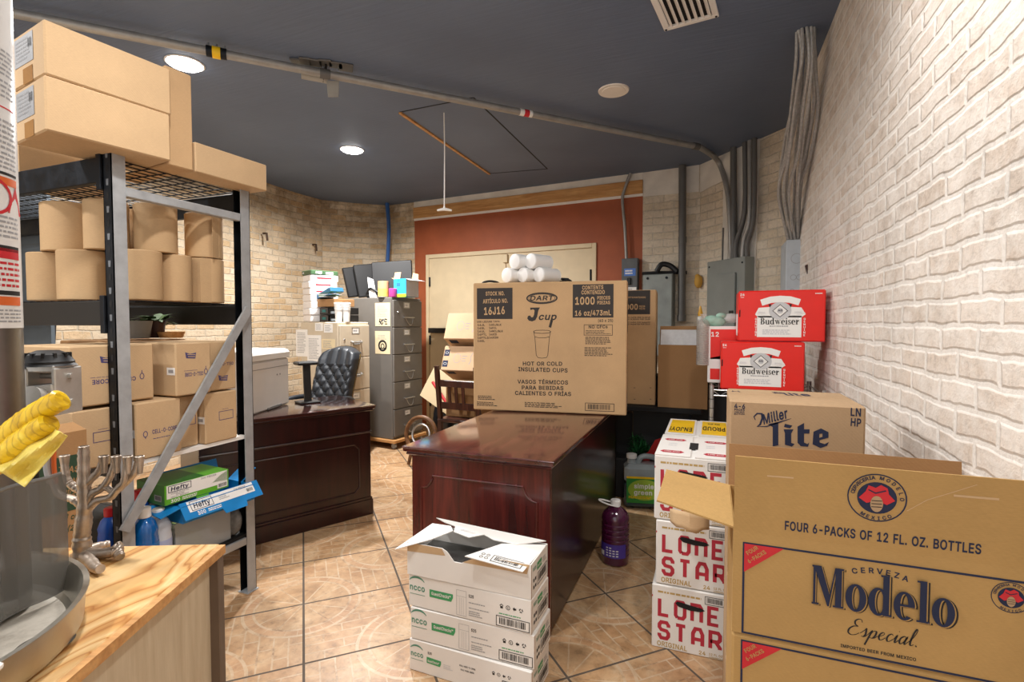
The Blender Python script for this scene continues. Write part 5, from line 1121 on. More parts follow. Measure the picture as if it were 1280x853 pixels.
    F.barcode(U(.36), V(.18), U(.93), V(.52), INK, BOXW, seed=5); F.lines(U(.68), V(.62), U(.9), V(.8), 3, GREY, .5, 3)
    for k in range(4): F.rect(U(.12+.1*(k % 2)), V(.2+.2*(k//2)), U(.19+.1*(k % 2)), V(.3+.2*(k//2)), INK)
    F.line([(.003, 0), (.003, h)], .004, KRAFT3)
    mb.build('body', t)
    if kind == 'open':
        f_ = MB(); tp = [(.30*w, .0), (.33*w, .012), (.37*w, .006)]
        f_.slab([(.05*w, d*.95, h+.035), (w*.99, d*.98, h+.012), (w*.80, d*.62, h+.010), (w*.62, d*.60, h+.014), (w*.52, d*.72, h+.018), (w*.44, d*.45, h+.02), (w*.30, d*.50, h+.028), (w*.27, d*.72, h+.032), (w*.16, d*.80, h+.034)], (0, 0, 1), .003, BOXW)
        F = Face(f_, (w*.28, d*.50, h+.0285), (1, 0, -.03), (0, 1, .0)); F.lines(.02, .02, .11, .035, 2, PALEGREY, .5); f_.build('torn_top_flap', t)
        f_ = MB(); A_ = Vector((w, d*.92, h+.002)); B_ = Vector((w*.965, -.035, h-.010)); C_ = Vector((w*.52, -.030, h+.004)); D_ = Vector((w*.70, d*.52, h+.012))
        nn = (B_-A_).cross(C_-A_).normalized(); nn = nn if nn.z > 0 else -nn
        f_.slab([A_, D_, C_, B_][::-1] if (D_-A_).cross(C_-A_).z < 0 else [A_, D_, C_, B_], nn, .003, BOXW)
        ux = (B_-C_).normalized(); F = Face(f_, C_, ux, nn.cross(ux)); L_ = (B_-C_).length
        F.barcode(L_*.42, .012, L_*.93, .050, INK, BOXW, seed=9)
        for k in range(4): F.lay(2).oval(L_*(.24+.09*(k % 2)), .022+.020*(k//2), .006, .006, INK, .002, 12)
        F.lay(1); f_.build('front_flap', t)
        f_ = MB(); P0 = [(-.035, -.03, h-.02), (.20*w, d*.05, h+.024), (.29*w, d*.52, h+.03), (.25*w, d*.62, h+.038), (.10*w, d*.55, h+.042)]
        nn = (Vector(P0[1])-Vector(P0[0])).cross(Vector(P0[3])-Vector(P0[0])).normalized(); f_.slab(P0, nn if nn.z > 0 else -nn, .003, BOXW)
        ux = (Vector(P0[1])-Vector(P0[0])).normalized(); F = Face(f_, P0[0], ux, (nn if nn.z > 0 else -nn).cross(ux)); F.text('ncco', .042, .018, .012, NLOGO, w=.035, bold=.01).text('525', .075, .055, .008, INK, w=.016).rect(.065, .028, .115, .042, GREEN); f_.build('torn_side_flap', t)
    return t
pad_carton(.004, 0, 0, 'white order pad carton at the bottom of the low stack, standing on the tiles', 'low', R(-1.5))
pad_carton(.010, .0, NH, 'white order pad carton with green print, second from the bottom', 'mid', R(-.2))
pad_carton(.000, .005, 2*NH, 'white order pad carton with green print directly below the torn open one', 'mid', R(-1.2))
pad_carton(-.002, .0, 3*NH, 'torn open white order pad carton on top of the low stack', 'open', R(-.5))

# ---------------------------------------------------------------- big cup cartons
ad = R(8.0); DC = lambda x, y: (560+x*.2578, 310+y*.2579)
DO = Vector((-1.4297, 2.9806, .765)); DWd = .966; X = XF(DO, ad); DD = .46
f_ = F_front(MB(), X, 0, 0, 0); DHt = f_.px(700, 352)[1]
t = thing('cup_carton', 'huge kraft carton of foam cups standing across the mahogany desk', 'carton', tuple(DO), ad)
CUPINK = plain('dark_brown_ink', '#2f2824', .65)
mb = MB(); mb.box(0, DWd, 0, DD, 0, DHt, KRAFT, .006); F = F_front(mb, X, DWd, DD, DHt); w, h = DWd, DHt
def cup_panels(F):
    a = F.px(*DC(140, 196)); b_ = F.px(*DC(313, 345)); F.rect(a[0], b_[1], b_[0], a[1], CUPINK)
    a = F.px(*DC(605, 178)); b_ = F.px(*DC(802, 338)); F.rect(a[0], b_[1], b_[0], a[1], CUPINK)
    F.lay(2)
    for s_, x0, y0, x1, y1, hh in (('STOCK NO.', 183, 232, 274, 230, 5.0), ('ARTÍCULO NO.', 170, 270, 290, 266, 5.2), ('16J16', 176, 326, 276, 321, 9.6),
                                   ('CONTENTS', 651, 203, 753, 200, 5.0), ('CONTENIDO', 647, 226, 760, 224, 5.0), ('1000', 617, 276, 711, 275, 9.6), ('PIECES', 724, 251, 786, 250, 4.3), ('PIEZAS', 724, 274, 786, 273, 4.3), ('16 oz/473mL', 616, 330, 791, 327, 6.6)):
        F.tpx(s_, *DC(x0, y0), *DC(x1, y1), hh, KRAFT, bold=.025)
    F.lay(1)
cup_panels(F)
F.tpx('USE LID/USE TAPA:', *DC(141, 363), *DC(253, 361), 2.2, CUPINK)
for i, (a_, c_) in enumerate((('16JL', '16EL/BLK'), ('16SL', '16FCL'), ('16UL', '16RCL/BLK'), ('16FTL', '16UCD'), ('16FTLS', '16UCDH'), ('16EL', ''))):
    y_ = 379+15.5*i; F.tpx(a_, *DC(143, y_), *DC(143+9*len(a_), y_), 2.6, CUPINK, bold=.01)
    if c_: F.tpx(c_, *DC(199, y_-1), *DC(199+7.5*len(c_), y_-1), 2.6, CUPINK, bold=.01)
a = F.px(*DC(455, 244)); r_ = F.px(*DC(528, 244))[0]-a[0]; rb = F.px(*DC(455, 219))[1]-a[1]; F.oval(a[0], a[1], r_, rb, CUPINK, .009, 40); F.oval(a[0], a[1], r_*.88, rb*.80, CUPINK, .003, 40)
F.tpx('DART', *DC(397, 256), *DC(514, 254), 6.0, CUPINK, bold=.02, shear=.15)
pxpoly(F, [[(398, 290), (446, 289), (438, 304), (432, 335), (424, 350), (408, 357), (392, 353), (384, 342), (388, 330), (399, 328), (404, 337), (412, 336), (417, 325), (420, 303), (412, 298), (400, 302)]], DC, CUPINK)
F.tpx('cup', *DC(440, 350), *DC(527, 350), 8.6, CUPINK, bold=.045, shear=.22); pxpoly(F, [[(497, 350), (510, 350), (500, 388), (488, 384)]], DC, CUPINK)
cl = lambda pts, wd=.003, cyc=True: F.line([F.px(*DC(*q)) for q in pts], wd, CUPINK, cyc)
cl([(415, 404), (428, 400), (458, 399), (486, 400), (498, 405), (492, 412), (456, 415), (420, 412)]); cl([(415, 404), (421, 432), (428, 520), (436, 532), (456, 535), (478, 532), (484, 520), (492, 432), (498, 405)], cyc=False); cl([(420, 431), (440, 436), (470, 436), (492, 431)], cyc=False)
for s_, x0, y0, x1, y1, hh in (('HOT OR COLD', 363, 571, 554, 572, 5.0), ('INSULATED CUPS', 341, 598, 580, 605, 5.2), ('VASOS TÉRMICOS', 337, 658, 582, 663, 5.0), ('PARA BEBIDAS', 358, 687, 560, 690, 5.0), ('CALIENTES O FRÍAS', 325, 713, 597, 719, 5.0), ('(40 x 25)', 728, 360, 800, 359, 3.6), ('NO CFCs', 682, 391, 774, 390, 4.0)):
    F.tpx(s_, *DC(x0, y0), *DC(x1, y1), hh, CUPINK, bold=.03)
a = F.px(*DC(660, 373)); b_ = F.px(*DC(797, 424)); F.frame(a[0], b_[1], b_[0], a[1], .003, CUPINK); a = F.px(*DC(668, 398)); b_ = F.px(*DC(790, 420)); F.lines(a[0], b_[1], b_[0], a[1], 3, CUPINK, .4)
for (x0, y0, x1, y1, k) in ((666, 430, 795, 470, 5), (662, 480, 800, 528, 6), (145, 714, 232, 740, 3), (140, 744, 244, 770, 3), (372, 746, 562, 780, 4)):
    a = F.px(*DC(x0, y0)); b_ = F.px(*DC(x1, y1)); F.lines(a[0], b_[1], b_[0], a[1], k, CUPINK, .5, k)
a = F.px(*DC(666, 752)); b_ = F.px(*DC(805, 794)); F.barcode(a[0], b_[1], b_[0], a[1], CUPINK, None, seed=11)
F = F_right(mb, X, w, DD, h)
for z0, z1, u0, u1 in ((.62, .86, .03, .16), (.60, .84, .20, .32)): F.rect(u0, z0*h, u1, z1*h, CUPINK)
F.lines(.05, .3*h, .2, .45*h, 6, CUPINK, .5); F.barcode(.05, .05*h, .22, .14*h, INK, WHITE)
F = F_top(mb, X, w, DD, h); F.line([(0, DD/2), (w, DD/2)], .004, KRAFT3).lay(2).rect(0, DD/2-.035, w, DD/2+.035, KRAFT2)
mb.build('body', t)
# dark folding table behind the desk
TX0, TX1, TY0, TY1, TZ = -1.30, -.055, 3.70, 4.42, .730
t = thing('folding_table', 'black folding table behind the mahogany desk, in shadow under the cartons', 'table', (TX0, TY0, 0))
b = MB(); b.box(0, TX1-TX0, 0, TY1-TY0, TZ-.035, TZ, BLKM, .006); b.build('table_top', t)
for x in (.08, TX1-TX0-.08):
    for y in (.08, TY1-TY0-.08): b = MB(); b.tube([(x, y, 0), (x, y, TZ-.035)], .015, STEELD, 10); b.build('leg', t)
# second cup carton
fq = at(782, 505, z=TZ); f2 = at(817, 506, z=TZ); yy = TY0+.02; q1 = at(818, 506, y=yy); zz_top = at(818, 362, y=yy).z
W2 = .93; ad2 = R(4); o2 = Vector((q1.x-W2*math.cos(ad2), yy-.0-W2*math.sin(ad2)+.06, TZ+.002)); X = XF(o2, ad2)
t = thing('cup_carton', 'second kraft cup carton half hidden behind the huge one', 'carton', tuple(o2), ad2)
h2 = zz_top-TZ; mb = MB(); mb.box(0, W2, 0, .40, 0, h2, KRAFT, .006); F = F_front(mb, X, W2, .4, h2)
a = F.px(*DC(840, 208)); b_ = F.px(*DC(980, 322)); F.rect(W2*.74, b_[1], b_[0], a[1], CUPINK); F.lay(2).tpx('1000', *DC(842, 300), *DC(920, 300), 7.2, KRAFT, bold=.02).tpx('PIECES', *DC(927, 288), *DC(955, 288), 2.2, KRAFT).tpx('PIEZAS', *DC(927, 299), *DC(955, 299), 2.2, KRAFT).tpx('CONTENTS/CONTENIDO', *DC(846, 244), *DC(958, 244), 2.0, KRAFT).lay(1)
for i, s_ in enumerate(('25 CUPS PER SLEEVE', '40 SLEEVES PER CASE', '25 VASOS POR PAQUETE', '40 PAQUETES POR CAJA')): y_ = 341+9*i+(6 if i > 1 else 0); F.tpx(s_, *DC(868, y_), *DC(980, y_), 1.8, CUPINK, bold=.015)
for (x_, y_) in ((900, 680), (978, 680), (900, 735), (978, 735)): a = F.px(*DC(x_, y_)); F.rect(a[0], a[1], a[0]+.012, a[1]+.004, CUPINK)
mb.build('body', t)
# big dark carton with a bubble mailer look on top
q0 = at(822, 515, z=TZ); q1 = at(884, 515, z=TZ); yb_ = TY0+.03; q0 = at(822, 512, y=yb_); q1 = at(884, 512, y=yb_); zt_ = at(860, 432, y=yb_).z
xb0 = max(q0.x, o2.x+W2*math.cos(ad2)+.012); t = thing('carton', 'dark brown open carton with white foam sheet on top, beside the second cup carton', 'carton', (xb0, yb_, TZ+.002)); w = q1.x-xb0
b = MB(); hh = zt_-TZ
for (x0, x1, y0, y1) in ((0, w, 0, .005), (0, w, .435, .44), (0, .005, .005, .435), (w-.005, w, .005, .435)): b.box(x0, x1, y0, y1, 0, hh, KRAFT3)
b.box(.005, w-.005, .005, .435, 0, .005, KRAFT3); b.build('body', t)
b = MB(); b.slab([(0, .10, hh), (w*.99, .10, hh), (w*.86, .14, hh+.13), (0, .14, hh+.13)], (0, -1, .2), .005, KRAFT3); b.build('back_flap', t)
b = MB(); b.slab([(.012, .02, hh-.03), (w*.97, .02, hh-.03), (w*.84, .07, hh+.105), (.012, .07, hh+.105)], (0, -1, .3), .012, plain('foam_sheet', '#d9dadb', .6, var=.08, scale=40)); b.build('foam_sheet', t)
# sleeves of foam cups lying on top of the huge carton
FOAM = plain('foam_white', '#f1f0ee', .55, var=.03)
fz = DO.z+DHt
for i, (px_, py_, r_, zz, lb) in enumerate(((637, 340, .038, 1, 'white sleeve of foam cups on the huge carton, upper left of the pile'), (660, 338, .038, 1, 'white sleeve of foam cups on the huge carton, upper right of the pile'), (628, 353, .038, 0, 'white sleeve of foam cups on the huge carton, lowest at left'), (649, 355, .038, 0, 'white sleeve of foam cups on the huge carton, lowest in the middle'), (668, 351, .038, 0, 'white sleeve of foam cups on the huge carton, lowest at right'))):
    q = at(px_, py_, y=3.16); dirv = Vector((.42, .9, -.0)).normalized()
    r_ = .050; xx = -1.19+(i*.102 if i < 2 else (i-2)*.102-.051); zc = fz+.052+(.088 if zz else 0)
    o0 = Vector((xx, 3.085+.18*(xx+1.2), zc)); b = MB()
    pts = [o0-o0, dirv*.004, dirv*.012]; rr = [.040, .047, r_]
    for k in range(9): pts += [dirv*(.016+k*.018), dirv*(.016+k*.018+.009)]; rr += [r_*.965, r_]
    b.tube(pts, rr, FOAM, 20); tag(b.build('cup_sleeve', None, o0), lb, 'foam cups', 'sleeves of foam cups on the huge carton')
for px_, lb, f0 in ((613, 'black wire loop handle behind the huge carton, left of the cup sleeves', 1), (702, 'black wire loop handle behind the huge carton, right of the cup sleeves', -1)):
    q = at(px_, 353, y=3.30); b = MB(); zq = fz+.006; c_, s_ = math.cos(ad), math.sin(ad)
    b.tube(sm([Vector((-.06*c_, -.06*s_, .0)), Vector((-.05*c_*f0, -.05*s_, .020)), Vector((0, 0, .028)), Vector((.05*c_, .05*s_, .018)), Vector((.07*c_, .07*s_, .0))], 5), .008, BLK, 8)
    tag(b.build('bent_wire', None, (q.x, q.y, fz+.008)), lb, 'handle', 'black loop handles behind the carton')

# ---------------------------------------------------------------- jugs on the floor
GRAPE = plain('grape_juice', '#4a0f35', .08, coat=1.0, var=.05); GLAB = plain('violet_label', '#4b3795', .4)
t = thing('juice_jug', 'purple juice jug with a white handle cap standing beside the mahogany desk', 'jug', (-.482, 2.815, 0), R(-5))
prof = [(.0, .002), (.060, .0), (.072, .008), (.074, .03)]
for k in range(7): z = .04+k*.028; prof += [(.076, z), (.076, z+.014), (.0725, z+.019), (.0725, z+.024)]
prof += [(.076, .245), (.074, .262), (.062, .285), (.035, .310), (.022, .318), (.021, .330)]
b = MB(); b.lathe(prof, GRAPE, 28); b.build('bottle', t)
b = MB(); b.lathe([(.024, .318), (.028, .320), (.028, .345), (.025, .349), (0, .349)], WHITE, 20, caps=False); b.build('cap', t)
b = MB(); ring = [Vector((-.035+.055*math.cos(a_), -.01+.022*math.sin(a_), .328-.010*math.cos(a_))) for a_ in [i*math.pi/10 for i in range(20)]]; b.tube(ring, .007, WHITE, 8, closed=True, flat=.6); b.build('handle_ring', t)
b = MB(); b.lathe([(.0772, .05), (.0772, .125)], GLAB, 20, caps=False, a0=R(195), a1=R(330)); lb_ = b.build('label', t)
b = MB()
def wrap(mb, r_, a_c, z, da, dz, m): mb.lathe([(r_, z), (r_, z+dz)], m, 6, caps=False, a0=a_c-da/2, a1=a_c+da/2)
wrap(b, .0777, R(222), .055, R(26), .025, WHITE); [wrap(b, .0777, R(250+14*(k % 4)), .06+.014*(k//4), R(9), .006, WHITE) for k in range(14)]
b.build('label_print', lb_)
SGB = plain('teal_liquid', '#16343c', .15, coat=.6); SGC = plain('frosted_jug', '#98a2a4', .25, coat=.3); SGL = plain('green_label', '#2f8a34', .45)
t = thing('cleaner_jug', 'square green labelled cleaner jug in the shade behind the white cartons', 'jug', (-.565, 3.655, 0), R(12)); w, d = .27, .17
b = MB(); b.box(0, w, 0, d, 0, .19, SGB, .022); b.build('liquid_body', t); b = MB(); b.box(.001, w-.001, .001, d-.001, .17, .315, SGC, .03); b.build('upper_body', t)
b = MB(); b.lathe([(.035, .31), (.03, .335), (.03, .345)], SGC, 16, c=(.055, d/2, 0)); b.lathe([(.034, .345), (.037, .347), (.037, .375), (.03, .378)], WHITE, 20, c=(.055, d/2, 0)); b.build('cap', t)
b = MB(); b.tube(sm([Vector((.10, d/2, .31)), Vector((.12, d/2, .352)), Vector((.17, d/2, .362)), Vector((.235, d/2, .345)), Vector((.255, d/2, .30))], 5), .020, SGC, 10); b.build('handle', t)
b = MB(); F = Face(b, (0, -.001, 0), (1, 0, 0), (0, 0, 1)); F.rect(.015, .045, w-.012, .235, SGL); F.lay(2).rect(.015, .220, w-.012, .235, YEL).fill([[(w*.52+.115*math.cos(a_), .140+.075*math.sin(a_)) for a_ in [i*math.pi/12 for i in range(24)]]], plain('lime_ink', '#9ab83a', .5))
F.lay(3).text('simple', w*.50, .150, .034, WHITE, w=.135, bold=.04).text('green', w*.48, .105, .034, WHITE, w=.125, bold=.04).oval(w*.84, .17, .018, .018, WHITE, .004, 14).lines(.03, .075, w-.03, .095, 2, YEL, .6); b.build('label', t)
# Christmas garland and red bow under the table
GAR = plain('garland_green', '#1d6a32', .6); b = MB(); rd = random.Random(3)
CRT = plain('crate_shade', '#1d1f21', .6)  # dark crates added to make the space under the table read as shade
b = MB(); b.box(0, .80, 0, .17, 0, .30, CRT, .01); tag(b.build('added_crate', None, (-.90, 3.87, 0)), 'low dark crate added under the folding table to carry the garland', 'crate')
b = MB(); b.box(0, 1.12, 0, .30, 0, .62, CRT, .01); tag(b.build('added_crate', None, (-1.20, 4.08, 0)), 'tall dark crate added as the deep shade at the back under the folding table', 'crate')
for i in range(1500):
    a_ = rd.random(); c_ = Vector((.36*a_, .05*rd.uniform(-1, 1), .03+(.07+.07*math.sin(a_*7+1))*rd.random()))
    d_ = Vector((rd.uniform(-1, 1), rd.uniform(-1, .6), rd.uniform(-.3, 1))).normalized()*.045
    s_ = d_.cross(Vector((0, 0, 1))).normalized()*.005; b.add([c_-s_, c_+s_, c_+d_+s_*.3, c_+d_-s_*.3], [(0, 1, 2, 3)], GAR)
o = b.build('garland', None, (-.555, 3.95, .302)); o['kind'] = 'stuff'; tag(o, 'green tinsel garland heaped on the low dark crate under the folding table', 'garland')
b = MB(); RB = plain('red_ribbon', '#b01515', .5); b.slab([(0, 0, 0), (.06, .0, .12), (.13, 0, .15), (.17, 0, .03), (.08, 0, -.02)], (0, -1, .2), .02, RB); b.slab([(.05, -.01, .06), (-.06, -.01, -.03), (.02, -.01, -.04)], (0, -1, .1), .012, RB)
q = at(808, 578, y=3.86); tag(b.build('ribbon_bow', None, (q.x, q.y, .345)), 'red ribbon bow on the green garland under the folding table', 'bow')

# ================================================================= filing cabinets at the back left
def file_cabinet(x, y, z0, rz, wd, dp, ht, n_, m, label, dolly=False, style=0):
    """local: side panel along -x from the front corner at the origin, drawers along +y on the +x face"""
    t = thing('filing_cabinet', label, 'filing cabinet', (x, y, 0), rz)
    b = MB(); b.box(-dp, -.012, 0, wd, z0, z0+ht, m, .006); b.build('carcass', t)
    dh = (ht-.05)/n_
    for i in range(n_):
        z = z0+.025+i*dh
        d_ = MB(); d_.box(-.012, .010, .008, wd-.008, z+.004, z+dh-.004, m, .004); dd = d_.build('drawer', t)
        l_ = MB(); F = Face(l_, (.010, 0, 0), (0, 1, 0), (0, 0, 1)); yc = wd*(.52 if style else .45); F.frame(yc-.045, z+dh*.72, yc+.045, z+dh*.90, .008, CHROME); F.lay(2).rect(yc-.038, z+dh*.735, yc+.038, z+dh*.885, WHITE if (i+style) % 2 == 0 or not style else m); F.lines(yc-.03, z+dh*.77, yc+.03, z+dh*.86, 1, GREY, .5, i); l_.build('label_holder', dd)
        h_ = MB()
        if style:
            h_.tube(sm([Vector((.012, wd*.36, z+dh*.50)), Vector((.04, wd*.38, z+dh*.47)), Vector((.042, wd*.52, z+dh*.46)), Vector((.04, wd*.66, z+dh*.47)), Vector((.012, wd*.68, z+dh*.50))], 4), .008, CHROME, 8)
            h_.slab([(.013, wd*.40, z+dh*.50), (.013, wd*.64, z+dh*.50), (.03, wd*.62, z+dh*.40), (.03, wd*.42, z+dh*.40)], (1, 0, .5), .004, CHROME)
        else:
            h_.tube([(.012, wd*.34, z+dh*.36), (.03, wd*.34, z+dh*.36)], .009, CHROME, 8); h_.tube([(.012, wd*.62, z+dh*.36), (.03, wd*.62, z+dh*.36)], .009, CHROME, 8)
            h_.tube([(.032, wd*.30, z+dh*.36), (.032, wd*.66, z+dh*.36)], .006, CHROME, 8)
            h_.tube(sm([Vector((.030, wd*.36, z+dh*.35)), Vector((.034, wd*.45, z+dh*.12)), Vector((.034, wd*.56, z+dh*.10)), Vector((.030, wd*.62, z+dh*.35))], 4), .004, CHROME, 6)
        h_.build('handle', dd)
        k_ = MB(); k_.lathe([(0, .006), (.009, .004), (.011, 0)], CHROME, 10, X=Matrix.Translation((.010, wd*.16, z+dh*.55)) @ Matrix.Rotation(R(90), 4, 'Y')); 
        if style or i == n_-1: k_.build('lock', dd)
    if dolly:
        b = MB(); b.box(-dp-.03, .04, -.03, wd+.03, .065, z0-.002, BEAM, .006); dl = b.build('dolly_board', t)
        for xx in (-dp+.05, -.01):
            for yy in (.02, wd-.03):
                c_ = MB(); c_.lathe([(0, -.012), (.028, -.012), (.028, .012), (0, .012)], STEEL, 14, X=Matrix.Translation((xx, yy, .029)) @ Matrix.Rotation(R(90), 4, 'X')); c_.box(xx-.02, xx+.02, yy-.02, yy+.02, .055, .064, STEEL); c_.build('caster', dl)
    return t
XF5 = XF((-3.085, 4.50, 0), R(-8)); FC5 = file_cabinet(-3.085, 4.50, .10, R(-8), .47, .70, 1.49, 5, FILEG, 'tall grey five drawer filing cabinet on a wooden dolly', True)
XF4 = XF((-3.30, 3.93, 0), R(-10)); FC4 = file_cabinet(-3.30, 3.93, 0, R(-10), .385, .56, 1.33, 4, FILEB, 'beige four drawer filing cabinet covered with taped papers', style=1)
PBUFF = plain('buff_paper', '#e3d2ac', .6, var=.04)
def notice(X, u0, v0, u1, v1, m, label, seed, face, group=None, pic=None, rz=0):
    """sheet of paper taped on a cabinet face given by pixels of two corners"""
    f_ = Face(MB(), face[0], face[1], face[2], X); a = f_.px(u0, v0); c = f_.px(u1, v1); w, h = abs(c[0]-a[0]), abs(a[1]-c[1])
    b = MB(); b.box(0, w, 0, .0012, 0, h, m); F = Face(b, (0, 0, 0), (1, 0, 0), (0, 0, 1))
    if pic == 'ring': F.oval(w*.5, h*.36, w*.24, w*.24, INK, w*.10, 18); F.oval(w*.5, h*.34, w*.10, w*.12, INK, w*.05, 14); F.lines(w*.2, h*.62, w*.8, h*.85, 3, GREY, .4, seed); F.rect(w*.25, h*.2, w*.42, h*.27, INK); F.rect(w*.58, h*.2, w*.75, h*.27, INK)
    elif pic == 'photo':
        rd = random.Random(seed)
        for k in range(26): x_, y_ = rd.uniform(.2, .72)*w, rd.uniform(.05, .28)*h; F.rect(x_, y_, x_+w*.09, y_+h*.05, rd.choice((INK, GREY, INK)))
        F.lines(w*.15, h*.4, w*.85, h*.9, 7, GREY, .35, seed)
    else: F.lines(w*.12, h*.12, w*.88, h*.9, max(4, int(h/.02)), GREY, .38, seed)
    o3 = f_.o+f_.u*a[0]+f_.v*min(a[1], c[1])+f_.n*.0025; Wp = X @ o3; ang = math.atan2((X.to_3x3() @ f_.u).y, (X.to_3x3() @ f_.u).x)
    return tag(b.build('paper_notice', None, Wp, ang), label, 'paper', group)
S5 = ((-.70, 0, 0), (1, 0, 0), (0, 0, 1)); S4 = ((-.56, 0, 0), (1, 0, 0), (0, 0, 1)); D4 = ((.010, 0, 0), (0, 1, 0), (0, 0, 1))
notice(XF5, 469, 379, 488, 408, PBUFF, 'buff pamphlet with a dark photo, upper one on the grey cabinet side', 3, S5, pic='photo')
notice(XF5, 469, 414, 488, 443, PBUFF, 'buff pamphlet with a dark ring emblem, lower one on the grey cabinet side', 4, S5, pic='ring')
notice(XF4, 370, 412, 385, 446, WHITE, 'white printed sheet taped at the left edge of the beige cabinet', 5, S4)
notice(XF4, 384, 419, 402, 454, WHITE, 'white printed sheet taped lowest in the middle of the beige cabinet', 6, S4)
notice(XF4, 402, 424, 419, 437, PBUFF, 'small cream sheet with a round mark on the beige cabinet', 7, S4)
notice(XF4, 394, 404, 404, 414, WHITE, 'small white note taped at the top of the beige cabinet, left of a twin', 8, S4)
notice(XF4, 405, 405, 416, 416, WHITE, 'small white note taped at the top of the beige cabinet, right of a twin', 9, S4)
# things on top of the beige cabinet
def on4(u_, v_): return XF4 @ Vector((u_, v_, 0))
REAM = plain('ream_wrap', '#e8e4e2', .5, var=.04); z = 1.334; rd = random.Random(8)
words = ['lowest', 'second from the bottom', 'third from the bottom', 'fourth from the bottom', 'fourth from the top', 'third from the top', 'second from the top']
for i in range(7):
    q = on4(-.572+rd.uniform(-.006, .006), .03+rd.uniform(0, .012)); b = MB(); b.box(0, .215, 0, .28, 0, .066, REAM, .008)
    F = Face(b, (.215, 0, 0), (0, 1, 0), (0, 0, 1))
    if i > 2: F.rect(.06, .026, .21, .042, RED)
    F = F_front(b, None, 0, 0, 0); F.line([(.165, .004), (.165, .062)], .002, PALEGREY)
    tag(b.build('paper_ream', None, (q.x, q.y, z), R(-26+rd.uniform(-3, 3))), 'white wrapped paper ream, %s in the tall stack on the beige cabinet' % words[i], 'paper ream', 'paper reams stacked on the beige cabinet'); z += .0665
q = on4(-.572, .03); b = MB(); b.box(0, .218, 0, .282, 0, .045, plain('bottle_green', '#3c5a3a', .5), .006); F = Face(b, (.218, 0, 0), (0, 1, 0), (0, 0, 1)); F.rect(.05, .012, .11, .034, WHITE).rect(.15, .010, .23, .032, WHITE); F = F_front(b, None, 0, 0, 0); F.rect(.02, .014, .06, .030, PALEGREY)
tag(b.build('paper_ream', None, (q.x, q.y, z), R(-24)), 'green wrapped paper ream on top of the white ream stack', 'paper ream')
for i in range(2):
    q = on4(-.318, .04); t = thing('letter_tray', 'black letter tray, %s of two on the beige cabinet' % ('lower', 'upper')[i], 'letter tray', (q.x, q.y, 1.334+i*.072), R(-10), 'black letter trays')
    b = MB(); b.box(0, .25, 0, .27, 0, .006, BLK); b.box(0, .118, .0, .012, .006, .066, plain('tray_brown', '#3a3431', .5), .004); b.box(.0, .006, 0, .27, .006, .066, BLK); b.box(.244, .25, 0, .27, .006, .066, BLK); b.box(0, .25, .264, .27, .006, .066, BLK); b.build('tray', t)
    b = MB(); b.box(.04, .09, -.003, .0, .022, .046, plain('tray_slot', '#14706e' if not i else '#6c6258', .5)); b.build('label_slot', t)
    b = MB(); b.box(.14, .235, .02, .25, .008, .03, plain('paper_pile', '#b9c4cc', .6, var=.2, scale=30)); b.build('papers', t)
q = on4(-.34, .03); b = MB(); b.box(0, .25, 0, .25, 0, .075, KRAFT3, .004); tag(b.build('carton', None, (q.x, q.y, 1.334+.148), R(-10)), 'low brown carton lying on the black letter trays', 'carton')
q = on4(-.345, .02); BLU = plain('steel_blue', '#2f6488', .45); b = MB(); Xr = Matrix.Rotation(R(-20), 4, 'Y'); b.box(-.12, .10, 0, .16, 0, .045, BLU, .004, X=Xr); F = Face(b, (-.12, 0, 0), (1, 0, 0), (0, 0, 1)); 
tag(b.build('paper_packet', None, (q.x+.115, q.y-.01, 1.334+.262), R(-10)), 'steel blue packet tilted across the low brown carton', 'packet')
q = on4(-.20, .06); b = MB(); rd = random.Random(2)
for i in range(7): b.box(-.08, .10, -.06, .06, i*.006, i*.006+.004, [WHITE, BLU, plain('leaf_green', '#58764f', .6), PALEGREY][i % 4], X=Matrix.Rotation(R(rd.uniform(-25, 25)), 4, 'Z') @ Matrix.Rotation(R(rd.uniform(-10, 4)), 4, 'Y'))
tag(b.build('paper_bundle', None, (q.x, q.y, 1.334+.24), 0), 'loose bundle of folded papers on the low brown carton', 'papers')
for i, (u_, lb) in enumerate(((-.058, 'white foam cup stack at the corner of the beige cabinet, left one'), (-.018, 'white foam cup stack at the corner of the beige cabinet, right one'))):
    q = on4(u_-.008, .06+.06*i); b = MB(); prof = [(0, 0), (.030, 0)]
    for k in range(6): prof += [(.036+.001*k, .115+.012*k), (.039+.001*k, .117+.012*k), (.038+.001*k, .122+.012*k)]
    b.lathe(prof+[(.030, .186)], FOAM, 20, caps=False); tag(b.build('cup_stack', None, (q.x, q.y, 1.334)), lb, 'foam cups')
# things on top of the grey cabinet
ZF = 1.592
for i, (x0, x1, ht, ln, y_, lb) in enumerate(((436, 452, .34, .33, 4.58, 'black flat monitor leaning leftmost on the grey cabinet'), (449, 468, .37, .36, 4.62, 'black flat monitor standing in the middle on the grey cabinet'), (466, 505, .40, .44, 4.66, 'largest black flat monitor on the grey cabinet, back turned to us'))):
    a = at(x0, 365, y=y_); t = thing('monitor', lb, 'monitor', (a.x, a.y, ZF), R((58, 52, 22)[i]), 'black monitors on the grey cabinet')
    b = MB(); Xr = Matrix.Rotation(R((-9, -8, -4)[i]), 4, 'Y') @ Matrix.Rotation(R(-8), 4, 'X'); b.box(0, ln, 0, .035, .008, ht, BLK, .008, X=Xr); b.build('case', t)
    b = MB(); b.box(.012, ln-.012, -.0015, 0, .02, ht-.015, plain('dark_screen', '#121214', .6), X=Xr); b.build('screen' if i < 2 else 'back_cover', t)
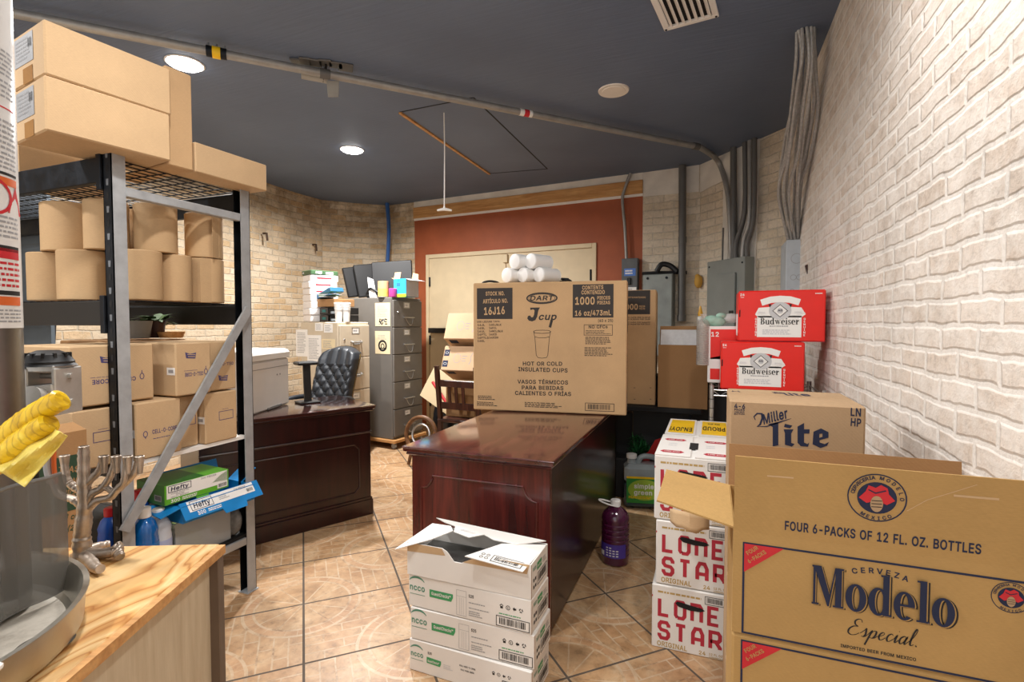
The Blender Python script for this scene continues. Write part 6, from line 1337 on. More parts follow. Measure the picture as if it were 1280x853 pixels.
q = XF5 @ Vector((-.30, .05, 0)); b = MB(); b.box(-.09, .10, 0, .12, 0, .08, BLKM, .02); b.tube(sm([Vector((-.08, .02, .03)), Vector((0, -.02, .1)), Vector((.08, .0, .06)), Vector((.13, .02, .02))]), .014, BLK, 8); tag(b.build('cable_heap', None, (q.x-.05, q.y+.02, ZF)), 'heap of black cables at the feet of the monitors', 'cables')
q = at(462, 362, y=4.58); b = MB(); b.slab([(0, 0, 0), (.07, .02, 0), (.0, .05, .20), (-.05, .03, .22)], (-.3, -1, .1), .012, WHITE); tag(b.build('folded_sheet', None, (q.x, q.y, ZF+.004)), 'white folded sheet leaning between the monitors', 'paper')
PEACH = plain('peach_wax', '#d8a87c', .4); q = at(478, 371, y=4.53); b = MB(); b.lathe([(0, 0), (.056, 0), (.058, .006)], PALEGREY, 24, caps=False); b.lathe([(.057, .006), (.058, .09)], plain('amber_wax', '#e6bd62', .35), 24, caps=False); b.lathe([(.058, .09), (.058, .165), (.054, .168), (.0, .160)], PEACH, 24, caps=False); tag(b.build('candle', None, (q.x, q.y+.02, ZF)), 'peach and amber pillar candle on the grey cabinet', 'candle')
q = at(490, 371, y=4.53); b = MB(); b.lathe([(0, 0), (.042, 0), (.046, .01), (.045, .085), (.04, .09), (0, .08)], plain('magenta_wax', '#b0418c', .35), 24, caps=False); tag(b.build('candle', None, (q.x, q.y+.02, ZF)), 'small magenta candle jar between the peach candle and the blue box', 'candle')
q0 = at(490, 371, y=4.56); q1 = at(515, 371, y=4.56); t = thing('gift_box', 'open sky blue box with raised flaps on the grey cabinet', 'box', (q0.x+.02, 4.565, ZF), R(-8)); w = .165
SKY = plain('sky_blue', '#2fa9dc', .45); b = MB(); b.box(0, w, 0, .004, 0, .19, SKY); b.box(0, w, .196, .2, 0, .19, SKY); b.box(0, .004, .004, .196, 0, .19, SKY); b.box(w-.004, w, .004, .196, 0, .19, PALEGREY); b.box(0, w, 0, .2, -.0, .004, SKY); F = F_front(b, None, 0, 0, 0)
F.rect(.0, 0, w, .035, plain('lime_green', '#a4c832', .5)).rect(.04, .11, .09, .15, plain('deep_blue', '#2a6c9c', .5)).rect(.05, .16, .08, .19, plain('mid_blue', '#1c86bd', .5)); b.build('body', t)
for pts, nn, m_ in (([(0, 0, .19), (w*.5, 0, .19), (w*.5, .02, .26), (0, .02, .26)], (0, -1, .3), KRAFT2), ([(w, 0, .19), (w, .2, .19), (w+.09, .2, .17), (w+.07, .0, .17)], (0, 0, 1), PALEGREY), ([(0, 0, .19), (0, .2, .19), (-.05, .19, .205), (-.05, .02, .205)], (0, 0, 1), KRAFT2), ([(w*.45, .196, .19), (w, .196, .19), (w*.95, .21, .25), (w*.5, .21, .27)], (0, -1, .2), KRAFT2)):
    b = MB(); b.slab(pts, nn, .003, m_); b.build('flap', t)

# ---------------------------------------------------------------- tufted office chair
LEA = plain('navy_leather', '#1b2027', .45, var=.2); BRASS = metal_mat('brass', '#b99a5a', .3)
q0 = at(386, 490, y=3.62); CW = .40; t = thing('office_chair', 'dark navy tufted leather office chair behind the left desk', 'chair', (q0.x-.01, 3.62, 0), R(4))
zb, ztp = .52, at(430, 434, y=3.72).z; HB2 = ztp-zb
def chair_pt(u_, v_, off):   # u 0..1 across, v 0..1 up; back leans away
    x = CW*u_; z_ = zb+HB2*v_; y_ = .05+.16*v_+.05*v_*v_; 
    if v_ > .80: x = CW*(.5+(u_-.5)*(1-.9*(v_-.80)**1.7*2)); z_ -= HB2*.10*abs(u_-.5)**2*4*(v_-.80)/.2
    y_ += -.035*math.cos((u_-.5)*math.pi)*0+.03*(abs(u_-.5)*2)**2*-1
    return Vector((x, y_-off, z_))
def tuft(u_, v_):
    ex = min(u_, 1-u_)*CW; ev = min(v_, 1-v_)*HB2; e = min(1, min(ex, ev)/.035)
    rim = math.sqrt(max(0, 1-(1-e)**2))
    uu = u_*4.0; vv_ = v_*HB2/CW*3.6
    if v_ < .72:
        a, b_ = uu+vv_, uu-vv_; da = abs(a-round(a)); db = abs(b_-round(b_)); k = min(da, db)*2
        bt = math.hypot(a-round(a), b_-round(b_)); p = min(1, k**.5)*.9+.1-.5*math.exp(-(bt/.16)**2)
    else: da = abs(uu-.0-round(uu)); p = min(1, (da*2))**.5*.9+.1
    return rim*(.055+.020*p)
NU, NV = 72, 72; b = MB(); vv = []; ff = []
for j in range(NV+1):
    for i in range(NU+1): u_, v_ = i/NU, j/NV; vv.append(chair_pt(u_, v_, tuft(u_, v_)))
nb = len(vv)
for j in range(NV+1):
    for i in range(NU+1): u_, v_ = i/NU, j/NV; vv.append(chair_pt(u_, v_, -.045))
I = lambda i, j: j*(NU+1)+i
for j in range(NV):
    for i in range(NU): ff.append((I(i, j), I(i+1, j), I(i+1, j+1), I(i, j+1))); ff.append((nb+I(i, j), nb+I(i, j+1), nb+I(i+1, j+1), nb+I(i+1, j)))
for j in range(NV): ff.append((I(0, j), I(0, j+1), nb+I(0, j+1), nb+I(0, j))); ff.append((I(NU, j), nb+I(NU, j), nb+I(NU, j+1), I(NU, j+1)))
for i in range(NU): ff.append((I(i, 0), nb+I(i, 0), nb+I(i+1, 0), I(i+1, 0))); ff.append((I(i, NV), I(i+1, NV), nb+I(i+1, NV), nb+I(i, NV)))
b.add(vv, ff, LEA); bk = b.build('backrest', t, ang=60)
b = MB()
for s in (0, 1):
    for j in range(2, 64): p = chair_pt(s, j/66, -.030); b.sphere(p+Vector(((-.001, .001)[s], 0, 0)), .0042, BRASS, 6, 4)
for i in range(1, 34): b.sphere(chair_pt(i/34, 1, -.030)+Vector((0, 0, .001)), .0042, BRASS, 6, 4)
o = b.build('nailhead_trim', bk); o['kind'] = 'stuff'
b = MB()
for j in range(1, 9):
    for i in range(9):
        v_ = j*.5/(HB2/CW*3.6)
        u_ = (i+(.5 if j % 2 else 0))/4/1.0
        if .08 < u_ < .92 and v_ < .70 and v_ > .05: b.sphere(chair_pt(u_, v_, .058), .008, LEA, 8, 5)
o = b.build('tuft_buttons', bk); o['kind'] = 'stuff'
b = MB(); b.box(0, CW, -.42, .08, .40, .53, LEA, .045); b.build('seat', t)
for x in (-.045, CW+.005): b = MB(); b.tube(sm([Vector((x+.02, .10, .60)), Vector((x+.02, .0, .66)), Vector((x+.02, -.25, .66)), Vector((x+.02, -.30, .60)), Vector((x+.02, -.28, .48))], 5), .022, LEA, 10); b.build('armrest', t)
b = MB(); b.tube([(CW/2, -.17, .10), (CW/2, -.17, .42)], .03, BLK, 14); b.build('gas_column', t)
for k in range(5):
    a_ = R(20+72*k); b = MB(); e_ = Vector((CW/2+.27*math.cos(a_), -.17+.27*math.sin(a_), .075)); b.tube([(CW/2, -.17, .11), e_], [.028, .018], WALNUT, 10); lg = b.build('leg', t)
    c_ = MB(); c_.lathe([(0, -.012), (.027, -.012), (.027, .012), (0, .012)], BLK, 14, X=Matrix.Translation(e_-Vector((0, 0, .047))) @ Matrix.Rotation(R(90), 4, 'X')); c_.build('caster', lg)

# ---------------------------------------------------------------- wooden chair with parcels, clutter by the double door
cx, cy = -2.275, 4.0; t = thing('wooden_chair', 'dark wooden slat back chair between the grey cabinet and the huge carton', 'chair', (cx, cy, 0), R(-4)); cw = .43
for x in (0, cw-.035): b = MB(); b.bar((x+.018, .02, 0), (x+.018, .02, .46), .035, .035, WALNUT, (0, 1, 0)); b.bar((x+.018, .02, .46), (x+.018, -.035, .945), .035, .035, WALNUT, (0, 1, 0)); b.build('back_post', t)
for x in (0, cw-.035): b = MB(); b.bar((x+.018, .42, 0), (x+.018, .42, .44), .035, .035, WALNUT, (0, 1, 0)); b.build('leg', t)
b = MB(); b.box(-.005, cw+.005, .0, .46, .44, .47, WALNUT, .008); b.build('seat', t)
for z in (.56, .76, ): b = MB(); y_ = .02-.055*(z-.46)/.485; b.box(.03, cw-.03, y_-.011, y_+.011, z, z+.06, WALNUT, .004); b.build('back_rail', t)
for x in (.13, .20, .27): b = MB(); b.bar((x, .005, .60), (x, -.015, .78), .028, .012, WALNUT, (0, 1, 0)); b.build('slat', t)
PARC = cardboard('parcel_board', '#c9a988')
b = MB(); b.box(0, .36, 0, .30, 0, .27, KRAFT3, .005); tag(b.build('parcel', None, (cx+.03, cy+.10, .475)), 'brown parcel on the wooden chair seat, mostly hidden under two others', 'carton')
def parcel(q, w, d, h, rx, rz, label, kind):
    t = thing('parcel', label, 'carton', q); t.rotation_euler = (rx, 0, rz); b = MB(); b.box(0, w, 0, d, 0, h, PARC, .005); F = F_front(b, None, w, d, h)
    F.oval(w*.36, h*.5, .035, .045, GREY, .004, 16); F.lines(w*.48, h*.35, w*.60, h*.65, 3, GREY, .3, 2); F.line([(w*.66, h*.25), (w*.70, h*.4), (w*.68, h*.55), (w*.72, h*.72)], .006, GREY)
    if kind: 
        for v_ in (.14, .58): F.rect(w*.02, h*v_, w*.15, h*(v_+.26), NAVY); F.lay(2).oval(w*.085, h*(v_+.13), .016, .010, PALEGREY, .003, 12).lay(1)
        F.frame(w*.80, h*.15, w*.94, h*.55, .003, GREY)
    else: F.rect(w*.88, h*.1, w*.99, h*.45, NAVY)
    f2 = Face(b, (0, 0, 0), (1, 0, 0), (0, 1, 0)); f2.n = Vector((0, 0, -1)); f2.rect(w*.10, d*.10, w*.30, d*.35, NAVY)
    b.build('body', t)
q = at(549, 463, y=cy+.02); parcel((cx+.015, cy+.03, q.z+.0), .40, .28, .235, R(-24), R(2), 'parcel with two navy stickers leaning on the wooden chair, lower of two', 1)
q = at(556, 424, y=cy+.02); parcel((cx+.02, cy+.08, q.z+.0), .40, .28, .26, R(-26), R(4), 'parcel with curled arrow print tipped on top of the stickered parcel', 0)
b = MB(); b.sphere((0, 0, .27), .19, plain('bin_bag', '#15161a', .25, bump=.6), 18, 12, (.75, .7, 1.4)); b.sphere((.03, -.05, .55), .11, MATS['bin_bag'], 14, 10, (1, .8, .9)); q = at(536, 520, y=4.75); tag(b.build('bin_bag', None, (-2.70, 4.93, .0)), 'black bin bag beside the right side of the grey cabinet', 'bag')
q0, q1 = at(541, 478, y=4.55), at(559, 505, y=4.45); b = MB(); b.tube([q0-q1, Vector((0, 0, 0)), (q1-q0)*1.9], .016, plain('red_handle', '#b0282c', .4), 8); tag(b.build('broom_handle', None, q1), 'red broom handle leaning beside the grey cabinet', 'broom')
CLO = plain('patterned_cloth', '#7f948a', .8, var=.6, scale=45); b = MB()
for (x, y, z, r_, sc_) in ((0, 0, .14, .17, (.9, .8, .9)), (.10, .03, .36, .17, (.8, .8, .9)), (.02, .05, .52, .13, (.9, .8, .9)), (.14, .0, .56, .10, (.9, .7, 1))): b.sphere((x, y, z), r_, CLO, 16, 10, sc_)
tag(b.build('cloth_bundle', None, (-2.39, 4.72, .0)), 'grey green patterned cloth bundle behind the wooden chair', 'cloth')
b = MB(); BW = wood_mat('bent_wood', '#4a2f1c', '#7a5230', .4, 0); cq = at(528, 560, y=3.95)
b.tube([Vector((.155*math.cos(a_), .02*math.sin(a_), .29+.155*math.sin(a_))) for a_ in [i*math.pi/16 for i in range(32)]], .020, BW, 10, closed=True); b.tube([Vector((.09*math.cos(a_), .02*math.sin(a_), .29+.09*math.sin(a_))) for a_ in [i*math.pi/12 for i in range(24)]], .010, CHROME, 8, closed=True)
for x in (-.09, .09): b.tube([(x, 0, .16), (x*1.5, 0, .0)], .016, BW, 8)
tag(b.build('bentwood_hoop', None, (-2.46, 4.02, .016)), 'brown bentwood hoop standing on the floor at the foot of the wooden chair', 'hoop')
b = MB(); b.box(-.28, .28, 0, .012, 0, .36, PBUFF, X=Matrix.Rotation(R(30), 4, 'Y')); tag(b.build('board', None, (-2.62, 4.66, .42)), 'pale board leaning on the black bin bag', 'board')
b = MB(); q = at(592, 527, z=.7635); b.box(-.20, .14, -.03, .16, 0, .004, WHITE, X=Matrix.Rotation(R(10), 4, 'Z')); tag(b.build('paper_sheet', None, (-1.13, 3.02-.16, .7635)), 'white sheet under the left end of the huge cup carton', 'paper') if False else None

# ================================================================= steel rack at the left with its load
KX = -2.10; KY0, KY1 = 1.26, 1.875; KL = 2.15; KH = 2.0
t = thing('storage_rack', 'grey steel boltless storage rack loaded with cartons and paper rolls', 'rack', (KX, KY0, 0)); KD = KY1-KY0
for x, sx in ((0, 1), (-KL, -1)):
    for y, sy in ((0, 1), (KD, -1)):
        b = MB()
        xa = -.05 if sx > 0 else 0; ya = 0 if sy > 0 else -.05
        b.box(x+(-.004 if sx > 0 else 0), x+(0 if sx > 0 else .004), y+ya, y+ya+.05, .004, KH, STEEL)
        yf = y if sy > 0 else y-.003
        b.box(x+xa, x+xa+.05, yf, yf+.003, .004, KH, STEELD); b.box(x+xa, x+xa+.003, y+ya, y+ya+.05, .004, KH, STEELD); p_ = b.build('post', t)  # front face in darker steel: its shade is put into the colour
        s_ = MB(); F = Face(s_, (x+xa, yf-.0004, 0), (1, 0, 0), (0, 0, 1))
        for k in range(38): z = .06+k*.051; F.poly([(.020, z), (.032, z), (.034, z+.024), (.018, z+.024)], plain('slot_shade', '#6b6f74', .6) if k % 2 else BLKM)
        if sx > 0 and sy > 0: o = s_.build('keyhole_slots', p_)
        f_ = MB(); f_.box(x+xa-.008, x+xa+.058, y+ya-.008, y+ya+.058, 0, .004, STEEL); f_.box(x+xa+.02, x+xa+.03, y+ya+.02, y+ya+.03, .004, .012, STEELD); f_.build('foot_plate', p_)
DECKS = (1.955, 1.412, .775, .29)
for z in DECKS:
    hb = .095 if z > 1 else .045
    for y in (0, KD-.03):
        if z > 1 or y == 0 or z < .5: 
            b = MB(); yy = y+(-.004 if y == 0 else .004); b.box(-KL+.05, -.05, yy, yy+.03, z-hb, z, BLK if z < 1.9 else STEELD, .003)
            if z > 1:
                b.box(-.075, -.05, yy-.006, yy+.03, z-hb-.03, z+.02, STEELD, .002)
            b.build('beam', t)
    b = MB()
    if z > 1.3:
        for i in range(int((KL-.1)/.05)+1): b.tube([(-.06-i*.05, .03, z+.004), (-.06-i*.05, KD-.03, z+.004)], .0025, STEELD, 5)
        for i in range(9): b.tube([(-KL+.05, .04+i*(KD-.08)/8, z), (-.05, .04+i*(KD-.08)/8, z)], .003, STEELD, 5)
        b.build('wire_deck', t)
    else: b.box(-KL+.05, -.012, .03, KD-.035, z-.012, z+.004, WHITE if z > .5 else BLKM); b.build('board_deck', t)
def strut(p0, p1, nm, w=.036):
    b = MB(); b.bar(p0, p1, w, .006, STEEL, (0, 1, 0) if abs(p1[2]-p0[2]) < .2 else (1, 0, 0)); 
    return b
for nm, p0, p1 in (('end_strut', (-.003, .05, 1.83), (-.003, KD-.05, 1.80)), ('end_strut', (-.003, .05, .262), (-.003, KD-.05, .258)), ('end_strut', (-.003, .05, 1.375), (-.003, KD-.05, 1.375))):
    b = MB(); b.box(-.03, .0, p0[1], p1[1], -.018, .018, STEEL, .003, X=Matrix.Translation((0, 0, p0[2])))
    if p0[2] != 1.375: b.build(nm, t)
b = MB(); p0, p1 = Vector((.018, .0, .53)), Vector((.018, KD-.03, 1.395)); d = (p1-p0).normalized(); n_ = Vector((1, 0, 0)); s_ = d.cross(n_)
X_ = Matrix((n_, d, s_)).transposed().to_4x4(); X_.translation = p0; b.box(-.008, .004, 0, (p1-p0).length, -.019, .019, STEEL, X=X_); b.box(-.012, -.008, 0, (p1-p0).length, .012, .019, STEEL, X=X_); b.build('diagonal_brace', t)
# ---- cartons on the top deck
def carton(x, y, z, w, d, h, rz, m, label, deco=None, group=None, bev=.005):
    """x, y: near right corner (+x, -y); w runs back towards -x, d runs to +y"""
    t = thing('carton', label, 'carton', (x, y, z), rz, group); b = MB(); b.box(-w, 0, 0, d, 0, h, m, bev)
    F = Face(b, (0, 0, h), (0, 1, 0), (-1, 0, 0)); F.line([(0, w/2), (d, w/2)], .003, KRAFT3)
    FR = Face(b, (0, 0, 0), (0, 1, 0), (0, 0, 1)); FF = Face(b, (-w, 0, 0), (1, 0, 0), (0, 0, 1))
    if deco: deco(t, FR, FF, w, d, h)
    b.build('body', t); return t
SHL = plain('shipping_label_grey', '#9d9ea0', .55)
def lab(t, FR, FF, w, d, h):
    b = MB(); F = Face(b, (-w, 0, 0), (1, 0, 0), (0, 0, 1)); F.lay(2).rect(w*.10, h*.38, w*.68, h*.92, SHL).lay(3).lines(w*.14, h*.45, w*.64, h*.88, 6, GREY, .5, 4).barcode(w*.52, h*.6, w*.66, h*.85, INK, None, False); b.build('shipping_label', t)
    b = MB(); F = Face(b, (-w, 0, 0), (1, 0, 0), (0, 0, 1)); F.lay(2).rect(w*.35, 0, w*.65, h*.30, plain('packing_tape', '#a87c4c', .25)); b.build('packing_tape', t)
ZT0 = DECKS[0]+.008
carton(-2.05, 1.035, ZT0, .27, .382, .180, R(-9), KRAFT2, 'long kraft carton with grey label, lower of the pair on the steel rack top', lab)
carton(-2.05, 1.038, ZT0+.183, .265, .388, .178, R(-8), KRAFT2, 'long kraft carton with grey label, upper of the pair on the steel rack top', lab)
carton(-2.045, 1.435, ZT0, .42, .105, .395, R(-6), KRAFT, 'tall narrow kraft carton standing behind the labelled pair on the steel rack')
carton(-2.03, 1.545, ZT0, .13, .355, .125, R(-3), KRAFT2, 'low long kraft carton at the rear edge of the steel rack top', bev=.004)
carton(-2.76, 1.29, ZT0, .34, .40, .36, R(-4), KRAFT2, 'large kraft carton behind the labelled pair at the far left of the rack top')
# ---- brown paper towel rolls
ROLL = cardboard('brown_paper', '#bd9d76')
ZR1 = DECKS[1]+.010; RHt = .204
def roll(x, y, r, z, label, tail=None):
    t = thing('paper_roll', label, 'paper roll', (x, y, z), 0, 'brown paper towel rolls on the steel rack')
    b = MB(); b.lathe([(.025, .0), (r-.003, 0), (r, .003), (r, RHt-.003), (r-.003, RHt), (.025, RHt), (.025, .0)], ROLL, 40, caps=False); b.build('paper', t)
    b = MB(); b.lathe([(.022, .002), (.025, .002), (.025, RHt-.002), (.022, RHt-.002), (.022, .002)], KRAFT3, 20, caps=False); b.build('core', t)
    if tail is not None:
        b = MB(); a = R(tail); P0 = Vector((r*math.cos(a), r*math.sin(a), 0)); tg = Vector((math.sin(a), -math.cos(a), 0))*.05+Vector((math.cos(a), math.sin(a), 0))*.012
        b.slab([P0, P0+tg, P0+tg+Vector((0, 0, RHt-.008)), P0+Vector((0, 0, RHt))], Vector((math.cos(a), math.sin(a), 0)), .0015, ROLL); b.build('loose_end', t)
    return t
roll(-2.240, 1.440, .083, ZR1, 'brown paper roll, lower row, first right of the front rack post')
roll(-2.238, 1.592, .066, ZR1, 'brown paper roll, lower row, narrow one in the middle')
roll(-2.240, 1.742, .078, ZR1, 'brown paper roll, lower row, nearest the rear rack post', -20)
roll(-2.262, 1.530, .080, ZR1+RHt+.003, 'brown paper roll, upper row, middle one with a peeling end', 215)
roll(-2.240, 1.740, .078, ZR1+RHt+.003, 'brown paper roll, upper row, nearest the rear rack post', 10)
roll(-2.470, 1.375, .098, ZR1, 'brown paper roll, lower row, just left of the front rack post')
roll(-2.680, 1.370, .093, ZR1, 'darker brown paper roll at the left end of the lower row')
roll(-2.590, 1.395, .108, ZR1+RHt+.003, 'largest brown paper roll, upper row, left of the front rack post', 190)
roll(-2.372, 1.400, .078, ZR1+RHt+.003, 'brown paper roll, upper row, partly hidden by the front rack post')
roll(-2.425, 1.590, .090, ZR1, 'brown paper roll, lower row, in the second rank behind the narrow one')
roll(-2.440, 1.600, .088, ZR1+RHt+.003, 'brown paper roll, upper row, in the second rank')
# ---- celery cartons on the third deck
def celery(px_b, pos):
    pass
def cello(up):
    def deco(t, FR, FF, w, d, h):
        fl = lambda cx, cy: FR.lay(1).poly([(cx-.022, cy-.012), (cx+.020, cy-.016), (cx+.024, cy+.010), (cx-.004, cy+.006), (cx-.026, cy+.014)], PURP).lay(2).line([(cx-.016, cy+.004), (cx+.02, cy+.001)], .003, KRAFT2).line([(cx-.014, cy-.005), (cx+.018, cy-.008)], .003, KRAFT2).lay(1)
        if up == 'flip':
            fl(d*.42, h*.76); FR.text('CELL-O-CORE', d*.50, h*.43, .017, PURP, w=d*.52, bold=.02, rot=math.pi); FR.oval(d*.84, h*.42, .008, .012, PURP, .003, 10).line([(d*.84, h*.47), (d*.84, h*.53)], .003, PURP); FR.lines(d*.22, h*.46, d*.72, h*.475, 1, PURP, .5)
        elif up == 'up':
            FR.text('CELL-O-CORE', d*.62, h*.42, .017, PURP, w=d*.55, bold=.02).oval(d*.20, h*.44, .008, .012, PURP, .003, 10).line([(d*.20, h*.36), (d*.20, h*.40)], .003, PURP); FR.lines(d*.36, h*.32, d*.86, h*.345, 1, PURP, .5)
        elif up == 'frame': FR.frame(d*.42, h*.43, d*.86, h*.60, .0025, PURP); FR.lines(d*.52, h*.635, d*.78, h*.65, 1, PURP, .5)
        elif up == 'low': FR.text('CELL-O-CORE', d*.50, h*.56, .014, PURP, w=d*.8, bold=.02, rot=math.pi); fl(d*.5, h*.25)
        b = MB(); F = Face(b, (-w, 0, 0), (1, 0, 0), (0, 0, 1)); F.lay(2).rect(w*.84, h*.40, w*.99, h*.54, WHITE).lay(3).rect(w*.87, h*.44, w*.96, h*.50, GREY); b.build('sticker', t)
    return deco
ZC = DECKS[2]+.006; CG = 'kraft cartons with violet print on the steel rack'
carton(-2.156, 1.135, ZC, .33, .168, .222, 0, KRAFT2, 'kraft carton with violet print, lower row, behind the front rack post', cello('frame'), CG)
carton(-2.106, 1.325, ZC, .33, .186, .228, 0, KRAFT2, 'kraft carton with violet print, lower row, nearest and crossed by the diagonal brace', cello('up'), CG)
carton(-2.14, 1.517, ZC, .33, .098, .226, 0, KRAFT2, 'narrow kraft carton with a violet frame, lower row, behind the diagonal brace', cello('frame'), CG)
carton(-2.105, 1.622, ZC, .33, .165, .228, 0, KRAFT2, 'kraft carton with a violet frame, lower row, beside the rear rack post', cello('frame'), CG)
carton(-2.156, 1.135, ZC+.235, .34, .300, .226, R(0), KRAFT2, 'wide kraft carton with violet print, upper row, behind the front rack post', cello('flip'), CG)
carton(-2.095, 1.485, ZC+.235, .33, .163, .226, 0, KRAFT2, 'kraft carton with violet print, upper row, middle one with a white sticker', cello('flip'), CG)
carton(-2.115, 1.655, ZC+.235, .33, .140, .226, 0, KRAFT2, 'kraft carton with violet print, upper row, beside the rear rack post', cello('low'), CG)
for i in range(2): carton(-2.47, 1.45, ZC+.235*i, .35, .36, .23, 0, KRAFT3, 'plain kraft carton in the second rank on the rack, %s' % ('lower', 'upper')[i], None, 'plain kraft cartons in the second rank')
# potted plants on the second rank
LEAF = plain('leaf', '#4e6a3c', .6, var=.3); POT = plain('grey_pot', '#8a8a86', .6)
zpl = ZC+.235+.236
def plant(x, y, pot, pm, label, n_, ln):
    t = thing('potted_plant', label, 'plant', (x, y, zpl)); b = MB(); b.lathe([(0, 0), (pot*.75, 0), (pot, .085), (pot*.9, .085), (pot*.85, .07), (0, .07)], pm, 20, caps=False); b.build('pot', t)
    rd = random.Random(n_); b = MB()
    for i in range(n_):
        a_ = rd.uniform(0, 6.3); l_ = ln*rd.uniform(.6, 1.1); u_ = rd.uniform(.1, .9); dv_ = Vector((math.cos(a_), math.sin(a_), u_)).normalized(); sd = Vector((-math.sin(a_), math.cos(a_), 0))*l_*.16
        p0 = Vector((0, 0, .07)); p1 = p0+dv_*l_*.55; p2 = p0+dv_*l_+Vector((0, 0, -l_*.25))
        b.add([p0-sd*.2, p0+sd*.2, p1+sd, p1-sd, p2], [(0, 1, 2, 3), (3, 2, 4)], LEAF)
    b.build('leaves', t)
plant(-2.56, 1.64, .055, POT, 'small plant in a grey pot behind the kraft cartons on the rack', 10, .08)
plant(-2.60, 1.745, .045, plain('dark_red_pot', '#3a1d18', .5), 'leafy plant in a dark red pot behind the kraft cartons on the rack', 34, .13)
b = MB(); b.lathe([(0, 0), (.05, 0), (.06, .03), (.052, .03), (.045, .01), (0, .01)], BEAM, 20, caps=False); tag(b.build('wooden_bowl', None, (-2.53, 1.775, zpl)), 'small wooden bowl beside the plants on the rack', 'bowl')
# ---- lower deck: cutlery boxes, clear bin, bottles
ZD = DECKS[3]+.006
HG = plain('carton_green', '#5fae2b', .4); HGD = plain('carton_dark_green', '#256b22', .45); HB = plain('carton_blue', '#1580c4', .4)
t = thing('clear_bin', 'clear plastic bin under the blue box on the lower rack deck', 'bin', (-2.13, 1.49, ZD)); CLR = clear_mat('frosted_plastic', '#b9bec1', .55, .25); w, d, h = .30, .27, .17
b = MB()
for (x0, x1, y0, y1) in ((-w, 0, 0, .004), (-w, 0, d-.004, d), (-w, -w+.004, .004, d-.004), (-.004, 0, .004, d-.004)): b.box(x0, x1, y0, y1, 0, h, CLR)
b.box(-w+.004, -.004, .004, d-.004, 0, .004, CLR); b.box(-w-.01, .008, -.008, 0, h-.012, h, CLR); b.box(0, .008, 0, d, h-.012, h, CLR); b.build('tub', t)
b = MB(); b.box(-.20, -.02, .05, .13, .006, .10, plain('lime_box', '#b9d36a', .5)); b.box(-.2, -.02, .15, .25, .006, .12, PALEGREY); b.build('contents', t)
zb_ = ZD+.176
t = thing('cutlery_box', 'opened blue cutlery box with flaps spread on the clear bin', 'box', (-2.08, 1.49, zb_), R(-4)); d = .345; h = .075
b = MB(); b.box(-.22, 0, 0, d, 0, .004, HB); b.box(-.22, -.216, 0, d, .004, h, HB); b.box(-.216, 0, 0, .004, .004, h, HB); b.box(-.216, 0, d-.004, d, .004, h, HB); b.box(-.004, 0, .004, d-.004, .004, h, HB); b.build('tray', t)
b = MB(); nn = Vector((.75, 0, .66)); b.slab([(0, .0, h*.55), (0.02, d+.03, h*.55), (-.035, d+.03, h+.03), (-.05, .0, h+.03)][:0] or [(.035, -.01, h*.30), (.035, d+.02, h*.30), (-.012, d+.02, h+.012), (-.012, -.01, h+.012)], nn, .003, HB)
F = Face(b, (.035, -.01, h*.30), (0, 1, 0), (-.047, 0, h*.70+.012)); L_ = d+.03; hh = F.v.dot(Vector((-.047, 0, h*.7+.012))); hh = math.hypot(.047, h*.7+.012)
F.rect(.03, hh*.36, L_*.92, hh*.97, WHITE); F.lay(2).text('Hefty', L_*.24, hh*.50, hh*.32, NAVY, w=.075, bold=.05, shear=.1).frame(L_*.24-.048, hh*.42, L_*.24+.048, hh*.92, .0025, NAVY); F.text('300 PIECES', L_*.74, hh*.74, hh*.14, GREY, w=.06); F.lines(L_*.45, hh*.5, L_*.58, hh*.8, 3, GREY, .5); F.barcode(L_*.80, hh*.40, L_*.91, hh*.70, INK, WHITE, False)
F.text('300', L_*.20, hh*.08, hh*.22, WHITE, w=.035, bold=.06); F.lines(L_*.28, hh*.08, L_*.50, hh*.28, 2, WHITE, .6); b.build('front_flap', t)
for pts, nn in (([(-.2, -.10, h+.012), (0, -.09, h-.02), (0, 0, h), (-.2, 0, h)], (0, -.2, 1)), ([(-.19, d, h), (-.085, d, h), (-.085, d+.075, h+.05), (-.18, d+.07, h+.055)], (0, -.5, 1)), ([(-.22, .02, h), (-.22, d-.02, h), (-.25, d-.02, h+.10), (-.25, .02, h+.10)], (1, 0, .2))): b = MB(); b.slab(pts, nn, .003, HB); b.build('flap', t)
b = MB(); b.slab([(.035, d*.45, h*.30), (.035, d*.80, h*.30), (.052, d*.78, h*.02), (.052, d*.47, h*.02)], (1, 0, .3), .003, HB); b.build('tuck_tab', t)
t = thing('cutlery_box', 'green cutlery box with a white label lying on the opened blue box', 'box', (-2.11, 1.435, zb_+h+.016), R(-5)); d = .285; h2 = .085
b = MB(); b.box(-.20, 0, 0, d, 0, h2, HG, .003); F = Face(b, (0, 0, 0), (0, 1, 0), (0, 0, 1)); F.rect(.008, h2*.30, d-.008, h2*.97, WHITE); F.poly([(d*.72, h2*.5), (d-.008, h2*.42), (d-.008, h2*.95), (d*.86, h2*.8)], plain('pale_green', '#a6d08a', .5)); F.lay(2).text('Hefty', d*.22, h2*.66, h2*.20, NAVY, w=.075, bold=.05, shear=.1).frame(d*.22-.047, h2*.61, d*.22+.047, h2*.92, .0025, NAVY)
F.text('CLEAR PLASTIC', d*.22, h2*.50, h2*.07, GREY, w=.075).text('SPOONS', d*.22, h2*.41, h2*.07, GREY, w=.035).text('HEAVY WEIGHT', d*.22, h2*.32, h2*.07, GREY, w=.075).text('300 PIECES', d*.66, h2*.84, h2*.09, GREY, w=.07)
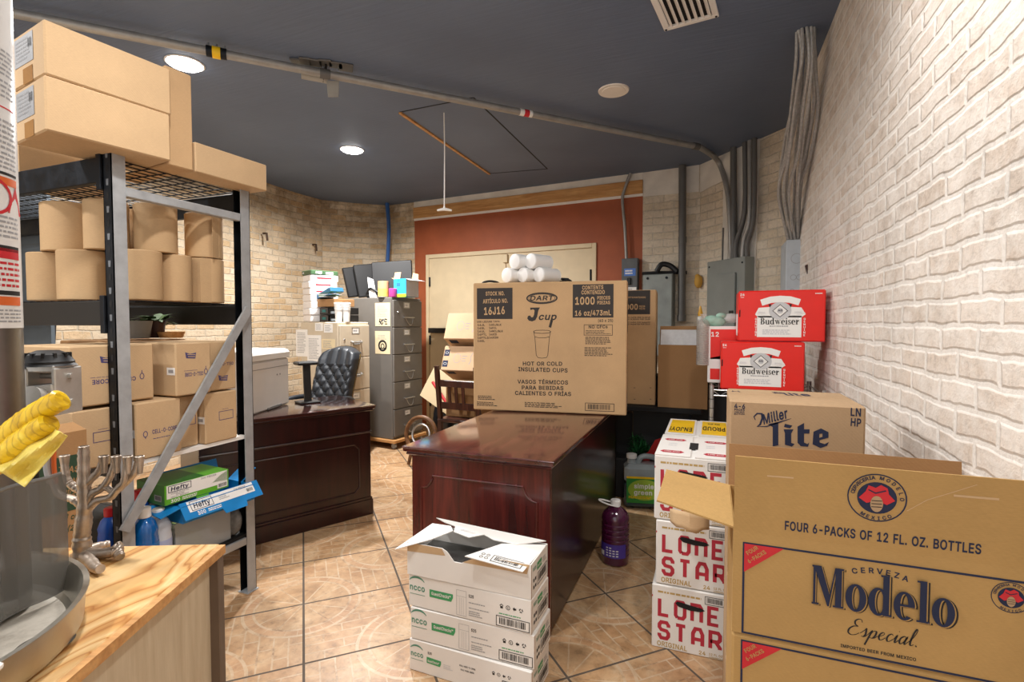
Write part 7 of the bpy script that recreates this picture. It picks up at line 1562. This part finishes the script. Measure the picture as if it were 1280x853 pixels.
F.text('300', d*.15, h2*.08, h2*.16, WHITE, w=.038, bold=.06).lines(d*.25, h2*.07, d*.55, h2*.24, 2, WHITE, .6); F.barcode(d*.80, h2*.10, d*.97, h2*.38, INK, WHITE, False)
F = Face(b, (0, 0, h2), (0, 1, 0), (-1, 0, 0)); F.rect(0, 0, d*.6, .20, HGD); FF = Face(b, (-.20, 0, 0), (1, 0, 0), (0, 0, 1)); FF.rect(0, 0, .20, h2, HGD); FF.lay(2).barcode(.13, .015, .18, .04, INK, GREY, False); b.build('body', t)
b = MB(); b.slab([(.001, d*.46, .0), (.001, d*.66, .0), (.01, d*.62, -.022), (.01, d*.48, -.022)], (1, 0, .2), .003, HG); b.build('tuck_tab', t)
def bottle(x, y, z, r, h, m, capm, label, tilt=0, band=None):
    t = thing('bottle', label, 'bottle', (x, y, z)); t.rotation_euler = (0, R(tilt), 0)
    b = MB(); b.lathe([(0, 0), (r*.9, 0), (r, .01), (r, h*.55), (r*.94, h*.62), (r, h*.68), (r*.75, h*.80), (r*.42, h*.86), (r*.40, h*.90)], m, 22, caps=False); b.build('body', t)
    b = MB(); b.lathe([(r*.46, h*.86), (r*.50, h*.87), (r*.50, h*.985), (r*.42, h), (0, h)], capm, 20, caps=False); b.build('cap', t)
    if band: b = MB(); b.lathe([(r+.0008, h*.15), (r+.0008, h*.50)], band, 22, caps=False); b.build('label', t)
BLQ = plain('blue_liquid', '#0f5fa8', .12, coat=.6); MILKY = plain('milky_plastic', '#c3c9d3', .3)
q = at(166, 640, y=1.33); bottle(-2.13, 1.365, ZD, .048, .285, BLQ, WHITE, 'blue liquid bottle with a white cap beside the front rack post', 0, plain('blue_film', '#1c6fb4', .3))
bottle(-2.15, 1.435, ZD, .046, .255, MILKY, WHITE, 'milky bottle with blue print and a white cap left of the clear bin', 0, plain('lilac_label', '#a9b4d6', .4))
bottle(-2.25, 1.425, ZD, .045, .325, plain('blue_bottle', '#1b56b5', .3), plain('red_cap', '#c21f26', .4), 'blue bottle with a red cap behind the milky bottle', 0, WHITE)
bottle(-2.335, 1.36, ZD, .045, .26, MATS['blue_bottle'], MATS['red_cap'], 'blue bottle with a red cap seen left of the front rack post', 0)
b = MB(); b.tube([(0, 0, 0), (-.12, .12, .06)], .006, BEAM, 8); tag(b.build('wooden_stick', None, (-2.115, 1.765, ZD+.165)), 'thin wooden stick poking out beside the clear bin', 'stick')
b = MB(); rd = random.Random(4); b.sphere((0, 0, .07), .055, plain('crumpled_film', '#77797a', .25, var=.4, scale=30, bump=.8), 16, 12, (1, .7, 1.3)); tag(b.build('plastic_wad', None, (-2.16, 1.79, ZD)), 'crumpled grey plastic film at the right end of the lower deck', 'plastic')
# cables on the left wall behind the rack
for px_, py0, py1, lb in ((54, 406, 470, 'black cable on the left wall seen under the middle rack deck, thicker one'), (22, 410, 560, 'black cable on the left wall near the tall labelled cylinder'), (63, 406, 460, 'thin black cable on the left wall beside the thicker one')):
    A_ = at(px_-4, py0-60, x=-4.60); B_ = at(px_+2, py1, x=-4.60); b = MB(); b.tube([A_-B_, (A_-B_)*.5+Vector((0, .03, 0)), Vector((0, 0, 0))], .014, BLK, 6); tag(b.build('wall_cable', None, B_), lb, 'cable')
# slate blue board leaning on the wall behind the rolls
q0 = at(10, 395, y=1.95); q1 = at(62, 395, y=1.95); b = MB(); b.box(q0.x-.3, q1.x+.05, 0, .02, 1.18, 2.3, plain('slate_board', '#5c666e', .6)); 
for i in range(3): b.box(q0.x-.3, q1.x+.05, -.001, 0, 1.42+i*.2, 1.424+i*.2, PANELD)
o = b.build('wall_panel', None, (0, 1.93, 0)); tag(o, 'slate blue panel standing behind the paper rolls at the left', 'panel')

# ================================================================= plywood topped counter at the left front
CN = Vector((-.987, .788)); ca = math.atan2(.086, .189); PT = .85
t = thing('plywood_counter', 'plywood topped counter with a tan panel side at the left front', 'counter', (CN.x, CN.y, 0), ca)
plywood_mat(); b = MB(); b.box(-1.0, 0, -.66, 0, PT-.020, PT, MATS['plywood'], .002)
b.build('plywood_top', t)
b = MB(); b.box(-.012, .0, -.66, 0, PT-.020, PT-.002, BEAM, X=Matrix.Translation((.012, 0, 0))); b.build('edge_banding', t)
sid = NT('textured_siding'); tc = sid.n('ShaderNodeTexCoord').outputs['Object']; no = sid.n('ShaderNodeTexNoise', i_Vector=sid.n('ShaderNodeMapping', i_Vector=tc, i_Scale=(60, 60, 7)).outputs[0], i_Scale=1.0, i_Detail=4.0)
sid.base(sid.ramp(no.outputs[0], [(.3, lin('#b5a387')), (.7, lin('#c8b89d'))]), .7); sid.bump(no.outputs[0], .5, .004)
b = MB(); b.box(-.03, -.012, -.655, -.02, 0, PT-.020, sid.m); b.build('side_panel', t)
b = MB(); b.box(-.98, -.03, -.035, -.02, 0, PT-.02, sid.m); b.build('back_panel', t)
b = MB(); b.box(-.025, .008, -.022, .0, 0, PT-.004, plain('brown_trim', '#6b5a4b', .6), .002); b.build('corner_trim', t)
# kraft carton with green print behind the counter
GRP = plain('forest_ink', '#25412c', .6); GX, GY = -1.95, .72; q = at(108, 537, x=GX); GD = q.y-GY; bz = q.z
b = MB(); b.box(-.30, 0, 0, GD, 0, .50, KRAFT3, .005); tag(b.build('carton', None, (GX, GY, 0)), 'plain brown carton on the floor under the green printed one', 'carton')
t = thing('carton', 'open brown carton with dark green printing behind the silver branch candelabrum', 'carton', (GX, GY, .502)); h = bz-.502
b = MB()
for (x0, x1, y0, y1) in ((-.30, 0, 0, .005), (-.30, 0, GD-.005, GD), (-.30, -.295, .005, GD-.005), (-.005, 0, .005, GD-.005)): b.box(x0, x1, y0, y1, 0, h, KRAFT3)
b.box(-.295, -.005, .005, GD-.005, 0, .005, KRAFT3); F = Face(b, (0, 0, 0), (0, 1, 0), (0, 0, 1), XF((GX, GY, .502), 0))
a = F.px(66, 574); c_ = F.px(104, 634); F.rect(.02, c_[1], GD-.012, a[1], GRP); F.lay(2).tpx('TEAS', 72, 592, 98, 590, 8, KRAFT3, bold=.02).tpx('AND', 84, 606, 100, 605, 8, KRAFT3, bold=.02).tpx('SPICES', 74, 621, 98, 620, 8, KRAFT3, bold=.02)
F.lay(1).tpx('8 cm', 80, 650, 98, 649, 7, GRP, bold=.02).tpx('(20)', 84, 664, 100, 663, 7, GRP, bold=.01); b.build('body', t)
b = MB(); b.slab([(0, 0, h), (0, GD, h), (-.07, GD, h+.02), (-.07, 0, h+.02)], (.2, 0, 1), .004, KRAFT3); b.build('flap', t)
# round drip pan
ALUP = metal_mat('pan_aluminium', '#b9b5ab', .38, .2, 10); DIRT = NT('stained_pan_floor'); tc = DIRT.n('ShaderNodeTexCoord').outputs['Object']; no = DIRT.n('ShaderNodeTexNoise', i_Vector=tc, i_Scale=12.0, i_Detail=8.0, i_Roughness=.7)
DIRT.base(DIRT.ramp(no.outputs[0], [(.3, lin('#8d8478')), (.5, lin('#b9b1a4')), (.7, lin('#cdc6ba'))]), .5, .15)
PC = Vector((-1.083, .277, PT+.001)); PR = .277
t = thing('drip_pan', 'round aluminium drip pan with a stained floor on the plywood counter', 'pan', PC)
b = MB(); b.lathe([(PR-.022, .0), (PR-.008, .006), (PR-.004, .054), (PR, .056), (PR, .058), (PR-.008, .058), (PR-.012, .050), (PR-.022, .010), (PR-.03, .004)], ALUP, 72, caps=False); b.build('rim', t)
b = MB(); b.lathe([(0, .0), (PR-.022, .0), (PR-.022, .004), (0, .005)], DIRT.m, 72, caps=False); 
b.lathe([(0, .0056), (.035, .0056)], plain('burnt_stain', '#575047', .6), 24, c=(.175, .16, 0), caps=False, X=None); b.build('pan_floor', t)
b = MB(); a_ = R(8); b.box(-.012, .012, -.03, .03, 0, .010, WHITE, .003, X=Matrix.Translation((PR*math.cos(a_)-.004, PR*math.sin(a_), .052)) @ Matrix.Rotation(a_, 4, 'Z')); b.build('rim_clip', t)
# tall labelled cylinder standing in the pan
kk = .80; q = EYE+ray(-62, 426)*kk; TR = .083; TB = PT+.008
t = thing('gas_cylinder', 'tall metal cylinder wrapped in a white warning label at the left edge', 'cylinder', (q.x, q.y, TB))
b = MB(); b.lathe([(0, 0), (TR-.01, 0), (TR, .01), (TR, 1.02), (TR-.02, 1.06), (.03, 1.085), (.03, 1.10), (0, 1.10)], metal_mat('cylinder_steel', '#8e8b86', .3, .25, 6), 56, caps=False); b.build('body', t)
LWH = plain('glossy_label', '#dedddb', .25, var=.03); ORA = plain('orange_ink', '#d8662a', .5); z0 = at(10, 411, y=q.y).z-TB+.0
b = MB(); b.lathe([(TR+.0006, z0), (TR+.0006, 1.015)], LWH, 56, caps=False); lb_ = b.build('warning_label', t)
b = MB()
def cyl_lines(mb, r, a0, a1, z0, z1, n_, m, seed):
    rd = random.Random(seed); st = (z1-z0)/n_
    for i in range(n_):
        a = a0
        while a < a1: w = rd.uniform(.05, .16); mb.lathe([(r, z0+i*st+st*.2), (r, z0+i*st+st*.65)], m, 4, caps=False, a0=a, a1=min(a1, a+w)); a += w+.03
fr = math.atan2(-q.y, -q.x); zz = lambda py: at(10, py, y=q.y).z-TB; rr = TR+.0012
A0, A1 = fr-1.0, fr+1.2
for py0, py1, m_ in ((203, 214, ORA), (298, 306, INK), (302, 316, RED), (360, 366, INK), (368, 380, ORA), (196, 200, INK)): b.lathe([(rr, zz(py1)), (rr, zz(py0))], m_, 30, caps=False, a0=A0, a1=A1)
for k, (py0, py1, n_, m_) in enumerate(((20, 60, 6, GREY), (64, 92, 4, GREY), (120, 165, 6, GREY), (166, 192, 4, GREY), (255, 288, 5, GREY), (318, 356, 5, RED), (384, 404, 4, GREY))): cyl_lines(b, rr, A0, A1, zz(py1), zz(py0), n_, m_, k)
b.lathe([(rr, zz(106)), (rr, zz(104))], RED, 30, caps=False, a0=A0, a1=A1)
for dz in (0,):
    for k in range(24):
        t0, t1 = k/24*6.283, (k+1)/24*6.283; c_ = fr+.55; R0 = .040
        b.add([((rr+.0004)*math.cos(c_+R0*f_*math.cos(t_)/TR), (rr+.0004)*math.sin(c_+R0*f_*math.cos(t_)/TR), zz(232)+R0*.75*f_*math.sin(t_)) for (f_, t_) in ((1, t0), (1, t1), (.85, t1), (.85, t0))], [(0, 1, 2, 3)], RED)
c_ = fr+1.15
b.add([((rr+.0004)*math.cos(c_+u_/TR), (rr+.0004)*math.sin(c_+u_/TR), zz(232)+v_) for (u_, v_) in ((-.02, -.022), (.02, -.022), (.0, .022))], [(0, 1, 2)], RED)
b.build('label_print', lb_)
# curved splash shield standing in the pan
SHD = clear_mat('smoked_polycarbonate', '#75726d', .66, .08); SR = .252
t = thing('splash_shield', 'curved smoky plastic splash shield standing in the drip pan', 'shield', PC+Vector((0, 0, .012)))
sA, sB = Vector((-1.043+1.083, .536-.277)), Vector((-1.036+1.083, .462-.277)); sC = Vector((-.955+1.083, .40-.277)); b = MB(); zt0 = .205
sp = sm([(sA.x-.004, sA.y+.004, 0), (sA.x+.006, sA.y-.02, 0), ((sA.x+sB.x)/2+.006, (sA.y+sB.y)/2, 0), (sB.x+.004, sB.y, 0), (.075, .135, 0), (.115, .09, 0), (.16, .065, 0)], 7); vv = []; n_ = len(sp)-1
for i, p in enumerate(sp):
    tn = (sp[min(i+1, n_)]-sp[max(i-1, 0)]).normalized(); nr_ = Vector((-tn.y, tn.x, 0))*.002
    e_ = max(0, 1-i/4); zb0 = .002+.018*e_**2; zt = zt0-.006*e_**2
    for s_ in (1, -1): vv += [p+nr_*s_+Vector((0, 0, zb0)), p+nr_*s_+Vector((0, 0, zt))]
ff = []
for i in range(n_):
    o_ = i*4; p_ = o_+4; ff += [(o_, p_, p_+1, o_+1), (o_+2, o_+3, p_+3, p_+2), (o_+1, p_+1, p_+3, o_+3), (o_, o_+2, p_+2, p_)]
ff += [(0, 1, 3, 2), (n_*4, n_*4+2, n_*4+3, n_*4+1)]; b.add(vv, ff, SHD); b.build('shield_sheet', t)
b = MB(); b.tube([p+Vector((0, 0, zt0+.001)) for p in sp[3:]], .0035, SHD, 8); b.build('rolled_edge', t)
# air operated pump on a post behind the pan
kp = .97; q = EYE+ray(68, 480)*kp; pz = q.z-PT
t = thing('pump', 'small chrome pump with a black fluted cap behind the yellow roll', 'pump', (q.x, q.y, PT)); t.rotation_euler = (0, 0, YAW)
sc = kp/640
def L2(px_, py_, dy=0.0): return Vector(((px_-68)*sc, dy, pz+(480-py_)*sc))
b = MB(); b.lathe([(0, 0), (.04, 0), (.04, .012), (.014, .016), (.012, pz-.05)], BLK, 24, c=(-34*sc, 0, 0), caps=False); b.build('stand_post', t)
b = MB(); prof = [(.0, 0), (38*sc*.74, 0), (26*sc, .004), (26*sc, .008), (24*sc, .012), (21.5*sc, 14*sc), (11*sc, 19*sc), (0, 19.5*sc)]; c_ = L2(61, 457)
b.lathe(prof, BLK, 24, c=c_, caps=False)
for k in range(12): a_ = k*math.pi/6; b.box(15*sc, 23*sc, -.0022, .0022, .012, 16*sc, BLK, X=Matrix.Translation(c_) @ Matrix.Rotation(a_, 4, 'Z')); 
b.build('fluted_cap', t)
b = MB()
for px_ in (50, 84): b.box(-.004, .004, -.03, .03, 0, 58*sc, ALU, .002, X=Matrix.Translation(L2(px_, 517)))
for py_ in (470, 502):
    b.tube([L2(46, py_), L2(91, py_)], 3.2*sc*1.1, ALU, 10)
b.box(-17*sc, 17*sc, -.028, .028, -4*sc, 4*sc, ALU, .002, X=Matrix.Translation(L2(67, 460))); b.build('cage', t)
b = MB(); b.lathe([(0, 0), (13*sc, 0), (15*sc, 6*sc), (15*sc, 26*sc), (12*sc, 32*sc), (0, 32*sc)], metal_mat('pump_grey', '#4d4b49', .4, .3, 20), 20, c=L2(67, 512), caps=False); b.build('body', t)
b = MB(); b.box(-16*sc, 16*sc, -.034, -.028, -5*sc, 5*sc, ALU, .002, X=Matrix.Translation(L2(69, 484)) @ Matrix.Rotation(R(-6), 4, 'Y')); b.lathe([(0, -.02), (13*sc, -.02), (13*sc, .02), (0, .02)], ALU, 20, X=Matrix.Translation(L2(68, 494, -.03)) @ Matrix.Rotation(R(80), 4, 'X')); b.build('outlet_flange', t)
b = MB(); b.box(-9*sc, 9*sc, -.02, .03, -30*sc, 30*sc, BLK, .008, X=Matrix.Translation(L2(38, 487, .01))); b.build('black_housing', t)
b = MB(); b.lathe([(0, 0), (5*sc, 0), (5*sc, 12*sc), (3.5*sc, 14*sc), (3.5*sc, 28*sc), (0, 28*sc)], BRASS, 6, c=L2(35, 532, .0), caps=False); b.build('brass_fitting', t)
b = MB(); b.tube(sm([L2(58, 556), L2(56, 585), L2(60, 605)], 6), 4.5*sc, PALEGREY, 10); b.build('braided_hose', t); b = MB(); b.tube(sm([L2(65, 556), L2(64, 585), L2(66, 606)], 6), 2.5*sc, ORA, 8); b.build('orange_wire', t)
# yellow rolled plastic
YP = NT('yellow_film'); tc = YP.n('ShaderNodeTexCoord').outputs['Object']; no = YP.n('ShaderNodeTexNoise', i_Vector=tc, i_Scale=26.0, i_Detail=5.0, i_Distortion=.8); wv = YP.n('ShaderNodeTexWave', i_Vector=tc, i_Scale=38.0, i_Distortion=6.0, i_Detail=3.0)
YP.base(YP.mix(.35, YP.ramp(no.outputs[0], [(.30, lin('#b88f0e')), (.5, lin('#e6bd16')), (.7, lin('#f3d84a'))]), YP.ramp(wv.outputs[0], [(.05, lin('#8a6c10')), (.16, g(1)), (1, g(1))]), 'MULTIPLY'), .35); YP.bump(no.outputs[0], .6, .006)
ky = .66; W_ = lambda x, y, k=ky: EYE+ray(x, y)*k
o0 = W_(40, 540); t = thing('yellow_roll', 'crinkled yellow plastic film rolled into tubes with a flared sheet below', 'plastic film', o0)
def crink(pa, pb, r, n_=34, seed=1):
    rd = random.Random(seed); ps = []; rr_ = []
    for i in range(n_+1): s_ = i/n_; ps.append(pa.lerp(pb, s_)-o0+Vector((0, 0, .006*math.sin(s_*3.1)))); rr_.append(r*(1+.022*math.sin(i*2.3)+rd.uniform(-.025, .025))*(.75 if i in (0, n_) else 1))
    return ps, rr_
b = MB(); ps, rr_ = crink(W_(78, 499), W_(-12, 564), .0138, 34, 1); b.tube(ps, rr_, YP.m, 16); b.build('upper_tube', t)
b = MB(); ps, rr_ = crink(W_(64, 527, .655), W_(-12, 588, .655), .0135, 30, 2); b.tube(ps, rr_, YP.m, 16); b.build('lower_tube', t)
b = MB(); N1, N2 = 16, 12; vv = []
for i in range(N1+1):
    for j in range(N2+1):
        s_, r_ = i/N1, j/N2; A_ = Vector((62-70*s_, 533+52*s_)); B_ = Vector((84-54*s_, 546+63*s_)); p = A_.lerp(B_, r_)
        vv.append(W_(p.x, p.y, (.648)+.010*math.sin(r_*8+s_*3)+.006*math.sin(s_*11))-o0)
b.add(vv, [(i*(N2+1)+j, (i+1)*(N2+1)+j, (i+1)*(N2+1)+j+1, i*(N2+1)+j+1) for i in range(N1) for j in range(N2)], plain('pale_yellow_film', '#ecd66a', .4, var=.15, scale=30, bump=.3)); o = b.build('flared_sheet', t); md = o.modifiers.new('th', 'SOLIDIFY'); md.thickness = .0012
# ---- silver branch candelabrum
km = 1.165; base_ = at(112, 697, z=PT+.004); km = (base_-EYE).dot(FW); t = thing('candelabrum', 'silver branch shaped candelabrum with cups standing on the plywood counter', 'candelabrum', (base_.x, base_.y, PT+.001)); org = Vector((base_.x, base_.y, PT+.001))
M_ = lambda x, y, dk=0: EYE+ray(x, y)*(km+dk)-org
mp = lambda X, Y: (60+X*.2226, 540+Y*.2227)
def branch(pts, r, name='branch', dk=0):
    b = MB(); P_ = sm([M_(*mp(*q[:2]), (q[2] if len(q) > 2 else 0)+dk) for q in pts], 7); n_ = len(P_); rd = random.Random(len(pts)+int(pts[0][0]))
    rr_ = [(r[0]+(r[1]-r[0])*i/(n_-1))*(1+rd.uniform(-.09, .09)) for i in range(n_)]; b.tube(P_, rr_, NICKEL, 12); return b
def cup(b, X, Y, r, dk=0):
    c_ = M_(*mp(X, Y), dk); b.lathe([(r*.55, -.035), (r*.8, -.015), (r, .0), (r*.8, .001), (r*.7, -.012), (0, -.013)], NICKEL, 18, c=c_, caps=False)
branch([(195, 690), (190, 600), (200, 500), (208, 400), (203, 300), (200, 200), (200, 95)], (.0165, .0095), 'trunk').build('trunk', t)
b = MB(); cup(b, 200, 82, .0095); b.build('centre_cup', t)
for nm_, pts, (cx_, cy_), r_, dk in (('l1', [(185, 330), (140, 305), (110, 270), (95, 200), (92, 150)], (92, 134), .0092, .01), ('l2', [(180, 410), (140, 380), (115, 372), (60, 350), (20, 250), (15, 160)], (12, 138), .0092, .02),
    ('r1', [(210, 300), (250, 260), (290, 215), (305, 165)], (312, 136), .0092, .0), ('r2', [(220, 400), (250, 345), (300, 320), (345, 260), (370, 190), (378, 150)], (382, 136), .0092, .0),
    ('r3', [(235, 425), (280, 385), (350, 368), (390, 320), (425, 280), (440, 170)], (446, 138), .0092, .0), ('r4', [(385, 330), (430, 290), (480, 240), (500, 190), (508, 160)], (514, 138), .0088, .01)):
    bb = branch(pts, (.0078, .0062), dk=dk); br_ = bb.build('branch', t); c_ = MB(); cup(c_, cx_, cy_, r_, dk); c_.build('cup', br_)
branch([(290, 310), (340, 320), (375, 360)], (.006, .0055)).build('twig', t)
for pts in ([(190, 680, .0), (150, 705, .02), (120, 720, .04)], [(195, 690, 0), (240, 730, -.03), (270, 765, -.06), (295, 770, -.07)], [(200, 680, 0), (290, 685, .0), (380, 675, .0), (400, 690, -.005), (405, 705, -.01)], [(380, 676, .0), (400, 645, .012), (415, 635, .015)], [(200, 680, 0), (270, 650, .04), (345, 630, .06)]):
    branch(pts, (.012, .008)).build('root', t)

# ---------------------------------------------------------------- odds and ends by the chrome rack
FILM = clear_mat('bag_film', '#c9c2ba', .35, .2); q = at(879, 432, y=3.30)
t = thing('lid_stack', 'stack of cup lids in clear film hanging beside the white edged red carton', 'cup lids', q)
b = MB(); hh = .115
for k in range(22): b.lathe([(.0, -hh+k*.0105), (.036, -hh+k*.0105), (.038, -hh+k*.0105+.004), (.033, -hh+k*.0105+.008), (0, -hh+k*.0105+.008)], plain('lid_plastic', '#b8aea4', .35, var=.1), 20, caps=False)
b.build('lids', t)
b = MB(); b.lathe([(.040, -hh-.004), (.0405, hh), (.03, hh+.03), (.010, hh+.05), (.02, hh+.075)], FILM, 20, caps=False); b.build('film', t)
q = at(905, 405, y=3.32); b = MB(); rd = random.Random(12); TEAL = plain('teal_film', '#9fc6b4', .35, bump=.6, scale=25); CLR2 = plain('crumpled_clear', '#c4c6c2', .3, bump=.6, scale=30)
for k in range(7): b.sphere((rd.uniform(-.07, .09), rd.uniform(-.03, .03), rd.uniform(.0, .05)), rd.uniform(.025, .05), TEAL if k % 2 else CLR2, 12, 8, (1.2, .8, .7))
tag(b.build('crumpled_bag', None, (q.x, y12+.06, at(905, 408, y=y12).z+.02)), 'crumpled teal and clear plastic bag on the white edged red carton', 'bag')
q = at(875, 408, y=3.72); b = MB(); b.lathe([(0, 0), (.022, 0), (.024, .02), (.024, .10), (.010, .125)], plain('clear_bottle', '#c9c7be', .2), 18, caps=False); b.lathe([(.016, .11), (.016, .135), (.010, .16), (.004, .185), (0, .185)], plain('amber_cap', '#d8a01f', .4), 16, caps=False)
tag(b.build('squeeze_bottle', None, (q.x, 3.78, at(875, 416, y=3.78).z)), 'small squeeze bottle with an amber cap above the dark brown carton', 'bottle')
